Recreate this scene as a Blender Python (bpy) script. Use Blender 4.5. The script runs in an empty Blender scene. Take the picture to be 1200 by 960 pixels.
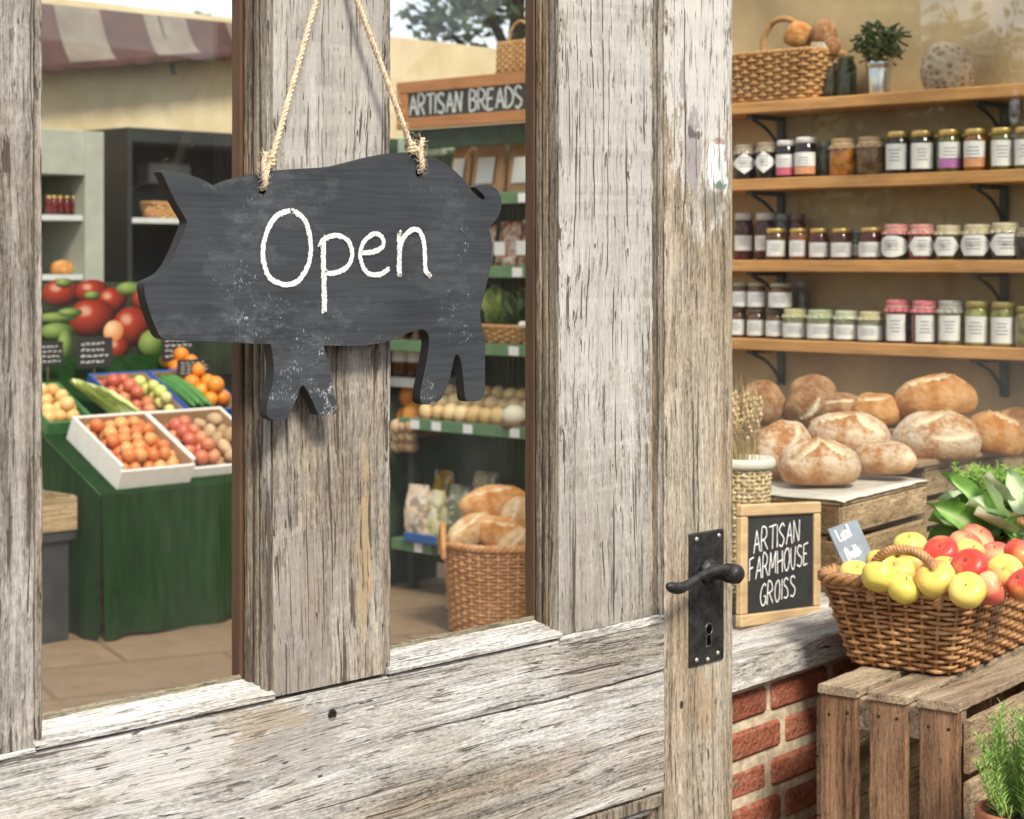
import bpy, bmesh, math, random
from mathutils import Vector, Matrix, noise
RND = random.Random(11)
R = math.radians
scene = bpy.context.scene
COL = scene.collection
V = Vector

# ------------------------------------------------------------------ camera
A = R(43.5); F = 2232.0; HZ = 305.0; CX = 600.0
CAM = V((0, 0, 1.5))
VIEW = V((math.cos(A), math.sin(A), 0)); RIGHT = V((math.sin(A), -math.cos(A), 0)); UP = V((0, 0, 1))
def ray(px, py): return VIEW + RIGHT * ((px - CX) / F) + UP * ((HZ - py) / F)
def P(px, py, t): return CAM + ray(px, py) * t
def hit(px, py, p0, n):
    d = ray(px, py); return CAM + d * ((V(p0) - CAM).dot(V(n)) / d.dot(V(n)))
def PY(px, py, y): return hit(px, py, (0, y, 0), (0, 1, 0))
def PX(px, py, x): return hit(px, py, (x, 0, 0), (1, 0, 0))
def PZ(px, py, z): return hit(px, py, (0, 0, z), (0, 0, 1))
FA = R(4.3); F0 = V((2.863, 2.068, 0)); FD = V((math.cos(FA), math.sin(FA), 0)); FN = V((-math.sin(FA), math.cos(FA), 0))
def PF(px, py, off=0.0): return hit(px, py, F0 + FN * off, FN)          # on a plane parallel to the brick front
def FP(l, off, z): return F0 + FD * l + FN * off + UP * z
def fl(px, off=0.0): return (PF(px, HZ, off) - F0).dot(FD)

cam_d = bpy.data.cameras.new('camera'); cam = bpy.data.objects.new('camera', cam_d); COL.objects.link(cam)
cam.location = CAM; cam.rotation_euler = (R(90), 0, A - R(90))
cam_d.sensor_width = 36; cam_d.lens = 36 * F / 1200; cam_d.shift_y = -(480 - HZ) / 1200
cam_d.clip_start = .05; cam_d.clip_end = 500
cam_d.dof.use_dof = True; cam_d.dof.focus_distance = 2.45; cam_d.dof.aperture_fstop = 11
scene.camera = cam

# ------------------------------------------------------------------ node helpers
class NT:
    def __init__(s, name):
        s.m = bpy.data.materials.new(name); s.m.use_nodes = True; s.t = s.m.node_tree; s.t.nodes.clear()
        s.out = s.n('ShaderNodeOutputMaterial'); s.b = s.n('ShaderNodeBsdfPrincipled'); s.l(s.b.outputs[0], s.out.inputs[0])
    def n(s, ty, **k):
        x = s.t.nodes.new(ty)
        for a, b in k.items(): setattr(x, a, b)
        return x
    def l(s, a, b): s.t.links.new(a, b)
    def put(s, x, v):
        if hasattr(v, 'is_linked') or isinstance(v, bpy.types.NodeSocket): s.l(v, x)
        elif isinstance(v, (tuple, list)) and len(v) == 3 and x.type == 'RGBA': x.default_value = (*v, 1)
        else: x.default_value = v
    def coord(s, kind='Object'):
        if kind == 'Position': return s.n('ShaderNodeNewGeometry').outputs['Position']
        return s.n('ShaderNodeTexCoord').outputs[kind]
    def map(s, c, scale=(1, 1, 1), loc=(0, 0, 0), rot=(0, 0, 0)):
        x = s.n('ShaderNodeMapping'); s.l(c, x.inputs[0]); x.inputs[1].default_value = loc; x.inputs[2].default_value = rot; x.inputs[3].default_value = scale
        return x.outputs[0]
    def noise(s, c, scale, detail=3, rough=.55, dist=0):
        x = s.n('ShaderNodeTexNoise'); s.l(c, x.inputs['Vector']); x.inputs['Scale'].default_value = scale
        x.inputs['Detail'].default_value = detail; x.inputs['Roughness'].default_value = rough; x.inputs['Distortion'].default_value = dist
        return x.outputs[0]
    def ramp(s, f, a, b, va=0.0, vb=1.0):
        x = s.n('ShaderNodeMapRange'); s.l(f, x.inputs[0]); x.inputs[1].default_value = a; x.inputs[2].default_value = b
        x.inputs[3].default_value = va; x.inputs[4].default_value = vb; x.clamp = True
        return x.outputs[0]
    def math(s, op, a, b=0.0, c=None):
        x = s.n('ShaderNodeMath', operation=op); s.put(x.inputs[0], a); s.put(x.inputs[1], b)
        if c is not None: s.put(x.inputs[2], c)
        return x.outputs[0]
    def mix(s, f, a, b, mode='MIX'):
        x = s.n('ShaderNodeMix', data_type='RGBA', blend_type=mode); s.put(x.inputs[0], f); s.put(x.inputs[6], a); s.put(x.inputs[7], b)
        return x.outputs[2]
    def bump(s, h, strength=.5, dist=.002):
        x = s.n('ShaderNodeBump'); s.l(h, x.inputs['Height']); x.inputs['Strength'].default_value = strength; x.inputs['Distance'].default_value = dist
        s.l(x.outputs[0], s.b.inputs['Normal'])
    def base(s, c, rough=.6, **k):
        s.put(s.b.inputs['Base Color'], c); s.put(s.b.inputs['Roughness'], rough)
        for a, b in k.items(): s.put(s.b.inputs[a.replace('_', ' ')], b)
        return s.m
    def ell(s, c, cen, rad, nz=None, amp=.5):
        """soft mask round a point: 1 inside, 0 outside, broken by a noise"""
        x = s.n('ShaderNodeVectorMath', operation='SUBTRACT'); s.l(c, x.inputs[0]); x.inputs[1].default_value = cen
        y = s.n('ShaderNodeVectorMath', operation='DIVIDE'); s.l(x.outputs[0], y.inputs[0]); y.inputs[1].default_value = rad
        z = s.n('ShaderNodeVectorMath', operation='LENGTH'); s.l(y.outputs[0], z.inputs[0])
        d = z.outputs['Value']
        if nz is not None: d = s.math('ADD', d, s.math('MULTIPLY', s.math('SUBTRACT', nz, .5), amp * 9))
        return s.ramp(d, 1.12, .82)
    def rand(s): return s.n('ShaderNodeObjectInfo').outputs['Random']

def plain(name, col, rough=.6, var=.15, scale=12, bump=0.0, bscale=60, kind='Object', metal=0.0, coat=0.0, spec=.5):
    t = NT(name); c = t.coord(kind); n = t.noise(c, scale, 4)
    lo = tuple(x * (1 - var) for x in col); hi = tuple(min(1, x * (1 + var)) for x in col)
    cc = t.mix(t.ramp(n, .3, .7), lo, hi)
    if bump: t.bump(t.noise(c, bscale, 4), bump, .003)
    return t.base(cc, rough, Metallic=metal, Coat_Weight=coat, Specular_IOR_Level=spec)

AXS = {'X': (.045, 1, 1), 'Y': (1, .045, 1), 'Z': (1, 1, .045)}
def weathered(name, axis='Z', light=(.55, .52, .49), mid=(.36, .325, .29), dark=(.09, .07, .055), tan=(.36, .25, .14), tan_amt=.35, patch=(.38, .62), seed=0, masks=(), cracks=.37, fine=1.0, rough=.85, bump=.8, scl=1.0):
    """old sun-bleached timber: fibres, hairline cracks, waving growth rings, tan and bleached patches; masks = stains that have their own place"""
    t = NT(name); pos = t.coord('Position'); off = t.map(pos, loc=(seed * 3.1, seed * 1.7, seed * 2.3))
    sx = AXS[axis]
    warp = t.noise(t.map(off, tuple(.25 if s < 1 else 1 for s in sx)), 7 * scl, 2)
    wv = t.n('ShaderNodeVectorMath', operation='MULTIPLY_ADD'); cmb = t.n('ShaderNodeCombineXYZ')
    for i in range(3):
        if sx[i] == 1: t.l(warp, cmb.inputs[i])
    t.l(cmb.outputs[0], wv.inputs[0]); wv.inputs[1].default_value = (.05, .05, .05); t.l(off, wv.inputs[2]); woff = wv.outputs[0]
    st = t.map(woff, sx)
    f1 = t.noise(st, 190 * scl, 6, .72)
    f2 = t.noise(t.map(woff, tuple(s * (.55 if s < 1 else 1) for s in sx)), 55 * scl, 4, .6)
    rings = t.n('ShaderNodeTexNoise'); t.l(t.map(woff, tuple(s * .7 if s < 1 else 1 for s in sx)), rings.inputs['Vector']); rings.inputs['Scale'].default_value = 16 * scl; rings.inputs['Detail'].default_value = 1
    ring = t.math('ABSOLUTE', t.math('SINE', t.math('MULTIPLY', rings.outputs[0], 60)))
    big = t.noise(t.map(off, tuple(.3 if s < 1 else 1 for s in sx)), 9, 3, .6)
    spk = t.noise(t.map(off, tuple(.35 if s < 1 else 1 for s in sx)), 330, 3, .7)
    cr = t.ramp(t.noise(t.map(woff, tuple(s * .42 if s < 1 else 1 for s in sx)), 150 * scl, 3, .6, .4), cracks - .04, cracks - .01, 1, 0)
    pits = t.ramp(t.noise(t.map(off, tuple(.2 if s < 1 else 1 for s in sx)), 150, 2, .5), .26, .31, 1, 0)
    c = t.mix(t.ramp(big, *patch), mid, light)
    tn = t.noise(t.map(off, tuple(.12 if s < 1 else 1 for s in sx), loc=(5, 2, 1)), 17, 4, .65)
    c = t.mix(t.math('MULTIPLY', t.ramp(tn, .5, .68), tan_amt), c, tan)
    vals = t.math('ADD', t.ramp(f1, .27, .73, .40, 1.34), t.ramp(f2, .3, .7, -.30, .22))
    vals = t.math('ADD', vals, t.ramp(ring, 0, .35, -.16, .03))
    vals = t.math('ADD', vals, t.ramp(spk, .3, .7, -.30, .28))
    vv = t.n('ShaderNodeCombineColor')
    for i in range(3): t.l(vals, vv.inputs[i])
    c2 = t.mix(fine, c, vv.outputs[0], 'MULTIPLY'); 
    hair = t.ramp(t.noise(t.map(woff, tuple(.07 if s < 1 else 1 for s in sx), loc=(1, 4, 2)), 260 * scl, 2, .6, .3), .33, .375, .62, 0)
    crk = t.math('MAXIMUM', t.math('MAXIMUM', cr, pits), hair)
    extra = None
    for (cen, rad, col, amt, amp) in masks:
        m = t.math('MULTIPLY', t.ell(pos, cen, rad, t.noise(t.map(off, tuple(.30 if s < 1 else 1 for s in sx)), 70, 6, .75), amp), amt)
        c2 = t.mix(m, c2, col)
    c3 = t.mix(t.math('MULTIPLY', crk, .94), c2, dark)
    h = t.math('SUBTRACT', t.math('ADD', t.math('MULTIPLY', f1, .7), t.math('ADD', t.math('MULTIPLY', f2, .7), t.math('ADD', t.math('MULTIPLY', t.ramp(ring, 0, .4), .12), t.math('MULTIPLY', spk, .25)))), t.math('MULTIPLY', crk, .8))
    t.bump(h, bump, .0035)
    return t.base(c3, rough, Specular_IOR_Level=.25)

def wood(name, col, axis='X', seed=0, rough=.6, contrast=.35, scale=1.0, kind='Position', dark=None, bump=.25):
    """sawn or planed timber with straight grain"""
    t = NT(name); c = t.map(t.coord(kind), loc=(seed * 1.3, seed * .7, seed * 2.1)); sx = AXS[axis]
    f = t.noise(t.map(c, sx), 110 * scale, 4, .6); g = t.noise(t.map(c, tuple(s * 1.5 if s < 1 else 1 for s in sx)), 28 * scale, 3, .55, .5); b = t.noise(c, 5, 2)
    v = t.math('ADD', t.math('MULTIPLY', f, .45), t.math('ADD', t.math('MULTIPLY', g, .4), t.math('MULTIPLY', b, .25)))
    lo = dark or tuple(x * (1 - contrast) * .8 for x in col); hi = tuple(min(1, x * (1 + contrast * .7)) for x in col)
    k = t.n('ShaderNodeTexNoise'); t.l(t.map(c, tuple(.4 if s < 1 else 1 for s in sx)), k.inputs['Vector']); k.inputs['Scale'].default_value = 22 * scale
    kn = t.ramp(k.outputs[0], .70, .76)
    t.bump(v, bump, .002)
    return t.base(t.mix(t.math('MULTIPLY', kn, .6), t.mix(t.ramp(v, .38, .72), lo, hi), tuple(x * .3 for x in col)), rough, Specular_IOR_Level=.3)

# ------------------------------------------------------------------ mesh builder
class MB:
    def __init__(s): s.v = []; s.f = []; s.mi = []; s.sm = []; s.attr = {}
    def add(s, vs, fs, mi=0, smooth=False):
        o = len(s.v); s.v += [V(p) for p in vs]; s.f += [tuple(i + o for i in f) for f in fs]; s.mi += [mi] * len(fs); s.sm += [smooth] * len(fs)
        return o
    def box(s, lo, hi, M=None, bev=.002, mi=0):
        lo = V(lo); hi = V(hi); b = min(bev, min(hi[i] - lo[i] for i in range(3)) * .45)
        vs = []; idx = {}
        for k in range(3):
            for sg in range(8):
                p = [0, 0, 0]
                for i in range(3):
                    sd = (sg >> i) & 1
                    e = hi[i] if sd else lo[i]
                    if i != k: e += -b if sd else b
                    p[i] = e
                idx[(k, sg)] = len(vs); vs.append(V(p))
        fs = []
        for k in range(3):
            i, j = (k + 1) % 3, (k + 2) % 3
            for sd in (0, 1):
                q = [(sd << k) | (a << i) | (c << j) for a, c in ((0, 0), (1, 0), (1, 1), (0, 1))]
                f = [idx[(k, g)] for g in q]
                fs.append(f if sd else f[::-1])
        for k in range(3):                                     # edges along axis k
            i, j = (k + 1) % 3, (k + 2) % 3
            for a in (0, 1):
                for c in (0, 1):
                    g0 = (a << i) | (c << j); g1 = g0 | (1 << k)
                    f = [idx[(i, g0)], idx[(i, g1)], idx[(j, g1)], idx[(j, g0)]]
                    fs.append(f)
        for g in range(8): fs.append([idx[(0, g)], idx[(1, g)], idx[(2, g)]])
        cen = (lo + hi) / 2; out = []
        for f in fs:
            n = (vs[f[1]] - vs[f[0]]).cross(vs[f[2]] - vs[f[0]])
            m = sum((vs[q] for q in f), V()) / len(f)
            out.append(f if n.dot(m - cen) >= 0 else f[::-1])
        if M is not None: vs = [M @ p for p in vs]
        s.add(vs, out, mi)
    def tube(s, pts, rad, n=8, cap=True, mi=0, smooth=True, closed=False, squash=None):
        pts = [V(p) for p in pts]; m = len(pts)
        if not isinstance(rad, (list, tuple)): rad = [rad] * m
        rings = []; ref = None
        for i in range(m):
            a = pts[(i - 1) % m] if (closed or i) else pts[i]; b = pts[(i + 1) % m] if (closed or i < m - 1) else pts[i]
            d = (b - a).normalized() if (b - a).length > 1e-9 else V((0, 0, 1))
            if ref is None: ref = d.orthogonal().normalized()
            ref = (ref - d * ref.dot(d)); ref = ref.normalized() if ref.length > 1e-6 else d.orthogonal().normalized()
            bi = d.cross(ref)
            rings.append([pts[i] + (ref * math.cos(2 * math.pi * k / n) + bi * math.sin(2 * math.pi * k / n)) * rad[i] for k in range(n)])
        vs = [p for r in rings for p in r]; fs = []
        for i in range(m if closed else m - 1):
            j = (i + 1) % m
            for k in range(n): fs.append((i * n + k, i * n + (k + 1) % n, j * n + (k + 1) % n, j * n + k))
        if cap and not closed: fs += [tuple(range(n))[::-1], tuple(range((m - 1) * n, m * n))]
        s.add(vs, fs, mi, smooth)
    def lathe(s, prof, n=24, M=None, mi=0, smooth=True, cap=True, wob=None):
        vs = []; fs = []
        for (r, z) in prof:
            for k in range(n):
                a = 2 * math.pi * k / n; rr = r * (wob(a, z) if wob else 1)
                vs.append(V((rr * math.cos(a), rr * math.sin(a), z)))
        m = len(prof)
        for i in range(m - 1):
            for k in range(n): fs.append((i * n + k, i * n + (k + 1) % n, (i + 1) * n + (k + 1) % n, (i + 1) * n + k))
        if cap: fs += [tuple(range(n))[::-1], tuple(range((m - 1) * n, m * n))]
        if M is not None: vs = [M @ p for p in vs]
        s.add(vs, fs, mi, smooth)
    def loft(s, sections, cap=True, mi=0, smooth=False):
        n = len(sections[0]); m = len(sections); vs = [p for q in sections for p in q]; fs = []
        for i in range(m - 1):
            for k in range(n): fs.append((i * n + k, i * n + (k + 1) % n, (i + 1) * n + (k + 1) % n, (i + 1) * n + k))
        if cap: fs += [tuple(range(n))[::-1], tuple(range((m - 1) * n, m * n))]
        s.add(vs, fs, mi, smooth)
    def grid(s, fn, nu, nv, mi=0, smooth=True):
        vs = [fn(i / nu, j / nv) for j in range(nv + 1) for i in range(nu + 1)]
        fs = [(j * (nu + 1) + i, j * (nu + 1) + i + 1, (j + 1) * (nu + 1) + i + 1, (j + 1) * (nu + 1) + i) for j in range(nv) for i in range(nu)]
        s.add(vs, fs, mi, smooth)
    def prism(s, front, back, mi=0):
        """closed solid between two outlines with the same count of points (caps are triangulated)"""
        n = len(front); bm = bmesh.new()
        a = [bm.verts.new(p) for p in front]; b = [bm.verts.new(p) for p in back]
        fa = bm.faces.new(a); fb = bm.faces.new(b[::-1])
        for i in range(n): bm.faces.new((a[i], b[i], b[(i + 1) % n], a[(i + 1) % n]))
        bmesh.ops.triangulate(bm, faces=[fa, fb])
        bmesh.ops.recalc_face_normals(bm, faces=bm.faces)
        bm.verts.index_update()
        s.add([v.co.copy() for v in bm.verts], [tuple(v.index for v in f.verts) for f in bm.faces], mi); bm.free()
    def fix(s):
        pass
    def mesh(s, name, mats, loc=V(), recalc=False):
        me = bpy.data.meshes.new(name); me.from_pydata([p - loc for p in s.v], [], s.f)
        for m in (mats if isinstance(mats, (list, tuple)) else [mats]): me.materials.append(m)
        me.polygons.foreach_set('material_index', s.mi); me.polygons.foreach_set('use_smooth', s.sm)
        for k, vals in s.attr.items():
            at = me.attributes.new(k, 'FLOAT', 'POINT'); at.data.foreach_set('value', vals)
        if recalc:
            bm = bmesh.new(); bm.from_mesh(me); bmesh.ops.recalc_face_normals(bm, faces=bm.faces); bm.to_mesh(me); bm.free()
        me.update(); return me

def wloc(o):
    p = V(o.location)
    while o.parent: o = o.parent; p += V(o.location)
    return p
def obj(name, mb, mats, parent=None, label=None, recalc=True):
    """link a builder as ONE mesh object; vertices are given in world coordinates"""
    loc = wloc(parent) if parent else V()
    o = bpy.data.objects.new(name, mb.mesh(name, mats, loc, recalc)); COL.objects.link(o)
    if parent: o.parent = parent
    if label: o['label'] = label
    return o
def thing(name, label, cat, loc=(0, 0, 0), group=None):
    o = bpy.data.objects.new(name, None); o.empty_display_size = .05; COL.objects.link(o); o.location = loc
    o['label'] = label; o['category'] = cat
    if group: o['group'] = group
    return o
def solo(name, mb, mats, label, cat, group=None, loc=None, kind=None):
    """a thing that is a single mesh, its origin at loc"""
    loc = V(loc) if loc is not None else (sum(mb.v, V()) / len(mb.v) if kind is None else V())
    o = bpy.data.objects.new(name, mb.mesh(name, mats, loc, True)); COL.objects.link(o); o.location = loc
    if label: o['label'] = label
    if cat: o['category'] = cat
    if group: o['group'] = group
    if kind: o['kind'] = kind
    return o
def dup(root, loc, rot=(0, 0, 0), label=None, group=None, scale=1.0):
    r = root.copy(); COL.objects.link(r); r.location = loc; r.rotation_euler = rot; r.scale = (scale,) * 3 if not isinstance(scale, tuple) else scale
    if label: r['label'] = label
    if group: r['group'] = group
    for ch in list(root.children):
        c = ch.copy(); COL.objects.link(c); c.parent = r
        for g in ch.children:
            d = g.copy(); COL.objects.link(d); d.parent = c
    return r
def smoothline(pts, n=6, closed=False):
    pts = [V(p) for p in pts]; m = len(pts); out = []
    for i in range(m if closed else m - 1):
        if closed: p0, p1, p2, p3 = pts[i - 1], pts[i], pts[(i + 1) % m], pts[(i + 2) % m]
        else: p0, p1, p2, p3 = pts[max(i - 1, 0)], pts[i], pts[i + 1], pts[min(i + 2, m - 1)]
        for k in range(n):
            u = k / n
            out.append(.5 * ((2 * p1) + (p2 - p0) * u + (2 * p0 - 5 * p1 + 4 * p2 - p3) * u * u + (3 * p1 - p0 - 3 * p2 + p3) * u ** 3))
    if not closed: out.append(pts[-1])
    return out
def N3(p, s=1.0, o=0.0): return noise.noise(V(p) * s + V((o, o * 1.3, o * .7)))

# ---- hand lettering: every letter a set of strokes on a 0..1 grid
GL = {
 'A': [[(0, 0), (.28, 1), (.56, 0)], [(.12, .36), (.46, .4)]], 'R': [[(0, 0), (.02, 1), (.3, 1), (.46, .84), (.42, .62), (.24, .5), (.02, .48)], [(.2, .5), (.52, 0)]],
 'T': [[(0, .98), (.58, 1)], [(.3, 1), (.28, 0)]], 'I': [[(.06, 1), (.04, 0)]], 'S': [[(.46, .88), (.3, 1), (.1, .92), (.05, .72), (.22, .54), (.42, .38), (.46, .16), (.28, 0), (.02, .1)]],
 'N': [[(0, 0), (.03, 1)], [(.03, 1), (.46, .02)], [(.46, .02), (.5, 1)]], 'B': [[(0, 0), (.02, 1), (.3, .98), (.42, .8), (.32, .58), (.03, .53)], [(.2, .54), (.46, .4), (.46, .12), (.26, 0), (0, 0)]],
 'E': [[(.46, 1), (.02, .98), (0, 0), (.46, .02)], [(.02, .52), (.38, .52)]], 'D': [[(0, 0), (.02, 1), (.28, .95), (.52, .68), (.5, .3), (.26, .04), (0, 0)]],
 'F': [[(.46, 1), (.03, .98), (0, 0)], [(.02, .52), (.38, .54)]], 'M': [[(0, 0), (.06, 1)], [(.06, 1), (.3, .3)], [(.3, .3), (.56, 1)], [(.56, 1), (.62, 0)]], 'H': [[(0, 0), (.02, 1)], [(.46, 0), (.48, 1)], [(.02, .5), (.46, .52)]],
 'O': [[(.28, 1), (.06, .78), (.02, .35), (.2, .02), (.42, .12), (.52, .55), (.42, .92), (.28, 1)]], 'U': [[(0, 1), (.02, .3), (.2, 0), (.4, .12), (.46, .5), (.48, 1)]],
 'G': [[(.48, .86), (.32, 1), (.1, .82), (.02, .4), (.16, .04), (.38, .04), (.48, .3)], [(.26, .42), (.5, .42), (.48, .02)]], 'L': [[(.04, 1), (0, 0), (.42, .04)]],
 'o': [[(.2, .55), (.04, .4), (.04, .15), (.2, 0), (.36, .14), (.36, .4), (.2, .55)]], 'c': [[(.34, .46), (.2, .55), (.04, .38), (.04, .14), (.2, 0), (.36, .08)]],
 'a': [[(.36, .46), (.2, .56), (.04, .36), (.06, .08), (.22, .02), (.36, .3), (.37, .55), (.36, .1), (.44, 0)]], 'l': [[(.06, 1), (.04, .1), (.14, 0)]],
 'P': [[(0, 0), (.04, 1), (.34, .96), (.42, .72), (.3, .5), (.03, .46)]], 'n': [[(.02, .55), (.02, 0)], [(.02, .36), (.16, .55), (.3, .48), (.32, 0)]], 'd': [[(.34, .4), (.2, .52), (.04, .34), (.06, .06), (.22, .02), (.34, .24), (.38, 1), (.36, .1), (.44, 0)]],
 's': [[(.32, .5), (.18, .56), (.06, .44), (.18, .3), (.3, .16), (.2, 0), (.04, .04)]], 'h': [[(.02, 1), (.02, 0)], [(.02, .36), (.16, .55), (.3, .48), (.32, 0)]],
}
ADV = {'I': .2, 'M': .78, 'l': .24, ' ': .42, 'o': .5, 'c': .46, 'a': .54, 'n': .46, 'd': .54, 's': .44, 'h': .46}
def ribbon(mb, pts, w, nrm, jit=.25, lift=0.0008, mi=0):
    pts = [V(p) for p in pts]; vs = []; n = len(pts)
    for i in range(n):
        d = (pts[min(i + 1, n - 1)] - pts[max(i - 1, 0)]); d = d.normalized() if d.length > 1e-9 else V((1, 0, 0))
        s = nrm.cross(d).normalized()
        vs += [pts[i] + s * w * .5 * (1 + RND.uniform(-jit, jit)) + nrm * lift, pts[i] - s * w * .5 * (1 + RND.uniform(-jit, jit)) + nrm * lift]
    mb.add(vs, [(2 * i, 2 * i + 1, 2 * i + 3, 2 * i + 2) for i in range(n - 1)], mi)
def letters(mb, text, org, ux, uy, size, w, tight=1.0, jit=.25, wob=.03, n=8, lift=.0008, aspect=1.0):
    """text along ux from org (baseline), letters `size` tall along uy"""
    nrm = ux.cross(uy).normalized(); x = 0.0; ks = 0
    for ch in text:
        for st in GL.get(ch, []):
            ks += 1
            q = [V((a * aspect + RND.uniform(-wob, wob), b + RND.uniform(-wob, wob), 0)) for a, b in st]
            sp = smoothline(q, n) if len(q) > 3 else [q[i].lerp(q[i + 1], k / n) for i in range(len(q) - 1) for k in range(n)] + [q[-1]]
            if ch in 'ANMTEFHLI' : sp = [q[i].lerp(q[i + 1], k / n) for i in range(len(q) - 1) for k in range(n)] + [q[-1]]
            ribbon(mb, [org + ux * ((x + p.x) * size) + uy * (p.y * size) for p in sp], w, nrm, jit, lift + ks * .00006)
        x += (ADV.get(ch, .66)) * aspect * tight
    return x * size

def member(mb, lo, hi, axis, bev=.003, seg=40, wear=.0012, mi=0, so=0.0):
    """a long timber: chamfered section swept along `axis`, its arrises worn unevenly"""
    lo = V(lo); hi = V(hi); i, j = (axis + 1) % 3, (axis + 2) % 3; b = bev
    sec = [(lo[i] + b, lo[j]), (hi[i] - b, lo[j]), (hi[i], lo[j] + b), (hi[i], hi[j] - b), (hi[i] - b, hi[j]), (lo[i] + b, hi[j]), (lo[i], hi[j] - b), (lo[i], lo[j] + b)]
    ci, cj = (lo[i] + hi[i]) / 2, (lo[j] + hi[j]) / 2; S = []
    for k in range(seg + 1):
        u = lo[axis] + (hi[axis] - lo[axis]) * k / seg; ring = []
        for q, (a, c) in enumerate(sec):
            d = wear * (N3((u * 34 + q * 7.1, q * 3.7, so), 1) + .6 * N3((u * 110, q * 5.3, so + 4), 1))
            p = V(); p[axis] = u; p[i] = a - (d if a > ci else -d); p[j] = c - (d if c > cj else -d); ring.append(p)
        S.append(ring)
    mb.loft(S, True, mi)
EXPO = 0.70
# ------------------------------------------------------------------ light, sky
SUN_EL, SUN_AZ = 46, -114                                                # azimuth of the direction to the sun, from +X
w = bpy.data.worlds.new('World'); scene.world = w; w.use_nodes = True; nt = w.node_tree; nt.nodes.clear()
wo = nt.nodes.new('ShaderNodeOutputWorld'); bg = nt.nodes.new('ShaderNodeBackground'); sky = nt.nodes.new('ShaderNodeTexSky')
sky.sky_type = 'NISHITA'; sky.sun_disc = False; sky.sun_elevation = R(SUN_EL); sky.sun_rotation = R(90 - SUN_AZ); sky.air_density = 1.0; sky.dust_density = 1.5; sky.ozone_density = 1.0
tc = nt.nodes.new('ShaderNodeTexCoord'); mp = nt.nodes.new('ShaderNodeMapping'); mp.inputs[3].default_value = (1, 1, 2.4); mp.inputs[1].default_value = (.3, .1, .4)
cn = nt.nodes.new('ShaderNodeTexNoise'); cn.inputs['Scale'].default_value = 3.4; cn.inputs['Detail'].default_value = 7; cn.inputs['Roughness'].default_value = .55
mr = nt.nodes.new('ShaderNodeMapRange'); mr.inputs[1].default_value = .40; mr.inputs[2].default_value = .60; mr.inputs[3].default_value = .25
mxw = nt.nodes.new('ShaderNodeMix'); mxw.data_type = 'RGBA'; mxw.inputs[7].default_value = (8.2, 8.2, 8.3, 1)
nt.links.new(tc.outputs['Generated'], mp.inputs[0]); nt.links.new(mp.outputs[0], cn.inputs['Vector']); nt.links.new(cn.outputs[0], mr.inputs[0])
nt.links.new(mr.outputs[0], mxw.inputs[0]); nt.links.new(sky.outputs[0], mxw.inputs[6]); nt.links.new(mxw.outputs[2], bg.inputs[0]); nt.links.new(bg.outputs[0], wo.inputs[0])
bg.inputs[1].default_value = .105
sd = bpy.data.lights.new('sun', 'SUN'); sd.energy = 3.0; sd.angle = R(14); sd.color = (1, .92, .78)
sun = bpy.data.objects.new('sun', sd); COL.objects.link(sun)
sdir = V((math.cos(R(SUN_EL)) * math.cos(R(SUN_AZ)), math.cos(R(SUN_EL)) * math.sin(R(SUN_AZ)), math.sin(R(SUN_EL))))
sun.rotation_euler = sdir.to_track_quat('Z', 'Y').to_euler(); sun.location = sdir * 30
vs_ = scene.view_settings; vs_.view_transform = 'Standard'; vs_.look = 'None'; vs_.gamma = 1; vs_.use_curve_mapping = False; vs_.exposure = EXPO
scene.cycles.max_bounces = 8; scene.cycles.transparent_max_bounces = 16; scene.cycles.use_denoising = True
scene.cycles.caustics_reflective = False; scene.cycles.caustics_refractive = False

# ------------------------------------------------------------------ shared materials
def glass_mat(name, ior=1.55, tint=(.97, .985, .975), wav=.25, dust_veil=.016):
    t = NT(name); t.t.nodes.remove(t.b)
    tr = t.n('ShaderNodeBsdfTransparent'); tr.inputs[0].default_value = (*tint, 1)
    gl = t.n('ShaderNodeBsdfAnisotropic') if False else t.n('ShaderNodeBsdfGlossy'); gl.inputs['Roughness'].default_value = .015
    gg = t.n('ShaderNodeNewGeometry'); dt = t.n('ShaderNodeVectorMath', operation='DOT_PRODUCT'); t.l(gg.outputs['Incoming'], dt.inputs[0]); t.l(gg.outputs['Normal'], dt.inputs[1])
    r0 = ((ior - 1) / (ior + 1)) ** 2; cc = t.math('SUBTRACT', 1.0, t.math('ABSOLUTE', dt.outputs['Value'])); fr = t.math('MULTIPLY_ADD', t.math('POWER', cc, 5.0), 1 - r0, r0)
    b = t.n('ShaderNodeBump'); b.inputs['Strength'].default_value = wav; b.inputs['Distance'].default_value = .004
    t.l(t.noise(t.map(t.coord('Position'), (1, 1, .5)), 5, 1), b.inputs['Height']); t.l(b.outputs[0], gl.inputs['Normal'])
    k = fr
    df = t.n('ShaderNodeBsdfDiffuse'); df.inputs[0].default_value = (.62, .60, .55, 1); cp = t.coord('Position')  # thin dust layer added to veil the panes with haze
    du = t.math('MULTIPLY', t.ramp(t.math('ADD', t.math('MULTIPLY', t.noise(cp, 3.5, 4, .6), .7), t.math('MULTIPLY', t.noise(t.map(cp, (1, 1, .25)), 26, 4, .6), .3)), .40, .68), dust_veil)
    md_ = t.n('ShaderNodeMixShader'); t.l(du, md_.inputs[0]); t.l(tr.outputs[0], md_.inputs[1]); t.l(df.outputs[0], md_.inputs[2])
    m = t.n('ShaderNodeMixShader'); t.l(k, m.inputs[0]); t.l(md_.outputs[0], m.inputs[1]); t.l(gl.outputs[0], m.inputs[2])
    t.l(m.outputs[0], t.out.inputs[0]); return t.m
M_glass = glass_mat('pane_glass', 1.52)
M_chalk = plain('chalk', (.86, .86, .84), .95, .06, 400)
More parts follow.
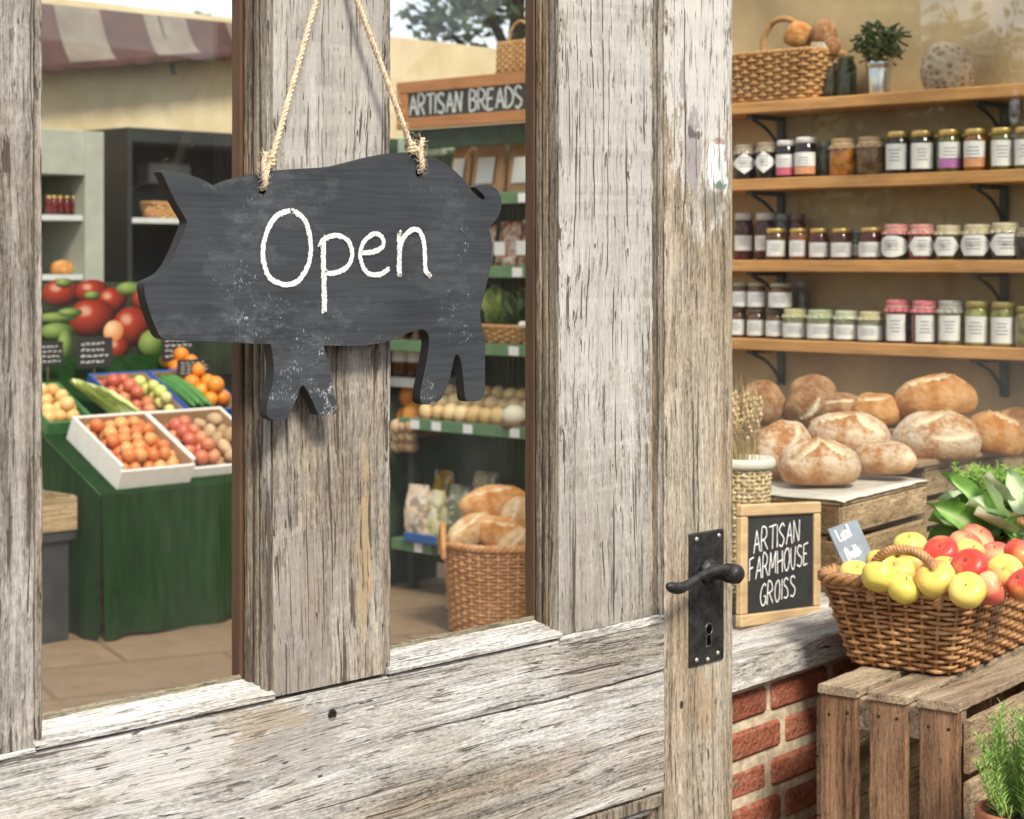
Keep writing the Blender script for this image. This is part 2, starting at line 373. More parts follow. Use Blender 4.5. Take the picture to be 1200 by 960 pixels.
M_iron = plain('black_iron', (.030, .028, .027), .42, .6, 70, .5, 150, metal=.35)
M_black = plain('black_void', (.003, .003, .003), .95, spec=.02)

# ------------------------------------------------------------------ the old door
YD = 1.72; YG = YD + .052
def dx(px, y=YD): return PY(px, HZ, y).x
def dz(px, py, y=YD): return PY(px, py, y).z
zr = dz(330, 816)                                          # top arris of the bottom rail, front
zg = dz(170, 819, YG)                                      # foot of the glass
zb = dz(740, 940)                                          # underside of the bottom rail
Z0, Z1 = .08, 2.16
XL = dx(-105)
def pt(px, py): p = PY(px, py, YD); return (p.x, p.y, p.z)
Wm_left = weathered('grey_oak_dark', 'Z', light=(.43, .40, .37), mid=(.22, .185, .155), tan_amt=.25, seed=1, cracks=.42, patch=(.30, .62))
Wm_mun = weathered('grey_oak_muntin', 'Z', light=(.47, .435, .385), mid=(.28, .235, .19), tan_amt=.5, seed=2, cracks=.405, masks=[
    (pt(428, 640), (.012, .05, .10), (.42, .31, .18), .75, .5), (pt(384, 93), (.018, .05, .008), (.10, .09, .085), .9, .5), (pt(395, 45), (.02, .05, .035), (.36, .33, .30), .6, .6),
    (pt(345, 760), (.06, .05, .16), (.30, .27, .25), .6, .5), (pt(390, 60), (.16, .05, .22), (.56, .545, .52), .5, .4)])
Wm_panel = weathered('grey_oak_board', 'Z', light=(.53, .505, .465), mid=(.34, .30, .255), tan_amt=.3, seed=3, cracks=.40, masks=[
    (pt(705, 200), (.13, .05, .40), (.57, .555, .535), .6, .45), (pt(690, 640), (.12, .05, .14), (.36, .33, .30), .55, .5), (pt(720, 660), (.0016, .05, .10), (.03, .025, .02), 1, .12)])
Wm_lock = weathered('peeling_painted_oak', 'Z', light=(.51, .45, .36), mid=(.36, .285, .20), tan=(.38, .27, .15), tan_amt=.6, seed=4, cracks=.385, masks=[
    (pt(820, 60), (.09, .06, .22), (.64, .625, .60), .85, .35), (pt(840, 195), (.030, .06, .038), (.74, .76, .77), .95, .40), (pt(812, 178), (.018, .06, .055), (.30, .265, .275), .8, .5),
    (pt(800, 95), (.010, .06, .03), (.33, .28, .29), .8, .5), (pt(843, 218), (.012, .06, .006), (.10, .17, .13), .9, .5), (pt(832, 238), (.022, .06, .018), (.24, .23, .20), .75, .5),
    (pt(815, 158), (.014, .06, .008), (.12, .10, .10), .9, .6), (pt(842, 165), (.014, .06, .004), (.30, .12, .11), .7, .7), (pt(799, 826), (.004, .06, .006), (.05, .04, .03), 1, .2), (pt(826, 830), (.02, .06, .05), (.38, .25, .13), .5, .6)])
Wm_rail = weathered('bleached_oak_rail', 'X', light=(.57, .555, .53), mid=(.38, .345, .30), tan=(.40, .30, .20), tan_amt=.45, seed=5, cracks=.38, patch=(.36, .58), masks=[
    (pt(390, 838), (.0075, .05, .0075), (.012, .010, .008), 1, .04), (pt(330, 880), (.12, .05, .045), (.33, .31, .29), .55, .55), (pt(690, 800), (.04, .05, .035), (.36, .32, .29), .6, .55),
    (pt(672, 900), (.015, .05, .04), (.40, .35, .33), .6, .5), (pt(300, 850), (.07, .05, .02), (.40, .29, .17), .45, .7), (pt(180, 900), (.10, .05, .05), (.68, .67, .655), .6, .5)])
Wm_sill = weathered('bleached_oak_ledge', 'X', light=(.70, .69, .665), mid=(.52, .49, .45), tan=(.45, .34, .22), tan_amt=.35, seed=6, cracks=.37, patch=(.3, .5))
Wm_mould = weathered('brown_grey_moulding', 'Z', light=(.32, .27, .21), mid=(.17, .13, .095), tan=(.30, .19, .10), tan_amt=.7, seed=7, cracks=.42)
Wm_bead = weathered('grey_bead', 'Z', light=(.42, .385, .345), mid=(.25, .21, .17), tan=(.33, .22, .12), tan_amt=.45, seed=8, cracks=.42)
M_putty = weathered('old_putty', 'X', light=(.40, .36, .27), mid=(.22, .19, .13), tan=(.2, .15, .08), tan_amt=.4, seed=9)
M_brown = wood('brown_glazing_bead', (.105, .055, .032), 'Z', 3, .55, .35)

door = thing('old_door', 'tall weathered grey timber door with two glass panes behind the pig sign', 'door', (XL, YD, Z0))
door['kind'] = 'thing'
def vpost(name, x0, x1, y0, y1, z0, z1, m, seed=0, bev=.003, parent=door, wear=.0012):
    b = MB(); member(b, (x0, y0, z0), (x1, y1, z1), 2, bev, 90, wear, 0, seed); return obj(name, b, m, parent)
xm0, xm1 = dx(322), dx(452); xp0, xp1 = dx(658), dx(767); xs0, xs1 = dx(780), dx(866.5)
xl1 = dx(41)
vpost('stile', XL, xl1, YD, YD + .06, zr + .002, Z1, Wm_left, 1)
vpost('muntin', xm0, xm1, YD, YD + .058, zr + .001, Z1, Wm_mun, 2)
vpost('panel_board', xp0, xp1, YD + .001, YD + .058, zr + .001, Z1, Wm_panel, 3, .004)
b = MB()                                                    # lock stile with a rounded closing edge
prof = [(xs0, YD + .003), (xs0 + .003, YD), (xs1 - .026, YD), (xs1 - .020, YD + .0015), (xs1 - .010, YD + .006), (xs1 - .003, YD + .016), (xs1, YD + .03), (xs1, YD + .06), (xs0, YD + .06)]
sec = []
for k in range(121):
    z = Z0 + (Z1 - Z0) * k / 120
    sec.append([V((x + .0011 * N3((z * 40, i * 4.1, 3)), y + (.0009 * N3((z * 50, i * 3.1, 9)) if y < YD + .02 else 0), z)) for i, (x, y) in enumerate(prof)])
b.loft(sec); obj('stile', b, Wm_lock, door, 'door stile with peeling white paint, carrying the iron handle')
# beads and mouldings, each run its own timber
def mould(name, x0, x1, y0, y1, z0, z1, m, seed, bev=.0022): return vpost(name, x0, x1, y0, y1, z0, z1, m, seed, bev, door, .0008)
mould('bead', xl1 + .0035, dx(53), YD + .003, YG - .002, zr - .004, Z1, Wm_bead, 21, .003)
mould('bead', xm1 + .003, dx(461), YD + .003, YG - .002, zr - .004, Z1, Wm_bead, 22, .003)
for (x, sdd, q_) in ((xm0, 30, 1), (xp0, 40, .35)):                     # stepped left-hand reveals of the two right jambs
    mould('moulding', x - .007 * q_ - .002 * (1 - q_), x - .0008, YD + .004, YD + .020, zr - .002, Z1, Wm_bead, sdd)
    mould('moulding', x - .0075 * q_ - .002 * (1 - q_), x - .0006, YD + .0215, YD + .032, zr + .002, Z1, Wm_mould, sdd + 1)
    mould('moulding', x - .011 * q_ - .001 * (1 - q_), x - .0006, YD + .0335, YD + .044, zr + .004, Z1, Wm_mould, sdd + 2)
    b = MB(); member(b, (x - .014 * q_, YD + .0455, zg - .004), (x - .0006, YD + .064, Z1), 2, .002, 40, .0005); obj('glazing_bead', b, M_brown, door)
mould('bead', dx(768.6), dx(772.5), YD + .004, YD + .04, zr - .002, Z1, Wm_mould, 51, .002)
mould('bead', dx(773.2), dx(778), YD + .001, YD + .04, zr - .01, Z1, Wm_bead, 52, .002)
# bottom rail: a broad bleached board, split along the grain, and a second one below the split
b = MB(); xr1 = xs0 - .0025
c1 = (pt(780, 797)[2] + pt(430, 862)[2]) / 2
seg = 140
def gap_at(x): return max(0, min(1, (x - xc0) / (xc1 - xc0) * 2.2))
def rail(b, ztop, zbot, so, ct=1, cb=1):
    S = []
    for k in range(seg + 1):
        x = XL + (xr1 - XL) * k / seg
        zt, zo = ztop(x), zbot(x); r = []; kt = 1 if ct else gap_at(x); kb = 1 if cb else gap_at(x)
        for q, (y, z) in enumerate([(YD + .06, zo), (YD + .001 + .003 * kb, zo), (YD + .001, zo + .003 * kb + .0001), (YD + .001, zt - .004 * kt - .0001), (YD + .001 + .0035 * kt, zt), (YD + .06, zt)]):
            d = .0010 * N3((x * 30, q * 5, so)) + .0006 * N3((x * 90, q * 5, so + 3)); d *= (kb if q < 3 else kt); r.append(V((x, y + (d if q in (1, 2, 3, 4) else 0), z + (d if q != 3 else .7 * d))))
        S.append(r)
    b.loft(S)
xc0 = dx(430); xc1 = dx(780)
def split(x):
    g = max(0, min(1, (x - xc0) / (xc1 - xc0))); return c1 + .0025 * math.sin(x * 9) + .0015 * N3((x * 14, 2, 1)), .0017 * min(1, g * 2.2) if x > xc0 else 0
rail(b, lambda x: zr - .0042, lambda x: split(x)[0] + split(x)[1] * .5 if split(x)[1] else split(x)[0] + .00002, 1, 1, 0)
rail(b, lambda x: split(x)[0] - split(x)[1] * .5, lambda x: zb, 5, 0, 1)
obj('bottom_rail', b, Wm_rail, door)
# sloping ledges under the panes and the small moulding run along the rail's top
def ledge(x0, x1, zend, m, nm='ledge', so=0):
    b = MB(); S = []
    for k in range(61):
        x = x0 + (x1 - x0) * k / 60; e = .0012 * N3((x * 40, so, 1)) + .0008 * N3((x * 130, so, 5))
        S.append([V((x, YD + .008, zr - .0012)), V((x, YD - .002 + e * .5, zr - .0008)), V((x, YD - .0032 + e, zr + .0035 + e)), V((x, YD + .001, zr + .0068 + e)), V((x, YD + .0145, zr + .0088)), V((x, YD + .0155, zr + .0068)), V((x, YD + .0185 + e, zr + .0108)), V((x, YG - .004, zend + e * .5)), V((x, YG + .012, zend - .001)), V((x, YG + .012, zr - .0012))])
    b.loft(S); obj(nm, b, m, door)
ledge(dx(40), xm0 - .001, zg + .002, Wm_sill, 'ledge', 1)
ledge(dx(455), xp0 - .001, zg + .002, Wm_sill, 'ledge', 2)
b = MB(); member(b, (XL, YD - .0015, zr - .0045), (xl1, YD + .05, zr + .0015), 0, .002, 50, .001, 0, 3); obj('moulding', b, Wm_sill, door)
b = MB(); member(b, (xp0 - .004, YD - .001, zr - .014), (dx(778), YD + .03, zr + .0005), 0, .003, 40, .001, 0, 6); obj('moulding', b, Wm_sill, door)
# lower panel under the rail
b = MB(); member(b, (dx(300), YD + .003, zb - .022), (dx(778), YD + .05, zb - .003), 0, .003, 60, .001, 0, 7); obj('moulding', b, Wm_mould, door)
b = MB(); member(b, (dx(300), YD + .012, zb - .032), (dx(778) - .012, YD + .05, zb - .0235), 0, .003, 60, .001, 0, 8); obj('moulding', b, Wm_sill, door)
b = MB(); member(b, (dx(778) - .011, YD + .012, Z0 + .15), (dx(778), YD + .05, zb - .0235), 2, .003, 60, .001, 0, 9); obj('moulding', b, Wm_bead, door)
b = MB(); b.box((XL + .1, YD + .028, Z0 + .02), (dx(778) - .012, YD + .05, zb - .033)); obj('lower_panel', b, Wm_panel, door)
# glass
for (x0, x1) in ((dx(45), xm0 - .004), (dx(455), xp0 - .004)):
    b = MB(); b.box((x0, YG, zg - .004), (x1, YG + .004, Z1 - .05), None, .0005); obj('glass_pane', b, M_glass, door)
    b = MB(); member(b, (x0, YG - .006, zg - .002), (x1, YG - .0005, zg + .0075), 0, .002, 50, .0008, 0, x0); obj('putty_line', b, M_putty, door)
b = MB(); member(b, (xl1, YD, Z1 - .14), (xs0, YD + .057, Z1 - .002), 0); obj('top_rail', b, Wm_rail, door)
# iron handle
hb = PY(826, 698, YD)
hx0, hx1 = dx(806.5), dx(846); hz1 = dz(826, 622.5); hz0 = dz(826, 777)
b = MB(); b.box((hx0, YD - .0045, hz0), (hx1, YD + .001, hz1), None, .0018)
bp = obj('door_handle', b, M_iron, door)
xc = (hx0 + hx1) / 2
for (fx, fz) in ((.17, .955), (.83, .955), (.17, .045), (.80, .06), (.5, .03)):
    b = MB(); b.lathe([(.0001, .003), (.0024, .0026), (.0036, .0008), (.0038, 0)], 12, Matrix.Translation((hx0 + (hx1 - hx0) * fx, YD - .0042, hz0 + (hz1 - hz0) * fz)) @ Matrix.Rotation(R(90), 4, 'X')); obj('screw', b, plain('worn_steel_screw', (.42, .40, .37), .4, .2, metal=.5), bp)
def yy(px, py, o): return PY(px, py, YD - o)
zl = dz(828, 668)
b = MB(); RX = Matrix.Rotation(R(90), 4, 'X')
b.lathe([(.019, 0), (.0185, .005), (.015, .009), (.0125, .012), (.0105, .03), (.0115, .046), (.0001, .050)], 24, Matrix.Translation((xc, YD - .004, zl)) @ RX, wob=lambda a, z: 1 + (.06 * math.cos(a * 9) if z < .01 else 0))
obj('handle_rose', b, M_iron, bp)
b = MB(); o = .046
pl = [(782, 686), (786, 688), (793, 689.5), (801, 688), (809, 683), (818, 677), (828, 672), (838, 668.5), (847, 668), (853, 669.5), (857, 672)]
rd = [.003, .0075, .0086, .0075, .0061, .0059, .0063, .0070, .0078, .009, .0098]
pp = smoothline([yy(x, y, o) for x, y in pl], 4); rr = [rd[min(i // 4, 10)] + (rd[min(i // 4 + 1, 10)] - rd[min(i // 4, 10)]) * (i % 4) / 4 for i in range(len(pp))]
b.tube(pp, rr, 14); e = pp[-1]
b.lathe([(.0001, .018), (.009, .0175), (.0135, .013), (.0150, .004), (.0140, -.008), (.0100, -.013), (.0001, -.014)], 24, Matrix.Translation(e) @ RX)
obj('lever', b, M_iron, bp)
kz = dz(826, 742)
b = MB(); b.lathe([(.0098, 0), (.0094, .0022), (.0072, .0024), (.007, .0005)], 20, Matrix.Translation((xc + .002, YD - .0043, kz + .006)) @ RX, cap=False); b.box((xc - .0050, YD - .0060, kz - .021), (xc + .0090, YD - .004, kz - .0175), None, .001); b.box((xc - .0052, YD - .0060, kz - .0175), (xc - .0027, YD - .004, kz - .002), None, .0008); b.box((xc + .0067, YD - .0060, kz - .0175), (xc + .0092, YD - .004, kz - .002), None, .0008); obj('keyhole_surround', b, plain('worn_iron_edge', (.075, .072, .07), .4, .5, 90, metal=.5), bp)
b = MB(); b.lathe([(.0068, 0), (.0066, .0010), (.0001, .0011)], 20, Matrix.Translation((xc + .002, YD - .0043, kz + .006)) @ RX); b.box((xc - .0022, YD - .0056, kz - .017), (xc + .0062, YD - .004, kz + .004), None, .0006); obj('keyhole', b, M_black, bp)

# nail the twine hangs from (above the picture)
nz = PY(395, -70, YD - .01)
b = MB(); b.tube([(nz.x, YD + .01, nz.z), (nz.x, YD - .018, nz.z + .004)], [.002, .002], 8); obj('nail', b, M_iron, door)

# ------------------------------------------------------------------ pig sign
YP = YD - .034; TH = .0140
def zp(x, y, o=0.0): return PY(150 + x / 2.6667, 170 + y / 2.6667, YP - o)
def seg_pts(): 
    ear = [(104, 84), (126, 81), (165, 87), (210, 99), (250, 117), (277, 133)]
    back = [(277, 133), (300, 120), (340, 106), (400, 92), (450, 83), (520, 75), (600, 71), (650, 66), (700, 54), (760, 39), (820, 27), (870, 23), (910, 27), (950, 37), (990, 57), (1025, 84), (1052, 112), (1074, 142)]
    tail = [(1074, 142), (1090, 158), (1108, 172), (1115, 168), (1110, 155), (1094, 140), (1088, 131), (1110, 125), (1140, 130), (1160, 150), (1168, 180), (1162, 213), (1147, 238), (1128, 256)]
    rump = [(1128, 256), (1134, 285), (1138, 320), (1135, 370), (1122, 430), (1108, 490), (1101, 530), (1106, 568), (1115, 605), (1116, 690), (1115, 768), (1106, 793), (1090, 801), (1065, 802)]
    slot = [(1065, 802), (1054, 792), (1049, 745), (1043, 690), (1036, 662), (1026, 655), (1018, 672), (1010, 712), (996, 762), (976, 796), (952, 810), (925, 811)]
    rleg = [(925, 811), (914, 800), (914, 770), (926, 712), (938, 645), (941, 605), (932, 582), (918, 575)]
    belly = [(918, 575), (880, 586), (840, 604), (780, 621), (700, 628), (612, 626)]
    fleg = [(612, 626), (616, 645), (629, 690), (641, 760), (652, 822), (641, 843), (604, 845)]
    gap = [(604, 845), (593, 838), (574, 795), (556, 762), (546, 752), (536, 765), (524, 800), (506, 838), (490, 858), (458, 861)]
    fl2 = [(458, 861), (440, 852), (434, 838), (437, 800), (450, 755), (456, 700), (452, 655), (446, 622)]
    snout = [(446, 622), (400, 621), (330, 618), (260, 614), (180, 613), (116, 607), (96, 592)]
    face = [(96, 592), (76, 545), (58, 490), (51, 450), (57, 428), (80, 416), (109, 399), (137, 359), (162, 304), (179, 262), (184, 242), (179, 228)]
    ear2 = [(179, 228), (152, 182), (129, 137), (113, 102), (104, 84)]
    out = []
    for k, s in enumerate((ear, back, tail, rump, slot, rleg, belly, fleg, gap, fl2, snout, face, ear2)):
        out += smoothline([V((x, y, 0)) for x, y in s], 4)[:-1]
    return [(p.x, p.y) for p in out]
pp = seg_pts(); fr0 = [zp(x, y) for x, y in pp]
cenp = sum(fr0, V()) / len(fr0)
b = MB(); n = len(fr0)
from mathutils.geometry import tessellate_polygon
tri = tessellate_polygon([[V((p.x, p.z, 0)) for p in fr0]])
pb = MB(); pb.add(fr0 + [p + V((0, TH, 0)) for p in fr0], [tuple(f) for f in tri] + [tuple(i + n for i in f) for f in tri] + [(i, (i + 1) % n, (i + 1) % n + n, i + n) for i in range(n)]); pb.mi = [0] * (2 * len(tri)) + [1] * n
t = NT('worn_blackboard_paint'); c = t.coord('Position')
g = t.noise(t.map(c, (.05, 1, 1)), 190, 4, .6); g2 = t.noise(t.map(c, (.12, 1, 1)), 40, 3, .6, .6); bl = t.noise(c, 9, 3)
col = t.mix(t.ramp(bl, .35, .65), (.025, .029, .035), (.039, .044, .051)); col = t.mix(t.ramp(g, .35, .7, 0, .55), col, (.062, .068, .078)); col = t.mix(t.ramp(g2, .55, .75, 0, .45), col, (.022, .024, .028))
def smear(col, x, y, rx, rz, amt, thr, sc=420, st=(1, 1, 1)):
    p = zp(x, y); e = t.ell(c, (p.x, YP, p.z), (rx, .05, rz), t.noise(c, 45, 3), .5)
    s_ = t.ramp(t.noise(t.map(c, (1, 1, .55)), sc, 3, .65), thr + .03, thr + .10)
    s2 = t.ramp(t.noise(c, 60, 3), .4, .65); 
    return t.mix(t.math('MULTIPLY', t.math('MULTIPLY', e, t.math('MULTIPLY', s_, s2)), amt * .8), col, (.66, .68, .70))
def haze_(col, x, y, rx, rz, amt):
    p = zp(x, y); e = t.math('MULTIPLY', t.ell(c, (p.x, YP, p.z), (rx * 1.3, .05, rz * 1.3), t.noise(t.map(c, (.5, 1, 1)), 28, 6, .7), .8), t.ramp(t.noise(t.map(c, (.4, 1, 1)), 90, 4, .7), .35, .7))
    return t.mix(t.math('MULTIPLY', e, amt), col, (.30, .31, .33))
for q in ((480, 140, .06, .03, .75, .60), (400, 200, .02, .07, .6, .58), (355, 480, .018, .045, .8, .56), (360, 550, .014, .012, .95, .50), (300, 430, .018, .06, .6, .60), (520, 740, .035, .022, .8, .53), (500, 650, .05, .03, .4, .60), (628, 815, .018, .022, 1, .46), (935, 775, .012, .022, .9, .52), (560, 590, .09, .02, .6, .58),
          (1020, 540, .02, .03, .8, .55), (1020, 320, .03, .05, .45, .6), (1050, 400, .012, .06, .5, .58), (905, 130, .02, .04, .5, .6), (600, 640, .05, .05, .5, .6), (700, 620, .12, .008, .6, .57), (430, 500, .03, .03, .6, .57)): col = smear(col, *q)
for q in ((360, 330, .028, .055, .13), (620, 560, .055, .016, .12), (1000, 330, .03, .05, .10), (500, 690, .04, .035, .12), (480, 150, .05, .03, .12), (170, 590, .09, .012, .12)): col = haze_(col, *q)
t.bump(t.math('ADD', t.math('MULTIPLY', g, .7), g2), .35, .002)
M_slate = t.base(col, .62, Specular_IOR_Level=.35)
pig = solo('pig_sign', pb, [M_slate, plain('shaded_edge_black', (.010, .010, .011), .6, .3, 60)], 'black painted wooden pig shaped board with Open chalked on it, hung by twine', 'sign', None, cenp)  # side faces painted darker than the front to stand for their shade
# chalk lettering
bv = pig.modifiers.new('worn_arris', 'BEVEL'); bv.width = .0013; bv.segments = 2; bv.limit_method = 'ANGLE'; bv.angle_limit = R(50)
b = MB(); NP = V((0, -1, 0))
def zs(pts, n=7): return smoothline([zp(x, y, .0003) for x, y in pts], n)
wd = .0060
tc_k = NT('worn_chalk'); M_chalkw = tc_k.base(tc_k.mix(tc_k.ramp(tc_k.noise(tc_k.coord('Position'), 420, 3, .65), .57, .70), (.80, .80, .78), (.20, .205, .215)), .95)
strokes = [([(505, 205), (460, 225), (428, 285), (421, 350), (440, 412), (485, 436), (530, 425), (562, 375), (570, 310), (556, 245), (532, 216), (512, 206)], 1.05),
 ([(610, 290), (609, 350), (611, 420), (612, 470), (612, 522)], 1.25), ([(598, 318), (606, 300), (632, 286), (662, 285), (690, 305), (699, 340), (688, 375), (660, 396), (625, 402), (614, 392)], 1.0),
 ([(728, 338), (765, 334), (792, 320), (797, 298), (780, 279), (758, 282), (733, 308), (724, 345), (735, 385), (758, 405), (788, 403), (815, 386)], 1.0),
 ([(846, 272), (847, 320), (846, 365), (846, 408)], 1.25), ([(848, 320), (862, 286), (885, 266), (906, 268), (921, 295), (926, 340), (927, 380), (932, 400), (943, 408)], 1.1)]
for si, (pts, k) in enumerate(strokes):
    q = zs(pts, 22 if len(pts) < 6 else 12)
    for rep in range(2): ribbon(b, [p + V((RND.uniform(-.0004, .0004), 0, RND.uniform(-.0004, .0004))) for p in q], wd * k * (1 if rep == 0 else .8), NP, .22, .0006 + .0005 * rep + .00007 * si)
obj('chalk_lettering', b, M_chalkw, pig)
# twine: three twisted strands and loose fibres
M_twine = plain('jute_twine', (.70, .57, .40), .95, .25, 160, .4, 500)
def twine(b, pts, r, pitch, fuzz):
    ln = [0]
    for i in range(1, len(pts)): ln.append(ln[-1] + (pts[i] - pts[i - 1]).length)
    fr = []
    ref = None
    for i in range(len(pts)):
        d = (pts[min(i + 1, len(pts) - 1)] - pts[max(i - 1, 0)]).normalized()
        ref = d.orthogonal().normalized() if ref is None else (ref - d * ref.dot(d)).normalized(); fr.append((ref, d.cross(ref), d))
    for s in range(3):
        b.tube([pts[i] + (fr[i][0] * math.cos(ln[i] / pitch * 6.283 + s * 2.094) + fr[i][1] * math.sin(ln[i] / pitch * 6.283 + s * 2.094)) * r * .55 for i in range(len(pts))], [r * .62 * (1 + .12 * N3((ln[i] * 300, s, 2))) for i in range(len(pts))], 7)
    for k in range(fuzz):
        i = RND.randrange(1, len(pts) - 1); a = RND.uniform(0, 6.283); o = fr[i][0] * math.cos(a) + fr[i][1] * math.sin(a); L = RND.uniform(.003, .011)
        p0 = pts[i] + o * r * .8; p1 = p0 + o * L * .5 + fr[i][2] * L * RND.uniform(-.8, .8); p2 = p1 + o * L * .2 + fr[i][2] * L * RND.uniform(-.7, .7)
        b.tube([p0, p1, p2], [.00025, .00022, .0001], 3, False)
def lin(a, c, n): return [a.lerp(c, k / n) for k in range(n + 1)]
for (hx, hy, tx, ty, dr) in ((418, 135, 588, 0, 1), (908, 82, 715, 0, -1)):
    h = zp(hx, hy); top = PY(150 + tx / 2.6667, ty, YD - .022); end = V((nz.x + dr * -.001, YD - .012, nz.z + .005))
    path = [h + V((0, .006, -.002)), h + V((0, -.004, .001)), h + V((0, -.007, .010)), h + V((dr * .004, -.006, .024))] + lin(h.lerp(top, .15) + V((0, -.003, 0)), top, 40) + lin(top, end, 26)[1:]
    b = MB(); q = smoothline(path, 3); twine(b, q, .0031, .018, 420)
    # the working end, knotted back on itself above the hole
    kn = [h.lerp(top, .13) + V((math.cos(a) * .0040, -.003 + math.sin(a) * .0040, .012 * a / 18 - .005)) for a in [k * .45 for k in range(40)]]
    twine(b, kn, .0020, .010, 60)
    fr_ = [h + V((0, -.006, .004)), h + V((-.003, -.008, .014)), h + V((-.002, -.006, .028)), h + V((.002, -.006, .040))]; twine(b, smoothline(fr_, 6), .0030, .014, 90)
    obj('twine', b, M_twine, pig)
    b = MB(); b.lathe([(.0001, 0), (.0042, .0001), (.0046, .0004), (.0048, -.001)], 16, Matrix.Translation((h.x, YP - .0006, h.z - .002)) @ RX, cap=False); obj('drilled_hole', b, M_black, pig)
# ================================================================== the brick front and the shop window right of the door
def MF(l=0, off=0, z=0, rot=0):                       # frame on the brick front: x along it, y into the shop
    return Matrix.Translation(FP(l, off, z)) @ Matrix.Rotation(FA + rot, 4, 'Z')
MW = MF()
ZS = .779                                              # top of the window sill
L0, L1 = fl(842), 2.6
t = NT('red_brick'); c = t.coord('Position'); bl = t.noise(c, 9, 2); g = t.noise(c, 120, 4, .6)
rnd = t.n('ShaderNodeAttribute'); rnd.attribute_name = 'tone'
bc = t.mix(t.ramp(rnd.outputs['Fac'], 0, 1), (.27, .080, .050), (.44, .165, .10)); bc = t.mix(t.ramp(bl, .4, .7, 0, .6), bc, (.50, .19, .11)); bc = t.mix(t.ramp(g, .52, .66, 0, .75), bc, (.13, .045, .03)); bc = t.mix(t.ramp(t.noise(c, 23, 5, .7), .56, .66, 0, .55), bc, (.20, .15, .11)); bc = t.mix(t.ramp(t.noise(c, 55, 3), .62, .7, 0, .5), bc, (.50, .30, .22))
bc = t.mix(t.ramp(t.noise(c, 34, 5, .7), .56, .68, 0, .38), bc, (.52, .42, .31)); t.bump(t.math('ADD', g, t.math('ADD', bl, t.noise(c, 30, 4, .6))), .9, .007); M_brick = t.base(bc, .9, Specular_IOR_Level=.2)
M_mortar = plain('lime_mortar', (.58, .49, .36), .95, .35, 45, 1.0, 90, 'Position')
b = MB(); ch, bl_, gap = .0705, .2120, .0140; tone = []
fo = .026                                              # brick face stands behind the sill's edge
for r in range(30):
    z0 = ZS - .062 - (r + 1) * ch + gap / 2
    if z0 < -.05: break
    offs = fl(902.5, fo) if r % 2 == 0 else fl(919.5, fo)
    k0 = int((L0 - offs) / (bl_ + gap)) - 1
    for k in range(k0, k0 + 14):
        x0 = offs + k * (bl_ + gap) + gap / 2 + RND.uniform(-.002, .002); x1 = x0 + bl_ + RND.uniform(-.002, .002)
        x0 = max(x0, L0); x1 = min(x1, L1)
        if x1 - x0 < .03: continue
        M = MW @ Matrix.Translation((0, fo + RND.uniform(-.003, .002), RND.uniform(-.002, .002))) @ Matrix.Rotation(RND.uniform(-.006, .006), 4, 'Z')
        n0 = len(b.v); b.box((x0, 0, z0), (x1, .1, z0 + ch - gap), M, .009); tt = RND.random(); tone += [tt] * (len(b.v) - n0)
n0 = len(b.v); b.box((L0, fo + .005, -.05), (L1, fo + .2, ZS - .058), MW, .001, 1); tone += [0] * (len(b.v) - n0); b.attr['tone'] = tone
# small irregularities on the brick faces come from the bump; the wall is one thing with its sill and window
front = thing('brick_wall', 'low red brick wall with pale mortar under the shop window beside the door', 'wall', FP(L0, 0, 0)); front['kind'] = 'thing'
obj('brickwork', b, [M_brick, M_mortar], front)
Wm_ws = weathered('grey_window_sill', 'X', light=(.70, .68, .64), mid=(.50, .465, .42), tan=(.40, .30, .2), tan_amt=.3, seed=12, cracks=.38)
b = MB()
S = []
for k in range(121):
    l = L0 + (L1 - L0) * k / 120; S.append([MW @ V((l, y + .0014 * N3((l * 30, q * 4, 2)), z + .001 * N3((l * 40, q * 3, 7)))) for q, (y, z) in enumerate([(.22, ZS - .050), (.006, ZS - .056), (0, ZS - .052), (0, ZS - .003), (.004, ZS), (.22, ZS + .010)])])
b.loft(S); obj('window_sill', b, Wm_ws, front)
GO = .205
b = MB(); b.box((L0 + .05, GO, ZS + .012), (L1 - .05, GO + .004, 2.55), MW, .0005); obj('shop_window_glass', b, glass_mat('shop_glass', 1.65, (.985, .995, .985), .5, .005), front)
Wm_wf = wood('dark_window_frame', (.12, .07, .04), 'Z', 4)
for (x0, x1) in ((L0, L0 + .05), (L1 - .05, L1)):
    b = MB(); b.box((x0, GO - .03, ZS + .012), (x1, GO + .05, 2.6), MW); obj('window_frame', b, Wm_wf, front)
b = MB(); b.box((L0, GO - .03, 2.55), (L1, GO + .05, 2.65), MW); obj('window_frame', b, Wm_wf, front)
jx = dx(866) + .002                                     # post that closes the step between the door and the brick front
p = FP(L0, 0, 0)
b = MB(); b.box((p.x - .09, p.y - .004, 0), (p.x - .003, p.y + .25, 2.65)); js = solo('door_post', b, Wm_bead, 'timber post at the end of the brick front, hidden behind the door edge', 'post', None, (p.x, p.y, 0)); js['kind'] = 'thing'

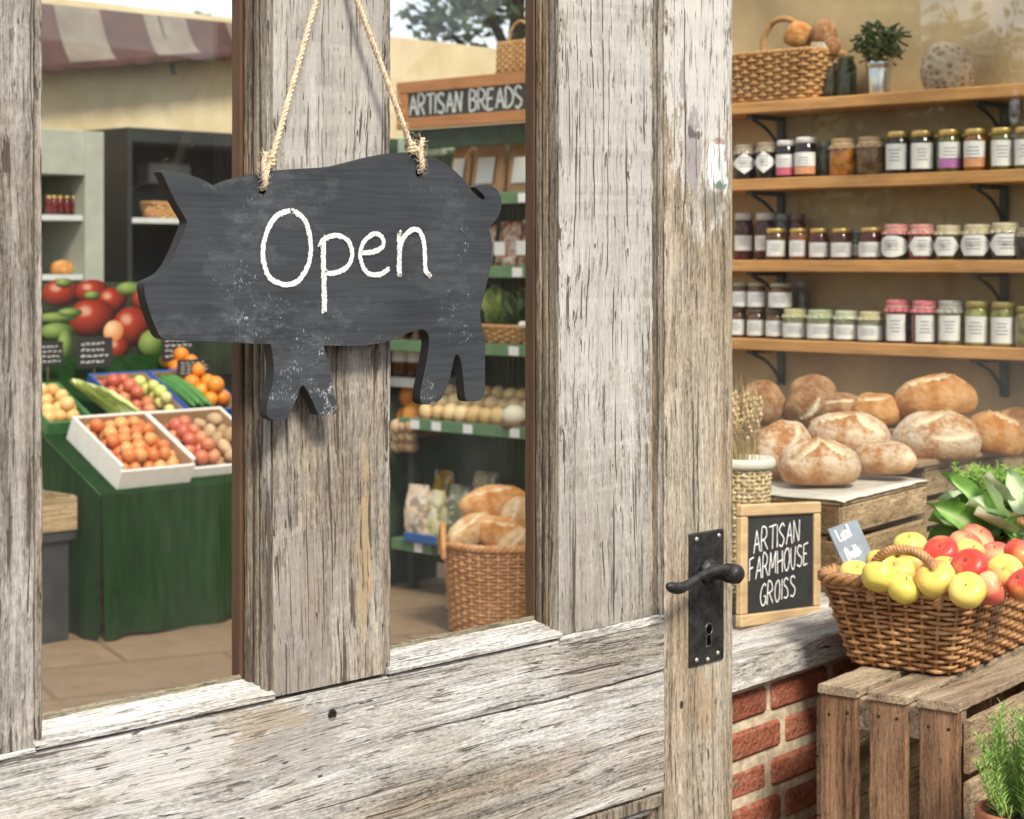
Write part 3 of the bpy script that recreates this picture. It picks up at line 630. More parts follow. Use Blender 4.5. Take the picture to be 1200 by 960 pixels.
# ------------------------------------------------------------------ chalkboard on the sill
M_slab = plain('chalkboard_black', (.026, .027, .026), .7, .35, 14, .1, 200)
M_pine = wood('pale_pine_frame', (.62, .44, .24), 'X', 6, .55, .2)
def chalkboard():
    bo = .145; bl2 = PF(861, 746, bo); br = PF(951, 708, bo - .0); 
    ux = FD; w = (br - bl2).dot(FD); hgt = .236; lean = R(2.5)
    up = (UP * math.cos(lean) + FN * math.sin(lean)); rot = R(-4.5)
    ux2 = (ux * math.cos(rot) + up * math.sin(rot)); uy2 = (up * math.cos(rot) - ux * math.sin(rot)); nn = ux2.cross(uy2)    # nn points to the street
    org = V((bl2.x, bl2.y, ZS + .0115))
    M = Matrix((( ux2.x, uy2.x, nn.x, org.x), (ux2.y, uy2.y, nn.y, org.y), (ux2.z, uy2.z, nn.z, org.z), (0, 0, 0, 1)))
    t = thing('chalkboard', 'pine framed chalkboard reading ARTISAN FARMHOUSE GROISS, leaning on the window sill', 'chalkboard', org)
    f = .024
    w += .012
    for lo, hi in (((0, 0, 0), (w, f, .016)), ((0, hgt - f, 0), (w, hgt, .016)), ((0, f, .0005), (f, hgt - f, .0155)), ((w - f, f, .0005), (w, hgt - f, .0155))):
        b = MB(); b.box(lo, hi, M, .003); obj('frame', b, M_pine, t)
    b = MB(); b.box((f - .003, f - .003, .004), (w - f + .003, hgt - f + .003, .010), M, .0005); obj('slate', b, M_slab, t)
    b = MB(); z = M @ V((0, 0, .0104)); s = (w - 2 * f)
    tilt = R(6); lx = (ux2 * math.cos(tilt) + uy2 * math.sin(tilt)); ly = (uy2 * math.cos(tilt) - ux2 * math.sin(tilt) * -.25).normalized()
    for (tx, fx, fy, hh, ww) in (('ARTISAN', .10, .62, .23, .70), ('FARMHOUSE', .035, .335, .23, .90), ('GROISS', .20, .065, .22, .54)):
        o = z + ux2 * (f + s * fx) + uy2 * (f + (hgt - 2 * f) * fy); size = (hgt - 2 * f) * hh
        m0 = MB(); L = letters(m0, tx, o, lx, ly, size, .004)
        letters(b, tx, o, lx, ly, size, .0030, 1, .3, .035, 9, .0006, s * ww / L)
    obj('chalk_lettering', b, M_chalk, t)
chalkboard()

# ------------------------------------------------------------------ display inside the window
M_counter = wood('dark_counter', (.20, .13, .08), 'X', 9)
cnt = thing('display_counter', 'wooden display counter standing behind the shop window under the bread crates', 'counter', FP(.6, .3, 0))
b = MB(); ctr = [FP(L0 + .08, .24, 0), FP(1.9, .24, 0), V((4.83, 2.75, 0)), V((4.83, 3.6, 0)), V((4.12, 3.6, 0))]
b.prism([p + UP * .755 for p in ctr], [p + UP * .72 for p in ctr]); obj('counter_top', b, M_counter, cnt)
for p in (FP(L0 + .12, .30, 0), FP(1.8, .30, 0), V((4.78, 3.5, 0)), V((4.2, 3.5, 0))):
    b = MB(); b.box((p.x - .03, p.y - .03, 0), (p.x + .03, p.y + .03, .72)); obj('leg', b, M_counter, cnt)
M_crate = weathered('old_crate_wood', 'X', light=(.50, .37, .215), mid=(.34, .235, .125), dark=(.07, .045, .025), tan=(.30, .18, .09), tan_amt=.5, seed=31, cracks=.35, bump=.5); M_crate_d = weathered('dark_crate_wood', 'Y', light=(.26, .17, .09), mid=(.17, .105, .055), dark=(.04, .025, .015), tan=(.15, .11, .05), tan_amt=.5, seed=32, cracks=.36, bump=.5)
M_sheet = plain('floury_paper', (.58, .53, .46), .9, .15, 30)
def bread_crate(name, label, px, py, t, rot, L, W, ztop, zbot, sheet):
    c0 = P(px, py, t); M = Matrix.Translation((c0.x, c0.y, 0)) @ Matrix.Rotation(rot, 4, 'Z')      # corner nearest the street; x to the right, y to the back
    th = thing(name, label, 'crate', (c0.x, c0.y, zbot)); n = 3; h = ztop - zbot; sh = h / n
    for k in range(n):
        z0 = zbot + k * sh + .004; z1 = zbot + (k + 1) * sh - .012
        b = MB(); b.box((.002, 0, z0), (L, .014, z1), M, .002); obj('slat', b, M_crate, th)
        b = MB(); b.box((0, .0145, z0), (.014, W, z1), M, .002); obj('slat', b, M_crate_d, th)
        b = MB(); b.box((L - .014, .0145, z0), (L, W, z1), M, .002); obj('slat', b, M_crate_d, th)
    for (x, y) in ((.016, .016), (L - .046, .016), (.016, W - .03), (L - .046, W - .03)):
        b = MB(); b.box((x, y, zbot), (x + .03, y + .03, ztop - .02), M, .002); obj('corner_post', b, M_crate_d, th)
    b = MB(); b.box((.0, .0, ztop - .010), (L + .004, W, ztop), M, .002); obj('board_top', b, M_crate, th)
    if sheet:
        b = MB()
        def fn(u, v):
            x = -.004 + u * (L + .004); y = -.005 + v * (W + .001); z = ztop + .004 + .003 * N3((x * 14, y * 14, 1)) + .004 * max(0, N3((x * 9, y * 7, 5)))
            if x < 0: z -= .003
            if y < 0: z -= .003
            return M @ V((x, y, z))
        b.grid(fn, 30, 30); o = solo('paper_sheet', b, M_sheet, 'floury pale paper sheet lying on the crate under the four front loaves', 'paper', None, c0)
        md = o.modifiers.new('thick', 'SOLIDIFY'); md.thickness = .0015
    return M
ZC1 = .9865; ZC2 = .986
MC1 = bread_crate('bread_crate', 'slatted wooden crate with a paper sheet on top, behind the chalkboard', 988, 588, 4.05, R(9), .46, .62, ZC1, .757, True)
MC2 = bread_crate('bread_crate', 'slatted wooden crate carrying big loaves behind the leafy greens', 1084, 548, 4.72, R(6), .62, .30, ZC2, .757, False)
b = MB(); p = P(1076, 549, 4.68); M = Matrix.Translation((p.x, p.y, ZC2 + .001)) @ Matrix.Rotation(R(4), 4, 'Z'); b.box((0, 0, 0), (.68, .3, .016), M, .003); solo('bread_board', b, wood('bread_board_wood', (.40, .27, .15), 'X', 5), 'wide plank lying on the crate under the stacked loaves', 'board', None, p)
ZB2 = ZC2 + .017

# loaves ---------------------------------------------------------------
def loaf_mat(name, crust, pale, dark, flour):
    t = NT(name); c = t.coord('Object'); a = t.n('ShaderNodeAttribute'); a.attribute_name = 'score'; s = a.outputs['Fac']
    n1 = t.noise(c, 14, 4, .6); n2 = t.noise(c, 90, 4, .65); n3 = t.noise(c, 38, 3)
    col = t.mix(t.ramp(n1, .35, .65), dark, crust); col = t.mix(t.ramp(n3, .5, .7, 0, .5), col, pale)
    fl_ = t.math('MULTIPLY', t.ramp(t.math('ADD', t.math('MULTIPLY', n1, .6), t.math('MULTIPLY', n2, .4)), .42, .56), flour)
    z = t.n('ShaderNodeSeparateXYZ'); t.l(c, z.inputs[0]); fl_ = t.math('MULTIPLY', fl_, t.ramp(z.outputs[2], .0, .05))
    col = t.mix(fl_, col, (.80, .71, .57)); col = t.mix(t.math('MULTIPLY', s, .92), col, (.84, .72, .50))
    col = t.mix(t.ramp(n2, .68, .78, 0, .6), col, (.20, .085, .03))
    t.bump(t.math('ADD', t.math('MULTIPLY', n2, .8), n1), .8, .008); return t.base(col, .7, Specular_IOR_Level=.25)
M_loafA = loaf_mat('floury_crust', (.56, .27, .085), (.70, .45, .19), (.40, .16, .045), .70)
M_loafB = loaf_mat('golden_crust', (.62, .27, .05), (.74, .44, .14), (.42, .15, .022), .2)
M_loafC = loaf_mat('dark_crust', (.40, .18, .055), (.58, .34, .14), (.22, .085, .025), .2)
def loaf(name, label, pos, L, W, H, rz, mat, scores, tilt=(0, 0), group=None, cat='loaf', sd=0):
    b = MB(); sc = []; nu, nv = 56, 32; vs = []; fs = []
    for j in range(nv + 1):
        th = math.pi * j / nv
        for i in range(nu):
            ph = 2 * math.pi * i / nu
            x = math.sin(th) * math.cos(ph); y = math.sin(th) * math.sin(ph); z = math.cos(th)
            x = math.copysign(abs(x) ** .92, x)
            zz = z if z > 0 else max(z * 1.0, -.62 - .04 * z)
            p = V((x * L / 2, y * W / 2 * (1 - .10 * x * x), (zz + .62) / 1.62 * H))
            d = 1 + .055 * N3((x * 1.6 + sd, y * 1.6, z * 1.6), 1) + .02 * N3((x * 5 + sd, y * 5, z * 5), 1)
            s_ = 0.0
            Yp = z * .80 + y * .60
            if -y * .8 + z * .6 > -.15:
                for (x0, y0, x1, y1, wd_) in scores:
                    ax, ay = x1 - x0, y1 - y0; tt = max(0, min(1, ((x - x0) * ax + (Yp - y0) * ay) / (ax * ax + ay * ay)))
                    bow = .10 * math.sin(tt * math.pi)
                    dd = math.hypot(x - x0 - ax * tt - ay * bow, Yp - y0 - ay * tt + ax * bow) / wd_ / (.35 + .65 * math.sin(math.pi * min(max(tt, .04), .96)))
                    if dd < 1: s_ = max(s_, 1 - dd ** 4); 
                    d += .05 * math.exp(-((dd - 1.15) / .3) ** 2) - (.075 * max(0, 1 - dd * dd))
            p = V((p.x * d, p.y * d, p.z * (d if z > -.3 else 1)))
            vs.append(p); sc.append(s_)
    for j in range(nv):
        for i in range(nu): fs.append((j * nu + i, (j + 1) * nu + i, (j + 1) * nu + (i + 1) % nu, j * nu + (i + 1) % nu))
    b.add(vs, fs, 0, True); b.attr['score'] = sc
    o = solo(name, b, mat, label, cat, group, (0, 0, 0)); o.location = pos; o.rotation_euler = (tilt[0], tilt[1], rz); return o
def onz(px, py, z): return PZ(px, py, z)
cross = [(-.75, -.1, .75, .25, .14), (-.1, -.75, .2, .75, .13)]; slash = [(-.8, -.25, .6, .45, .16)]; two = [(-.75, -.35, .35, .45, .14), (-.15, -.6, .8, .15, .13)]
vr = A - R(90)                                                # rotation that faces a loaf across the view
loaf('sourdough_loaf', 'round floury loaf with a curved slash, front left on the paper sheet', P(960, 566, 4.27), .185, .15, .098, vr + .1, M_loafA, [(-.8, -.1, -.05, .62, .12), (.0, .62, .62, -.05, .15)], sd=1)
loaf('sourdough_loaf', 'low pale loaf at the sheet edge, right of the front floury loaf', P(1035, 554, 4.40), .150, .13, .076, vr - .15, M_loafA, [(-.4, .55, .5, .5, .06)], sd=2)
loaf('sourdough_loaf', 'long floury loaf with two broad white slashes, lying across the two front loaves', P(993, 529, 4.50), .202, .15, .094, vr - .12, M_loafA, [(-.85, .25, .1, .62, .13), (.15, .66, .70, -.05, .20)], (R(4), R(6)), sd=3)
loaf('sourdough_loaf', 'floury brown loaf tipped on its side next to the wheat basket', P(921, 545, 4.42), .15, .12, .110, vr + .5, M_loafA, [(-.4, .0, .6, .4, .12)], (R(18), R(-28)), sd=4)
loaf('sourdough_loaf', 'big loaf with a long curved slash at the front of the plank', P(1098, 537, 4.83), .225, .17, .120, vr - .1, M_loafA, [(-.8, .0, .2, .68, .15), (-.2, -.45, .85, -.05, .13)], sd=5)
loaf('sourdough_loaf', 'loaf with a floury top at the right end of the plank', P(1160, 531, 5.0), .175, .15, .108, vr + .3, M_loafB, [(-.3, .65, .6, .05, .14)], (0, R(12)), sd=6)
loaf('sourdough_loaf', 'orange brown loaf resting on top of the two plank loaves', P(1098, 488, 4.98), .215, .15, .108, vr + .05, M_loafB, [(-.9, .35, .5, .68, .12)], (R(-3), R(-4)), sd=7)
loaf('dark_loaf', 'glossy dark round loaf at the far left beside the door', P(891, 489, 5.0), .125, .12, .105, vr, M_loafC, [], (R(30), 0), sd=8)
loaf('dark_loaf', 'brown loaf standing on edge with a cracked face, behind the wheat basket', P(936, 492, 4.98), .11, .09, .105, vr + .2, M_loafC, [(-.3, -.5, .3, .5, .2)], (R(40), R(10)), sd=9)
loaf('dark_loaf', 'dark brown loaf with its round top just behind the cracked one', P(952, 478, 5.2), .13, .10, .092, vr, M_loafC, [], sd=10)
loaf('dark_loaf', 'flat brown loaf in shade behind the long floury loaf', P(983, 490, 5.05), .155, .12, .066, vr, M_loafC, [(-.7, 0, .7, .2, .1)], sd=11)
loaf('dark_loaf', 'golden brown loaf half hidden between the long loaf and the orange loaf', P(1026, 497, 5.0), .14, .12, .082, vr - .2, M_loafB, [(-.6, .3, .5, .3, .1)], sd=12)
loaf('dark_loaf', 'brown loaf tucked below the orange brown loaf', P(1055, 508, 5.1), .10, .10, .07, vr, M_loafC, [], sd=13)
loaf('dark_loaf', 'shadowed round loaf at the right edge behind the plank', P(1192, 524, 5.22), .14, .12, .11, vr, M_loafC, [], sd=14)
# things that carry the rear loaves: a raised wooden tray at the back
tr = P(960, 500, 5.05); M = Matrix.Translation((tr.x, tr.y, 0)) @ Matrix.Rotation(vr, 4, 'Z'); t_ = thing('bread_tray', 'shallow wooden tray on legs holding the dark loaves at the back of the window', 'tray', (tr.x, tr.y, 0.757))
zt_ = 1.5 - (494 - HZ) * 5.05 / F - .012
b = MB(); b.box((-.30, -.09, zt_ - .012), (.34, .22, zt_), M); obj('tray_base', b, M_crate, t_)
b = MB(); b.box((-.30, -.10, zt_ - .012), (.10, -.088, zt_ + .02), M); obj('tray_rim', b, wood('tan_tray', (.45, .28, .12), 'X', 8), t_)
for (x, y) in ((-.28, -.07), (.3, -.07), (-.28, .19), (.3, .19)):
    b = MB(); b.box((x, y, .757), (x + .025, y + .02, zt_ - .012), M); obj('leg', b, M_crate_d, t_)
b = MB(); p = P(1040, 520, 4.95); M = Matrix.Translation((p.x, p.y, 0)) @ Matrix.Rotation(vr, 4, 'Z'); b.box((-.02, -.06, .757), (.16, .12, 1.5 - (505 - HZ) * 4.95 / F), M, .004); solo('wooden_box', b, M_crate_d, 'dark wooden box under the golden loaf behind the plank', 'box', None, (p.x, p.y, .757))

# wicker ---------------------------------------------------------------
def wick_mat(name, a, c2, sc=40):
    t = NT(name); c = t.coord('Position'); n = t.noise(c, sc, 3); n2 = t.noise(c, 240, 3)
    n = t.math('ADD', n, t.math('MULTIPLY', t.math('SUBTRACT', t.noise(c, 9, 2), .5), .6))
    col = t.mix(t.ramp(n, .3, .7), a, c2); col = t.mix(t.ramp(n2, .4, .75, 0, .5), col, tuple(x * .45 for x in a)); t.bump(n2, .4, .002); return t.base(col, .5)
M_wick = wick_mat('brown_willow', (.27, .11, .035), (.60, .34, .15)); M_wickL = wick_mat('honey_willow', (.46, .19, .065), (.68, .37, .16)); M_wickD = plain('wicker_gap_shade', (.10, .055, .028), .8)
M_wickT = wick_mat('tan_willow', (.46, .23, .07), (.64, .38, .15))
def wicker(th, path, rows, stakes, rw, amp, mat, inner=.92, strands=1, sub=4, n=6, rim=.008, vjit=.25, rimmat=None):
    """path(u, v): the basket's wall, u round it, v from foot to rim"""
    b = MB(); N = stakes * sub
    def nrm(u, v):
        e = .002; d = path((u + e) % 1, v) - path((u - e) % 1, v); return V((d.y, -d.x, 0)).normalized()
    for j in range(rows):
        for s in range(strands):
            v = (j + .5 + (s - (strands - 1) / 2) * .38) / rows; pts = []; rr = []
            for i in range(N):
                u = i / N; o = amp * math.cos(math.pi * stakes * u + math.pi * j); q = path(u, v); k = q + nrm(u, v) * (o + .15 * amp * N3((u * 40, j * 3.1, s)))
                k.z += vjit * rw * N3((u * 30, j * 1.7, s + 5)) * 2; pts.append(k); rr.append(rw * (1 + .22 * N3((u * 25, j * 2.3, s))))
            b.tube(pts, rr, n, False, 0, True, True)
    for k in range(stakes):
        u = k / stakes; b.tube([path(u, v) for v in (0, .25, .5, .75, 1)], rw * 1.15, 5, True, 0)
    obj('woven_side', b, mat, th)
    b = MB(); S = []
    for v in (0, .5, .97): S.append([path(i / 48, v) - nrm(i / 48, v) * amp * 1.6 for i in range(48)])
    b.loft(S, False, 0, True); bt = [path(i / 48, 0.03) for i in range(48)]; b.add(bt, [tuple(range(48))]); obj('gap_shade_liner', b, M_wickD, th, None, False)  # dark shell blocks the view through and stands for shade between strands
    b = MB(); L = 220
    for s in range(3):
        pts = []
        for i in range(L):
            u = i / L; a = u * 2 * math.pi * round(stakes * .55) + s * 2.094; q = path(u, 1.0); nn = nrm(u, 1.0); pts.append(q + nn * rim * .75 * math.cos(a) + UP * rim * (.75 * math.sin(a) + .3))
        b.tube(pts, rim * .62, 6, False, 0, True, True)
    obj('rim', b, rimmat or mat, th)
def twisted(pts, r, turns, strands=4, n=6):
    b = MB(); q = smoothline(pts, 14); m = len(q); ref = None; fr = []
    for i in range(m):
        d = (q[min(i + 1, m - 1)] - q[max(i - 1, 0)]).normalized(); ref = d.orthogonal().normalized() if ref is None else (ref - d * ref.dot(d)).normalized(); fr.append((ref, d.cross(ref)))
    for s in range(strands):
        b.tube([q[i] + (fr[i][0] * math.cos(i / m * turns * 6.283 + s * 6.283 / strands) + fr[i][1] * math.sin(i / m * turns * 6.283 + s * 6.283 / strands)) * r * .6 for i in range(m)], r * .55, n)
    return b
def rrect(u, w, d, r=.35):
    """rounded rectangle, walked by length"""
    n = 4.6; a = u * 2 * math.pi
    # even spacing along the outline by table
    return RR[int(u * 4000) % 4000]
def rr_table(p=.22, asp=1.0):
    raw = []
    for i in range(8000):
        a = i / 8000 * 2 * math.pi; c, s = math.cos(a), math.sin(a); raw.append((math.copysign(abs(c) ** p, c) * asp, math.copysign(abs(s) ** p, s)))
    L = [0]
    for i in range(1, 8001): L.append(L[-1] + math.hypot(raw[i % 8000][0] - raw[i - 1][0], raw[i % 8000][1] - raw[i - 1][1]))
    out = []; k = 0
    for i in range(4000):
        t = L[-1] * i / 4000
        while L[k + 1] < t: k += 1
        f = (t - L[k]) / max(1e-9, L[k + 1] - L[k]); a, c = raw[k], raw[(k + 1) % 8000]; out.append(((a[0] + (c[0] - a[0]) * f) / asp, a[1] + (c[1] - a[1]) * f))
    return out
def rect_path(M, w0, d0, w1, d1, h, tab):
    def f(u, v):
        x = u * 4000; i = int(x) % 4000; fr = x - int(x); a = tab[i]; c = tab[(i + 1) % 4000]; k = v ** .9
        return M @ V(((a[0] + (c[0] - a[0]) * fr) * (w0 + (w1 - w0) * k) / 2, (a[1] + (c[1] - a[1]) * fr) * (d0 + (d1 - d0) * k) / 2, v * h))
    return f

# ------------------------------------------------------------------ slatted crate, apple basket outside
ZK = .755
kc = PZ(1125, 825, ZK); KM = Matrix.Translation((kc.x, kc.y, 0)) @ Matrix.Rotation(R(7.5), 4, 'Z')     # corner nearest the camera; x right, y back
KW, KL = .262, .62
def slat_mat(nm, col, ax, sd): return wood(nm, col, ax, sd, .75, .45, bump=.5)
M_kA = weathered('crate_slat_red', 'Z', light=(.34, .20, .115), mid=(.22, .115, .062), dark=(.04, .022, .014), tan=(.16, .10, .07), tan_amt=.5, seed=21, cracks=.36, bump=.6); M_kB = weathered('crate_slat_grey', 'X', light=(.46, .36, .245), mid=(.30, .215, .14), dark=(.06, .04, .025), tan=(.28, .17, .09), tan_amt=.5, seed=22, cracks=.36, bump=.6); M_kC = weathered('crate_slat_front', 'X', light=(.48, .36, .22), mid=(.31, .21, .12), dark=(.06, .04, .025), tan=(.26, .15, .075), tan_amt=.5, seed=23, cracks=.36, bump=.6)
kr = thing('slatted_crate', 'tall weathered slatted wooden crate standing below the window sill under the apple basket', 'crate', (kc.x, kc.y, 0))
def ksl(name, lo, hi, m, ax):
    b = MB(); member(b, lo, hi, ax, .002, 30, .0012, 0, RND.random() * 9); b.v = [KM @ p for p in b.v]; o = obj(name, b, m, kr); return o
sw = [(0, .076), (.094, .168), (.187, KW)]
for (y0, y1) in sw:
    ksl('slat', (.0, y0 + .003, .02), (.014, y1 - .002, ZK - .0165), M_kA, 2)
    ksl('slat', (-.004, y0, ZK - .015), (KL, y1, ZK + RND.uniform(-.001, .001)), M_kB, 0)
    ksl('slat', (KL - .014, y0, .02), (KL, min(KW, y1 + .017), ZK - .0165), M_kA, 2)  # far end slats widened to touch, keeping the crate's inside dark
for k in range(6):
    z1 = ZK - .030 - k * .104 ; ksl('slat', (.016, -.012, z1 - .090), (KL - .004, .0005, z1), M_kC, 0); ksl('slat', (.016, KW, z1 - .102), (KL - .004, KW + .012, z1), M_kC, 0)  # far side slats nearly closed too, to shut light out
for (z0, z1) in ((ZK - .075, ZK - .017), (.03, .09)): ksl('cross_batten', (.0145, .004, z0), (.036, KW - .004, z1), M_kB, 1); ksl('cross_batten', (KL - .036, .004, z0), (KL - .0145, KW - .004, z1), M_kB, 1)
for (y0, y1) in sw:
    for yq in (y0 + .02, y1 - .02):
        b = MB(); b.lathe([(.0001, .0008), (.0028, .0006), (.003, 0)], 8, KM @ Matrix.Translation((-.0003, yq, ZK - .045 + RND.uniform(-.006, .006))) @ Matrix.Rotation(R(-90), 4, 'Y')); obj('nail', b, M_iron, kr)

tab = rr_table(.22, 1.55)
bc0 = PZ(1113, 797, ZK + .002)
BM = Matrix.Translation((bc0.x, bc0.y, ZK + .004)) @ Matrix.Rotation(R(8.5), 4, 'Z') @ Matrix.Translation((.24, .108, 0))
BH = .158
ab = thing('apple_basket', 'rectangular brown wicker basket with twisted handles, full of apples, on the slatted crate', 'basket', BM.translation)
bp_ = rect_path(BM, .43, .205, .53, .29, BH, tab)
wicker(ab, bp_, 17, 42, .0036, .0050, M_wick, strands=1, rim=.0095, sub=4)
b = MB()
for v in (.93, 1.0):
    b.tube([bp_(i / 160, v) + UP * .002 * math.sin(i * .9) for i in range(160)], .0055, 6, False, 0, True, True)
obj('rim', b, M_wick, ab)
def hnd(xs, side):
    y = side * .172; a = BM @ V((xs, y, BH - .02)); c = BM @ V((xs, y, 0)); 
    return a
def arch(p0, p1, top, nm='handle', r=.0085, turns=9):
    d = p1 - p0; pts = [p0 - UP * .035, p0, p0 + d * .08 + UP * top * .62, p0 + d * .28 + UP * top * .95, p0 + d * .5 + UP * top * 1.02, p0 + d * .72 + UP * top * .95, p0 + d * .92 + UP * top * .62, p1, p1 - UP * .035]
    return twisted(pts, r, turns)
hp0 = BM @ V((-.262, .032, BH)); hp1 = BM @ V((-.262, -.096, BH))
obj('handle', arch(hp0 + V((0, 0, .005)), hp1 + V((0, 0, .005)), .060), M_wick, ab)
hp0 = BM @ V((.268, .085, BH)); hp1 = BM @ V((.268, -.085, BH))
obj('handle', arch(hp0 + V((0, 0, .005)), hp1 + V((0, 0, .005)), .066), M_wick, ab)

# apples
def apple_mat(name, base, blush, lo, hi, dots=True):
    t = NT(name); c = t.coord('Object'); r_ = t.rand(); n = t.noise(t.map(c, (1, 1, .35)), 26, 3, .5); n2 = t.noise(t.map(c, (1, 1, .08)), 190, 3)
    sp = t.n('ShaderNodeSeparateXYZ'); t.l(c, sp.inputs[0])
    v = t.math('ADD', t.math('ADD', n, t.math('MULTIPLY', sp.outputs[0], 9.0)), t.math('MULTIPLY', t.math('SUBTRACT', n2, .5), .25))
    col = t.mix(t.ramp(v, lo, hi), base, blush); col = t.mix(t.ramp(t.noise(c, 480, 1), .70, .76, 0, .5), col, (.75, .62, .38))
    cup = t.math('MULTIPLY', t.ramp(t.math('ADD', t.math('POWER', sp.outputs[0], 2.0), t.math('POWER', sp.outputs[1], 2.0)), .00016, .00003), t.ramp(sp.outputs[2], .02, .03))
    col = t.mix(t.math('MULTIPLY', cup, .8), col, (.36, .27, .10))
    t.bump(t.noise(c, 60, 2), .06, .002); return t.base(col, .36, Coat_Weight=.12, Coat_Roughness=.3, Specular_IOR_Level=.4)
AM = {'green': apple_mat('yellow_green_apple', (.74, .61, .12), (.78, .56, .17), .5, .9), 'red': apple_mat('red_apple', (.74, .44, .13), (.58, .050, .035), -.10, .36), 'mix': apple_mat('blushed_apple', (.76, .58, .13), (.70, .20, .07), .40, .85), 'pink': apple_mat('pink_apple', (.76, .48, .22), (.66, .12, .085), .05, .62)}
M_stem = plain('apple_stem', (.10, .06, .03), .8)
def apple_proto(kind, sd):
    b = MB(); prof = []
    for k in range(21):
        a = math.pi * k / 20; r = math.sin(a); z = -math.cos(a)
        rr = .0345 * (r ** .92) * (1 + .07 * z); zz = .031 * z
        if z > .55: zz -= .011 * ((1 - r) ** 1.4) * 1.0
        if z < -.75: zz += .006 * ((1 - r) ** 1.4)
        prof.append((max(rr, .0001), zz))
    b.lathe(prof, 28, None, 0, True, False, lambda a, z: 1 + .025 * math.cos(a * 5 + sd) * (1 if z < 0 else .4) + .03 * math.cos(a + sd))
    o = solo('apple', b, AM[kind], '', 'apple', 'apples in the wicker basket', (0, 0, 0))
    s = MB(); s.tube([V((0, 0, .016)), V((.0008, 0, .0215)), V((.003, .001, .0265))], [.0011, .0009, .0012], 6); s_ = obj('stem', s, M_stem, o)
    return o
AP = {k: apple_proto(k, i) for i, k in enumerate(AM)}
used_ap = set()
apples = [(1066, 641, 3.62, 'green', 'yellow green apple nearest the back edge of the basket, left of the red apple', (15, -10), 1.05), (1034, 662, 3.50, 'green', 'pale yellow apple right beside the slate price card', (10, 20), 1.0), (1030, 676, 3.34, 'green', 'yellow apple framed inside the arch of the wicker handle', (-30, 15), 1.0),
 (1003, 675, 3.46, 'green', 'yellow apple at the left corner of the basket, behind the handle foot', (25, 5), 1.0), (1053, 672, 3.42, 'green', 'golden apple seen through the right half of the handle arch', (15, -30), 1.0), (1074, 662, 3.48, 'mix', 'yellow apple with an orange cheek, below the red apple', (20, 40), 1.05),
 (1096, 679, 3.30, 'mix', 'large yellow apple with an orange cheek in front of the handle, top of the pile', (35, -25), 1.12), (1080, 656, 3.52, 'pink', 'orange pink apple half hidden left of the red apple', (0, 30), .85),
 (1104, 648, 3.50, 'red', 'deep red apple with its stalk hollow towards the viewer', (38, -20), 1.05), (1136, 665, 3.36, 'red', 'red apple in the middle of the pile, just under the pale orange one', (40, -30), 1.08), (1131, 639, 3.60, 'pink', 'pink apple behind the deep red one', (20, 10), 1.0), (1144, 633, 3.64, 'pink', 'pale orange pink apple at the very back beside the rear handle', (30, 20), 1.05),
 (1136, 650, 3.50, 'mix', 'orange yellow apple between the deep red and the pink apples', (35, 10), .98), (1167, 652, 3.52, 'pink', 'pink red apple below the rear handle', (25, -10), .95), (1178, 672, 3.40, 'mix', 'orange yellow apple at the right of the pile', (50, -20), 1.08), (1196, 652, 3.50, 'red', 'dark red apple cut by the right edge of the view', (20, 30), 1.1),
 (1134, 692, 3.24, 'green', 'yellow green apple resting on the front rim', (48, -15), 1.02), (1160, 690, 3.30, 'pink', 'rosy apple between the front yellow green one and the orange one', (40, 60), .95), (1200, 686, 3.34, 'red', 'red apple low down at the right rim', (20, -40), 1.0), (1110, 668, 3.42, 'green', 'green yellow apple wedged in the centre under the red ones', (10, 10), .95), (1060, 690, 3.32, 'green', 'yellow apple low behind the front rim', (20, 10), .95)]
for (px, py, t_, kd, lb, (rx, ry), sc) in apples:
    sc *= .93; t_ += .07; p = P(px, py, t_); o = AP[kd]; rot = (R(rx), R(ry), RND.uniform(0, 6.28))
    e = Matrix.Rotation(A - R(90), 4, 'Z') @ Matrix.Rotation(R(rx), 4, 'X') @ Matrix.Rotation(R(ry), 4, 'Y') @ Matrix.Rotation(RND.uniform(0, 6.28), 4, 'Z')
    if kd not in used_ap: used_ap.add(kd); q = o; q.location = p; q.rotation_euler = e.to_euler(); q.scale = (sc,) * 3; q['label'] = lb
    else: dup(o, p, e.to_euler(), lb, None, sc)
# lower layer that fills the basket out of sight lines
for k in range(14):
    x = -.18 + (k % 7) * .062; y = -.05 + (k // 7) * .09; p = BM @ V((x, y, .075 + RND.uniform(-.004, .004)))
    dup(AP['green'], p, (RND.uniform(0, 1), RND.uniform(0, 1), RND.uniform(0, 6)), 'yellow green apple buried under the top apples of the basket', 'buried apples in the wicker basket', 1.0)

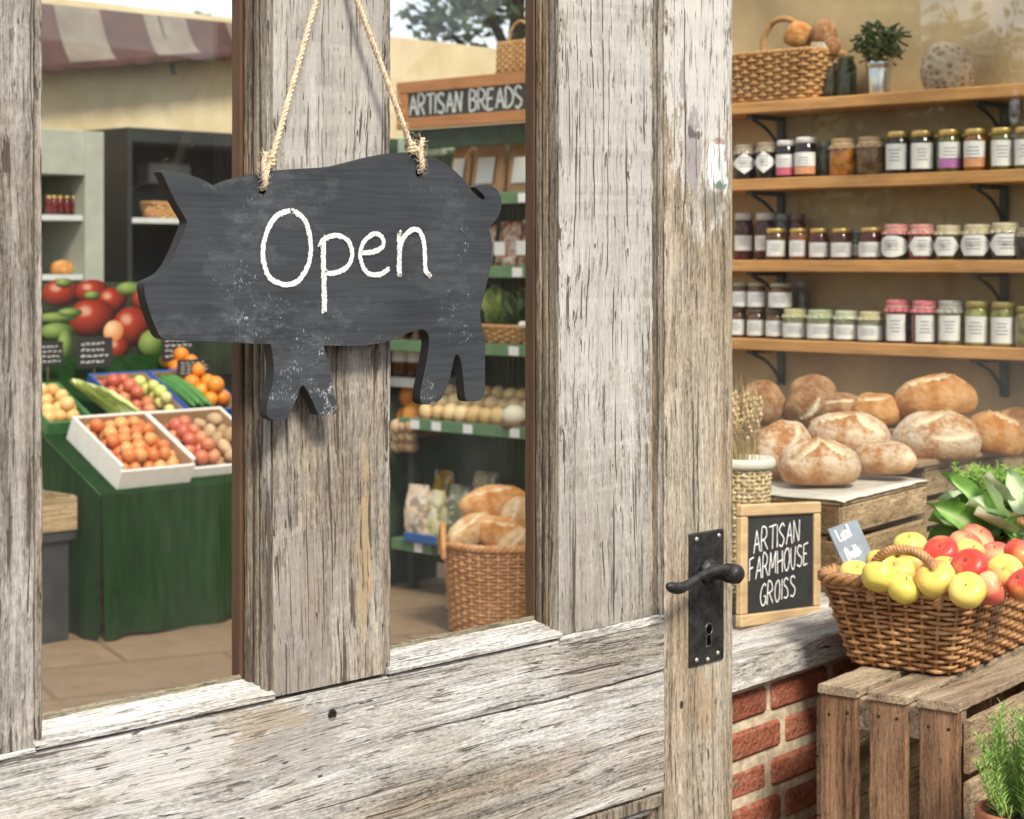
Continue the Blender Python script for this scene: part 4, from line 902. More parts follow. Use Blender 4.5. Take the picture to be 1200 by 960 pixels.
# price card
def card():
    a = P(970, 620, 3.58); bq = P(1004, 608, 3.60); c = P(999, 670, 3.555)
    ux = (bq - a); w_ = ux.length; ux.normalize(); uy = (a - c); uy = (uy - ux * uy.dot(ux)); h_ = uy.length; uy.normalize(); nn = ux.cross(uy)
    org = a - uy * h_; M = Matrix(((ux.x, uy.x, nn.x, org.x), (ux.y, uy.y, nn.y, org.y), (ux.z, uy.z, nn.z, org.z), (0, 0, 0, 1)))
    b = MB(); b.box((0, -.02, -.005), (w_, h_, 0), M, .0008); o = solo('price_card', b, plain('grey_slate_card', (.20, .24, .29), .6, .2, 30, .2, 300), 'small tilted grey slate card with white handwriting, stuck in the apples', 'card', None, org)
    b = MB(); e = M @ V((w_ * .18, h_ * .66, .0008)); tl = R(8); lx = ux * math.cos(tl) + uy * math.sin(tl); ly = uy
    letters(b, 'Local', e, lx, ly, h_ * .27, .0034, .8, .25, .04, 9, .0008, .62); e = M @ V((w_ * .22, h_ * .24, .0008)); letters(b, 'Pnaddls', e, lx, ly, h_ * .24, .0030, .74, .25, .05, 9, .0008, .52)
    obj('chalk_lettering', b, M_chalk, o)
card()

# leafy greens behind the apples, in a wooden trug
def leaf_mat(name, a, c2, rough=.45):
    t = NT(name); c = t.coord('Position'); n = t.noise(c, 30, 3); at = t.n('ShaderNodeAttribute'); at.attribute_name = 'rib'
    col = t.mix(t.ramp(n, .3, .7), a, c2); col = t.mix(t.math('MULTIPLY', at.outputs['Fac'], .8), col, (.42, .52, .25)); t.bump(n, .3, .003)
    return t.base(col, rough, Transmission_Weight=0.0, Subsurface_Weight=.0)
M_leaf = leaf_mat('spinach_leaf', (.09, .25, .035), (.27, .46, .13)); M_leaf2 = leaf_mat('glare_leaf', (.42, .55, .30), (.66, .74, .54)); M_frond = plain('feathery_frond', (.26, .44, .08), .6, .35, 40)
def leaf(b, base, tip, up, w, cup=.25, curl=.2, n=10, rib=None):
    d = tip - base; L = d.length; d.normalize(); side = d.cross(up).normalized(); nn = side.cross(d)
    m = 6
    for i in range(n + 1):
        u = i / n; prof = math.sin(math.pi * min(1, (u * .9 + .08)) ** .8) ** .8 * (1 if u < .97 else .5)
        for j in range(-m // 2, m // 2 + 1):
            s = j / (m / 2); wav = .05 * w * math.sin(u * 17 + j) * abs(s)
            b.v.append(base + d * L * u + side * s * w * .5 * prof + nn * (cup * w * s * s * .6 + wav - curl * L * u * u)); rib.append(max(0, 1 - abs(s) * 3.2) if abs(s) < .3 else 0)
    o = len(b.v) - (n + 1) * (m + 1)
    for i in range(n):
        for j in range(m): b.f.append((o + i * (m + 1) + j, o + i * (m + 1) + j + 1, o + (i + 1) * (m + 1) + j + 1, o + (i + 1) * (m + 1) + j)); b.mi.append(0); b.sm.append(True)
gp = P(1150, 612, 3.86)
gt = thing('leafy_greens', 'bunch of large green leaves with feathery tops, just behind the apple basket', 'vegetables', gp)
b = MB(); rib = []; b2 = MB(); rib2 = []
big = [((1172, 628), (1092, 602), .085, 0), ((1170, 634), (1090, 622), .07, 0), ((1180, 620), (1110, 575), .08, 1), ((1160, 618), (1122, 582), .075, 0), ((1190, 612), (1138, 585), .06, 1), ((1185, 602), (1158, 552), .045, 1), ((1200, 606), (1182, 548), .05, 1), ((1165, 610), (1112, 552), .05, 0), ((1175, 612), (1150, 560), .055, 1), ((1212, 610), (1196, 575), .06, 1), ((1186, 625), (1140, 606), .06, 1), ((1150, 622), (1098, 590), .06, 0), ((1200, 622), (1160, 596), .07, 0), ((1205, 630), (1170, 612), .07, 0), ((1225, 615), (1205, 560), .06, 0)]
for (x0, y0), (x1, y1), w_, kind in big:
    p0 = P(x0, y0, 3.86 + RND.uniform(-.05, .05)); p1 = P(x1, y1, 3.80 + RND.uniform(-.08, .06)); upv = (UP * RND.uniform(.3, 1) - VIEW * RND.uniform(.4, 1) + RIGHT * RND.uniform(-.5, .5)).normalized()
    if kind: leaf(b2, p0, p1, upv, w_ * 1.0, .5, RND.uniform(-.05, .18), 12, rib2)
    else: leaf(b, p0, p1, upv, w_ * 1.0, .5, RND.uniform(.0, .2), 12, rib)
for k in range(26):
    a = P(1175 + RND.uniform(-35, 45), 622 + RND.uniform(-8, 14), 3.92); e = P(1155 + RND.uniform(-58, 70), 580 + RND.uniform(-22, 40), 3.92 + RND.uniform(-.06, .08))
    leaf(b, a, e, (UP - VIEW * RND.uniform(.2, 1) + RIGHT * RND.uniform(-.8, .8)).normalized(), RND.uniform(.03, .06), .5, RND.uniform(0, .25), 9, rib)
b.attr['rib'] = rib; b2.attr['rib'] = rib2
obj('leaves', b, M_leaf, gt, None, False); obj('leaves', b2, M_leaf2, gt, 'folded leaves painted pale for the light they reflect', False)  # pale colour imitates leaves reflecting the light
b = MB()
for k in range(110):
    p0 = P(1165 + RND.uniform(-40, 60), 590 + RND.uniform(-8, 12), 3.98 + RND.uniform(-.06, .06)); p1 = P(1162 + RND.uniform(-45, 60), 553 + RND.uniform(-12, 14) + (8 if k % 3 else 0), 3.98 + RND.uniform(-.1, .05))
    b.tube(lin(p0, p1, 3), [.0018, .0015, .0012, .0008], 4)
    for q in range(26):
        c_ = p0.lerp(p1, .35 + .65 * q / 26); e = c_ + V((RND.uniform(-1, 1), RND.uniform(-1, 1), RND.uniform(-.2, 1))).normalized() * RND.uniform(.008, .02); b.tube([c_, e], [.0012, .0006], 3, False)
obj('fronds', b, M_frond, gt)
tp = P(1160, 640, 3.98); M = Matrix.Translation((tp.x, tp.y, 0)) @ Matrix.Rotation(R(8), 4, 'Z'); zt2 = 1.5 - (634 - HZ) * 3.9 / F
tg = thing('wooden_trug', 'wooden box holding the leafy greens behind the apple basket', 'box', (tp.x, tp.y, ZK))
for lo, hi in (((-.08, -.05, ZK - .35), (.42, -.038, zt2)), ((-.08, .075, ZK - .35), (.42, .087, zt2)), ((-.08, -.037, ZK - .35), (-.068, .074, zt2)), ((.408, -.037, ZK - .35), (.42, .074, zt2)), ((-.08, -.037, zt2 - .06), (.408, .074, zt2 - .05))):
    b = MB(); b.box(lo, hi, M); obj('side_board', b, M_crate_d, tg)
for x in (-.06, .38):
    b = MB(); b.box((x, -.03, 0), (x + .03, .07, ZK - .35), M); obj('leg', b, M_crate_d, tg)

# rosemary in a clay pot on an upturned tub
rp = P(1197, 948, 3.02); zr0 = rp.z
rs = thing('rosemary_plant', 'young rosemary bush in a small terracotta pot at the lower right corner', 'plant', (rp.x, rp.y, zr0 - .14))
M_terra = plain('terracotta', (.34, .125, .06), .8, .25, 25, .3, 140)
b = MB(); b.lathe([(.0001, -.14), (.052, -.14), (.066, -.035), (.070, -.033), (.073, -.003), (.071, 0), (.064, 0), (.061, -.02), (.0001, -.022)], 40, Matrix.Translation(rp)); obj('pot', b, M_terra, rs)
b = MB(); b.grid(lambda u, v: rp + V(((u - .5) * .12, (v - .5) * .12, -.014 + .006 * N3((u * 12, v * 12, 1)))) if (u - .5) ** 2 + (v - .5) ** 2 < .25 else rp + V((math.copysign(min(abs(u - .5), .4), u - .5) * .12, math.copysign(min(abs(v - .5), .4), v - .5) * .12, -.018)), 24, 24); obj('soil', b, plain('potting_soil', (.035, .025, .018), .95, .5, 90, .8, 200), rs)
b = MB(); b2 = MB()
for k in range(44):
    a = RND.uniform(0, 6.283); r0 = RND.uniform(.0, .044); p0 = rp + V((math.cos(a) * r0, math.sin(a) * r0, -.012)); H_ = RND.uniform(.08, .165); out = RND.uniform(.2, 1.1)
    d = V((math.cos(a) * r0 * out * 1.5, math.sin(a) * r0 * out * 1.5, H_)) + V((RND.uniform(-.012, .012), RND.uniform(-.012, .012), 0)); q = smoothline([p0, p0 + d * .4 + V((d.x, d.y, 0)) * .1, p0 + d * .75, p0 + d], 8)
    b2.tube(q, [.0016 * (1 - .6 * i / len(q)) for i in range(len(q))], 5)
    for s in range(84):
        u = .06 + .94 * s / 84; c_ = q[min(int(u * (len(q) - 1)), len(q) - 1)].lerp(q[min(int(u * (len(q) - 1)) + 1, len(q) - 1)], (u * (len(q) - 1)) % 1); an = s * 2.4 + RND.uniform(-.4, .4); L = RND.uniform(.014, .026) * (1.15 - .55 * u)
        o = V((math.cos(an), math.sin(an), RND.uniform(.35, 1.1))).normalized(); e = c_ + o * L + UP * .002; sd_ = o.cross(UP).normalized() * .0014; mid = c_.lerp(e, .55)
        b.add([c_, mid + sd_, e, mid - sd_ , mid - UP * .0007 - o * .0003], [(0, 1, 2, 3), (0, 3, 4), (0, 4, 1), (1, 4, 2), (4, 3, 2)], 0, False)
obj('needles', b, plain('rosemary_needles', (.24, .40, .085), .55, .4, 60), rs); obj('stems', b2, plain('rosemary_stems', (.26, .34, .12), .7, .3, 50), rs)
b = MB(); b.lathe([(.0001, 0), (.15, 0), (.145, .01), (.13, zr0 - .15), (.122, zr0 - .141), (.0001, zr0 - .1405)], 32, Matrix.Translation((rp.x, rp.y, 0))); solo('upturned_tub', b, plain('zinc_tub', (.30, .31, .32), .5, .2, 20, metal=.6), 'upturned grey tub under the rosemary pot', 'tub', None, (rp.x, rp.y, 0))

# wheat pot inside the window, behind the chalkboard
wp = P(872, 603, 4.06)
MP = Matrix.Translation(wp)
wpt = thing('cream_basket', 'small cream woven tapering basket with a smooth white rim, beside the door edge', 'basket', wp)
t = NT('textured_cream'); c = t.coord('Position'); vo = t.n('ShaderNodeTexVoronoi'); t.l(c, vo.inputs[0]); vo.inputs['Scale'].default_value = 95
n = t.noise(c, 110, 3, .6); col = t.mix(t.ramp(vo.outputs[0], .1, .5), (.80, .66, .42), (.58, .41, .20)); col = t.mix(t.ramp(n, .5, .62), col, (.78, .68, .50)); t.bump(vo.outputs[0], 1, .006); M_cream = t.base(col, .8)
wicker(wpt, lambda u, v: wp + V((math.cos(u * 6.28318) * (.038 + .0165 * v), math.sin(u * 6.28318) * (.038 + .0165 * v), -.165 + .265 * v)), 30, 30, .0040, .0028, M_cream, rim=.003, sub=4)
b = MB(); b.lathe([(.0001, .085), (.050, .085)], 24, MP, cap=False); obj('filling', b, plain('straw_filling', (.45, .33, .17), .9, .3, 60), wpt)
b = MB(); b.lathe([(.052, .098), (.063, .100), (.067, .106), (.067, .116), (.063, .122), (.055, .122), (.048, .112)], 40, MP, cap=False); obj('rim', b, plain('white_glaze', (.82, .77, .69), .5, .05), wpt)
b = MB(); b.box((wp.x - .06, wp.y - .06, .757), (wp.x + .06, wp.y + .06, wp.z - .165)) if wp.z - .165 > .765 else b.box((wp.x - .06, wp.y - .06, .7565), (wp.x + .06, wp.y + .06, .7595)); solo('basket_stand', b, M_crate_d, 'low wooden block under the cream basket', 'stand', None, (wp.x, wp.y, .757))
wt = thing('wheat_bunch', 'bunch of dried wheat ears standing in the cream basket', 'dried plant', wp + UP * .11)
b = MB(); b2 = MB()
for k in range(34):
    a = RND.uniform(0, 6.283); r0 = RND.uniform(0, .035); p0 = wp + V((math.cos(a) * r0, math.sin(a) * r0, .105)); d = V((math.cos(a) * (.01 + r0 * RND.uniform(.4, 1.4)), math.sin(a) * (.01 + r0 * RND.uniform(.4, 1.4)), RND.uniform(.04, .10))) - RIGHT * RND.uniform(.0, .045); q = smoothline([p0, p0 + d * .5 + UP * .01, p0 + d - RIGHT * .006 - UP * .004], 4); b2.tube(q, .0011, 4)
    e = q[-1]; dn = d.normalized()
    for s in range(12):
        an = s * 2.6; o = (dn.orthogonal() * math.cos(an) + dn.cross(dn.orthogonal()) * math.sin(an)); c_ = e + dn * .0052 * s; b.tube([c_, c_ + dn * .005 + o * .004, c_ + dn * .011 + o * .003], [.0010, .0044, .0008], 5)
        b.tube([c_ + dn * .01 + o * .003, c_ + dn * .05 + o * .012], [.0005, .0002], 3, False)
obj('ears', b, plain('wheat_ears', (.76, .58, .33), .8, .25, 60), wt); obj('stalks', b2, plain('wheat_stalks', (.62, .46, .22), .8, .2, 40), wt)
# ================================================================== jar shelves on the cream side wall of the shop
XS = 4.85
t = NT('old_cream_render'); c = t.coord('Position'); n = t.noise(c, 3, 4, .6); n2 = t.noise(c, 40, 4)
col = t.mix(t.ramp(n, .35, .65), (.56, .44, .25), (.70, .58, .37)); col = t.mix(t.ramp(n2, .5, .8, 0, .35), col, (.40, .31, .19)); t.bump(n2, .3, .004); M_render = t.base(col, .9)
M_side = plain('shaded_cream_plaster', (.47, .355, .19), .9, .25, 4, .3, 40, 'Position')  # cream wall colour darkened to carry the shade between the shelves
b = MB(); b.box((XS + .21, 2.27, 0), (XS + .33, 4.10, 3.2)); q = solo('side_wall', b, M_side, 'cream plastered wall carrying the jar shelves', 'wall', None, (XS + .27, 3.2, 0)); q['kind'] = 'thing'
M_shelf = wood('honey_shelf_wood', (.66, .34, .12), 'Y', 3, .55, .3, .8); M_brk = plain('dark_bracket', (.035, .045, .04), .5, .2)
SZ = [1.996, 1.7553, 1.5, 1.2535]
nm = ['long wooden shelf at the top of the cream wall, carrying the basket and tin bucket', 'wooden jar shelf directly below the top shelf, with tall gold lidded jars', 'wooden jar shelf at eye level, with the red gingham topped jars', 'lowest wooden jar shelf just above the loaves, with pink cloth topped jars']
for k, z in enumerate(SZ):
    s = thing('wall_shelf', nm[k], 'shelf', (XS + .1, 3.2, z), 'wooden shelves on the cream wall')
    b = MB(); member(b, (XS, 2.30, z - .036), (XS + .208, 4.06, z), 1, .003, 40, .001, 0, k); obj('board', b, M_shelf, s)
    for px in (906, 1168):
        y = PX(px, HZ, XS + .16).y
        b = MB(); b.box((XS + .196, y - .013, z - .155), (XS + .209, y + .013, z - .037)); b.box((XS + .03, y - .013, z - .049), (XS + .196, y + .013, z - .0365))
        b.tube(smoothline([V((XS + .05, y, z - .05)), V((XS + .12, y, z - .075)), V((XS + .17, y, z - .11)), V((XS + .198, y, z - .145))], 4), .006, 6); obj('bracket', b, M_brk, s)

# ---- jars
JM = {}
def jmat(col, rough=.12):
    k = ('j', col)
    if k not in JM:
        t = NT('jar_content'); c = t.coord('Position'); n = t.noise(c, 45, 3); JM[k] = t.base(t.mix(t.ramp(n, .35, .65), tuple(x * .38 for x in col), tuple(min(1, x * .95) for x in col)), rough, Coat_Weight=.45, Coat_Roughness=.05, Specular_IOR_Level=.3)
    return JM[k]
def lidmat(col, metal=.0, rough=.35):
    k = ('l', col, metal)
    if k not in JM: JM[k] = plain('jar_lid', col, rough, .1, 80, metal=metal)
    return JM[k]
def clothmat(col, check=None):
    k = ('c', col, check)
    if k not in JM:
        t = NT('jar_cloth'); c = t.coord('Object'); n = t.noise(c, 120, 3); cc = t.mix(t.ramp(n, .3, .7), tuple(x * .8 for x in col), col)
        if check:
            ck = t.n('ShaderNodeTexChecker'); t.l(c, ck.inputs[0]); ck.inputs['Scale'].default_value = 190; cc = t.mix(ck.outputs['Fac'], cc, check)
        JM[k] = t.base(cc, .9)
    return JM[k]
M_paper = plain('jar_label_paper', (.82, .82, .79), .7, .05, 60); M_ink = plain('faded_ink', (.16, .16, .17), .8)
GOLD = (.72, .52, .18); WHT = (.78, .77, .74); DARK = (.022, .012, .012); RED = (.10, .014, .014); AMB = (.34, .13, .025); HON = (.50, .17, .02); OLV = (.14, .13, .03); BRN = (.17, .08, .03); GRN = (.25, .27, .07); PAL = (.42, .40, .22); GRY = (.14, .15, .13)
def jar(px, zbase, wpx, hpx, content, lid, lab, label, pz=None, xo=.055, band=None, cat='jar'):
    """one preserve jar on a shelf: contents seen through glass, lid or cloth, paper label"""
    x = XS + xo; p = PX(px, HZ, x); depth = (p - CAM).dot(VIEW); r = wpx * 1.1 * depth / F / 2; h = hpx * depth / F; p.z = zbase + .0006
    j = thing('preserve_jar', label, cat, p, 'preserve jars on the wall shelves'); M = Matrix.Translation(p)
    hl = h * .15 if lid != 'cloth' else h * .14
    hb = h - hl
    b = MB(); b.lathe([(.0001, 0), (r * .86, 0), (r * .97, h * .03), (r, h * .07), (r, hb * .80), (r * .95, hb * .90), (r * .84, hb * .965), (r * .82, hb)], 22, M); obj('glass_body', b, jmat(content), j)
    col, kind = lid
    if kind == 'cap':
        b = MB(); b.lathe([(r * .80, hb - .001), (r * .90, hb + .001), (r * .91, hb + hl * .78), (r * .86, hb + hl), (.0001, hb + hl)], 22, M); obj('lid', b, lidmat(col, .7 if col == GOLD else 0), j)
    else:
        ck = col[1] if isinstance(col[0], tuple) else None; cc = col[0] if ck else col
        b = MB(); ph = RND.uniform(0, 6)
        b.lathe([(.0001, h), (r * .80, h - .001), (r * .90, h - h * .035), (r * .88, h * .85), (r * .86, h * .835), (r * .98, h * .79), (r * 1.05, h * .72)], 44, M, 0, True, False, lambda a, z: 1 + (.09 * math.cos(a * 11 + ph) if z < h * .82 else .012 * math.cos(a * 9)))
        obj('cloth_cover', b, clothmat(cc, ck), j)
        b = MB(); b.tube([p + V((math.cos(a * .3927) * r * .88, math.sin(a * .3927) * r * .88, h * .842)) for a in range(16)], r * .05, 5, False, 0, True, True); obj('string', b, M_twine, j)
    if lab:
        sh, fw, f0, f1 = lab; fa = math.atan2(-.42, -1) + RND.uniform(-.25, .25); b = MB(); nu, nv = 12, 8; k = 1.015 if sh == 'rect' else 1.12
        def cy(a, z): return p + V((math.cos(fa + a) * r * k, math.sin(fa + a) * r * k, z))
        hw = fw * 1.25; z0, z1 = h * f0, h * f1; zc = (z0 + z1) / 2; hz_ = (z1 - z0) / 2
        if sh == 'rect':
            b.grid(lambda u, v: cy((u - .5) * 2 * hw, z0 + (z1 - z0) * v), nu, nv)
            if band:
                b.mi = [1 if (i // nu) / nv < .28 else 0 for i in range(len(b.f))]
        else:
            N = {'round': 20, 'hex': 6, 'diamond': 4}[sh]; ring = []
            for q in range(N):
                a = 2 * math.pi * q / N + (0 if sh != 'hex' else math.pi / 2 * 0); ring.append((math.cos(a) * hw, math.sin(a) * hz_))
            rr = []
            for m_ in (0.02, .34, .67, 1.0):
                for q in range(N):
                    for w_ in range(3):
                        A0, A1 = ring[q], ring[(q + 1) % N]; rr.append(cy((A0[0] + (A1[0] - A0[0]) * w_ / 3) * m_, zc + (A0[1] + (A1[1] - A0[1]) * w_ / 3) * m_))
            n_ = N * 3; b.add(rr, [(m_ * n_ + i, m_ * n_ + (i + 1) % n_, (m_ + 1) * n_ + (i + 1) % n_, (m_ + 1) * n_ + i) for m_ in range(3) for i in range(n_)] + [tuple(range(n_))], 0, True)
        # faint lines of print
        ink = 2 if band else 1; k *= 1.008
        for q in range(4):
            zz = zc + hz_ * (.48 - q * .27); wq = hw * (.5 if sh == 'rect' else .4) * RND.uniform(.7, 1.1)
            b.grid(lambda u, v: cy((u - .5) * 2 * wq, zz + v * hz_ * .07), 6, 1, ink)
        lb = obj('paper_label', b, [M_paper] + ([lidmat(band)] if band else []) + [M_ink], j, None, False)
    return j
cap = lambda c: (c, 'cap'); cl = lambda c, k=None: ((c, k) if k else c, 'cloth')
R1 = ('rect', .75, .12, .62); RT = ('rect', .78, .10, .70)
S2, S3, S4 = SZ[1], SZ[2], SZ[3]
jar(873, S2, 24, 41, DARK, cl((.36, .30, .22)), ('diamond', 1.0, .15, .75), 'dark jam jar with a cloth lid and diamond label, cut by the door edge')
jar(899, S2, 24, 43, DARK, cl((.34, .28, .20)), ('diamond', .9, .15, .75), 'dark jam jar with a cloth lid and diamond label, beside the shelf bracket')
jar(922, S2, 23, 44, DARK, cap(WHT), ('rect', .95, .08, .62), 'jar with a white lid and a pink banded white label', band=(.62, .12, .20))
jar(945, S2, 25, 47, DARK, cap(WHT), ('rect', .9, .08, .62), 'jar with a white lid and an orange banded white label', band=(.70, .32, .16))
jar(966, S2, 15, 42, GRY, cap((.30, .32, .30)), None, 'narrow grey green unlabelled jar between the white lidded and honey jars', xo=.10)
jar(989, S2, 31, 44, HON, cl((.42, .27, .14)), None, 'glowing orange honey jar under a tied brown cloth')
jar(1021, S2, 31, 45, BRN, cl((.38, .25, .14)), None, 'brown honey jar under a tied brown cloth, right of the orange honey')
for px, cnt_, lb, bd in ((1053, DARK, 'leftmost of the tall gold lidded jars, very dark with a white label', None), (1081, DARK, 'second tall gold lidded jar from the left, dark with a white label', None), (1113, OLV, 'tall gold lidded olive jar with a purple banded label', (.45, .16, .42)), (1144, AMB, 'tall gold lidded jar with an orange foot below its white label', (.70, .33, .16)), (1175, OLV, 'tall gold lidded jar with a large pale label in front of the right bracket', None), (1203, OLV, 'tall gold lidded jar cut by the right edge of the view', None)):
    jar(px, S2, 27, 50, cnt_, cap(GOLD), RT, lb, band=bd)
for px, cnt_, lb in ((1066, OLV, 'small jar peeping out behind the two dark tall jars'), (1097, GRN, 'green jar half hidden between the second and the purple banded tall jars'), (1129, OLV, 'olive jar half hidden behind the purple banded tall jar'), (1160, GRN, 'green jar half hidden left of the right bracket')): jar(px, S2, 22, 46, cnt_, cap(GOLD), None, lb, xo=.13)
# eye level shelf
jar(872, S3, 22, 55, RED, cap((.62, .60, .55)), ('rect', .8, .2, .52), 'tall dark red bottle jar with a pale lid at the door edge', xo=.11)
jar(897, S3, 22, 55, RED, cap((.62, .60, .55)), ('rect', .8, .2, .52), 'tall dark red bottle jar with a pale lid, behind the two amber jars', xo=.11)
jar(917, S3, 18, 54, GRY, cap((.24, .25, .24)), None, 'grey unlabelled jar at the back above the amber jars', xo=.14)
jar(935, S3, 18, 54, RED, cap((.16, .10, .10)), None, 'dull red unlabelled jar at the back above the second amber jar', xo=.14)
jar(910, S3, 24, 37, BRN, cap(GOLD), R1, 'first short amber jar with a gold lid and white label')
jar(936, S3, 21, 37, AMB, cap(GOLD), R1, 'second short amber jar, narrower, with a gold lid and white label')
jar(960, S3, 22, 37, RED, cap(GOLD), ('rect', .95, .10, .55), 'short dark red jar with a wide white label, right of the amber jars')
jar(986, S3, 23, 37, RED, cap(GOLD), ('rect', .95, .10, .55), 'middle one of the three short dark red jars with gold lids')
jar(1003, S3, 15, 36, GRY, cap((.30, .31, .27)), ('rect', .7, .15, .5), 'small grey jar squeezed between two short dark red jars', xo=.10)
jar(1021, S3, 26, 38, RED, cap(GOLD), ('rect', 1.0, .10, .55), 'short dark red jar with a wide label, left of the gingham jars')
GIN = (.58, .05, .06); 
jar(1051, S3, 29, 42, DARK, cl(GIN, (.74, .50, .46)), ('round', .95, .08, .68), 'dark jar with a red gingham cloth and a round label')
jar(1081, S3, 29, 42, (.26, .06, .03), cl(GIN, (.74, .50, .46)), ('hex', .85, .08, .68), 'reddish jar with a red gingham cloth and a pointed label')
jar(1112, S3, 29, 41, OLV, cl((.60, .52, .34)), ('hex', .85, .08, .70), 'olive jar with a cream cloth, right of the gingham jars')
jar(1146, S3, 32, 42, DARK, cl((.60, .52, .34)), ('hex', 1.0, .08, .74), 'dark jar with a cream cloth and a big six sided label')
jar(1178, S3, 31, 44, DARK, cl((.62, .55, .38)), ('hex', 1.0, .08, .74), 'dark jar with a high cream cloth under the right bracket')
jar(1203, S3, 24, 38, DARK, cl((.30, .26, .20)), None, 'dark jar with a dull cloth cut by the right edge at eye level')
# lowest shelf: two stacked rows at the left
hs = .0
lowrow = [(865, 20, 'cut by the door edge'), (887, 21, 'second from the door edge'), (909, 22, 'left of the floral lids')]
for px, w_, tx in lowrow:
    jar(px, S4, w_, 34, BRN, cap((.12, .10, .08)), ('rect', .95, .10, .62), 'short brown jar with a dark lid on the lowest shelf, ' + tx)
zt4 = S4 + 34 * 5.9 / F + .001
for px, w_, tx in ((869, 21, 'cut by the door edge'), (887, 21, 'in the middle of the upper row'), (915, 26, 'widest, right end of the row')):
    jar(px, zt4, w_, 31, BRN, cap((.40, .36, .26)), ('rect', .98, .10, .66), 'white labelled jar stacked on short brown jars, ' + tx)
jar(939, S4, 20, 68, GRY, cap((.22, .23, .22)), None, 'empty grey glass jar at the back beside the stacked jars', xo=.15)
FLO = (.62, .66, .50)
for px, w_, tx in ((932, 27, 'leftmost, with a lemon top'), (962, 30, 'with a leaf green top'), (992, 27, 'with a dull green top, third along'), (1021, 28, 'with a tan top beside the pink cloths')):
    jar(px, S4, w_, 36, (.30, .30, .16), cl(FLO, {932: (.55, .50, .14), 962: (.30, .42, .16), 992: (.44, .48, .30), 1021: (.52, .36, .14)}[px]), ('rect', 1.0, .08, .54), 'pale jar with floral paper cover and label, ' + tx)
jar(1053, S4, 29, 51, (.12, .02, .02), cl((.55, .07, .11), (.66, .28, .30)), ('rect', .6, .06, .66), 'left one of the two dark red jars with pink cloth covers')
jar(1085, S4, 31, 51, (.16, .03, .02), cl((.55, .07, .11), (.66, .28, .30)), ('rect', .55, .06, .66), 'right one of the two dark red jars with pink cloth covers')
jar(1115, S4, 30, 52, (.30, .28, .10), cl((.24, .25, .24), (.52, .52, .48)), ('rect', .62, .10, .66), 'yellowish jar with a grey patterned cloth')
jar(1146, S4, 28, 52, (.36, .36, .10), cap((.36, .30, .10)), ('rect', .75, .08, .66), 'yellow green pickle jar with a dull gold lid, right of the grey cloth')
jar(1176, S4, 28, 52, (.34, .35, .10), cap((.36, .30, .10)), ('rect', .75, .08, .66), 'yellow green pickle jar under the bracket, last labelled one')
jar(1204, S4, 26, 48, (.30, .27, .10), cap((.32, .27, .10)), None, 'unlabelled pickle jar cut by the right edge on the lowest shelf')

# ---- on the top shelf
ZT = SZ[0]
tb = PX(912, HZ, XS + .10); dpt = (tb - CAM).dot(VIEW); TM = Matrix.Translation((tb.x, tb.y, ZT + .003)) @ Matrix.Rotation(R(90), 4, 'Z')
wb = thing('wicker_basket', 'honey brown wicker basket with one arched handle on the top shelf by the door', 'basket', TM.translation)
tb_tab = rr_table(.3, 1.7); pth = rect_path(TM, .33, .15, .40, .19, .145, tb_tab); wicker(wb, pth, 12, 36, .0055, .006, M_wickT, rim=.007, sub=4)
h0 = TM @ V((.0, .085, .145)); h1 = TM @ V((.0, -.085, .145)); c0 = PX(889, 100, XS + .1); 
hq = [TM @ V((x, 0.0, z)) for x, z in ((.055, .12), (.06, .16), (.052, .215), (.02, .255), (-.03, .262), (-.075, .24), (-.10, .19), (-.105, .12))]
obj('handle', twisted(hq, .009, 8), M_wickT, wb)
for (px, py, s_, m_, lb) in ((932, 42, .085, M_loafB, 'golden bun on top of the shelf basket, beside the handle'), (962, 38, .078, M_loafC, 'brown bun above the pale one, at the right end of the shelf basket'), (972, 50, .055, M_loafC, 'small brown bun at the far right of the shelf basket')):
    p = PX(px, py + 12, XS + .10); loaf('bun', lb, p, s_ * 1.05, s_, s_ * .95, vr, m_, [], (R(20), R(15)), None, 'bun', sd=px)
p = PX(964, 66, XS + .09); loaf('bun', 'floury grey white bun below the brown buns', p, .085, .07, .05, vr, loaf_mat('ashen_crust', (.42, .35, .28), (.6, .52, .42), (.3, .24, .18), .6), [], (0, 0), None, 'bun', sd=41)
# dark jars
for px, w_, h_, lb in ((972, 26, 44, 'dark brown storage jar just right of the shelf basket'), (992, 24, 50, 'dark olive storage jar left of the tin bucket')):
    p = PX(px, HZ, XS + .12); d_ = (p - CAM).dot(VIEW); p.z = ZT + .001; r = w_ * d_ / F / 2; h = h_ * d_ / F; j = thing('storage_jar', lb, 'jar', p)
    b = MB(); b.lathe([(.0001, 0), (r * .95, 0), (r, h * .1), (r, h * .75), (r * .7, h * .9), (r * .7, h * .93)], 20, Matrix.Translation(p)); obj('glass_body', b, jmat((.05, .035, .012) if px < 980 else (.05, .055, .02)), j)
    b = MB(); b.lathe([(r * .74, h * .925), (r * .76, h), (.0001, h)], 20, Matrix.Translation(p)); obj('lid', b, lidmat((.10, .08, .05)), j)
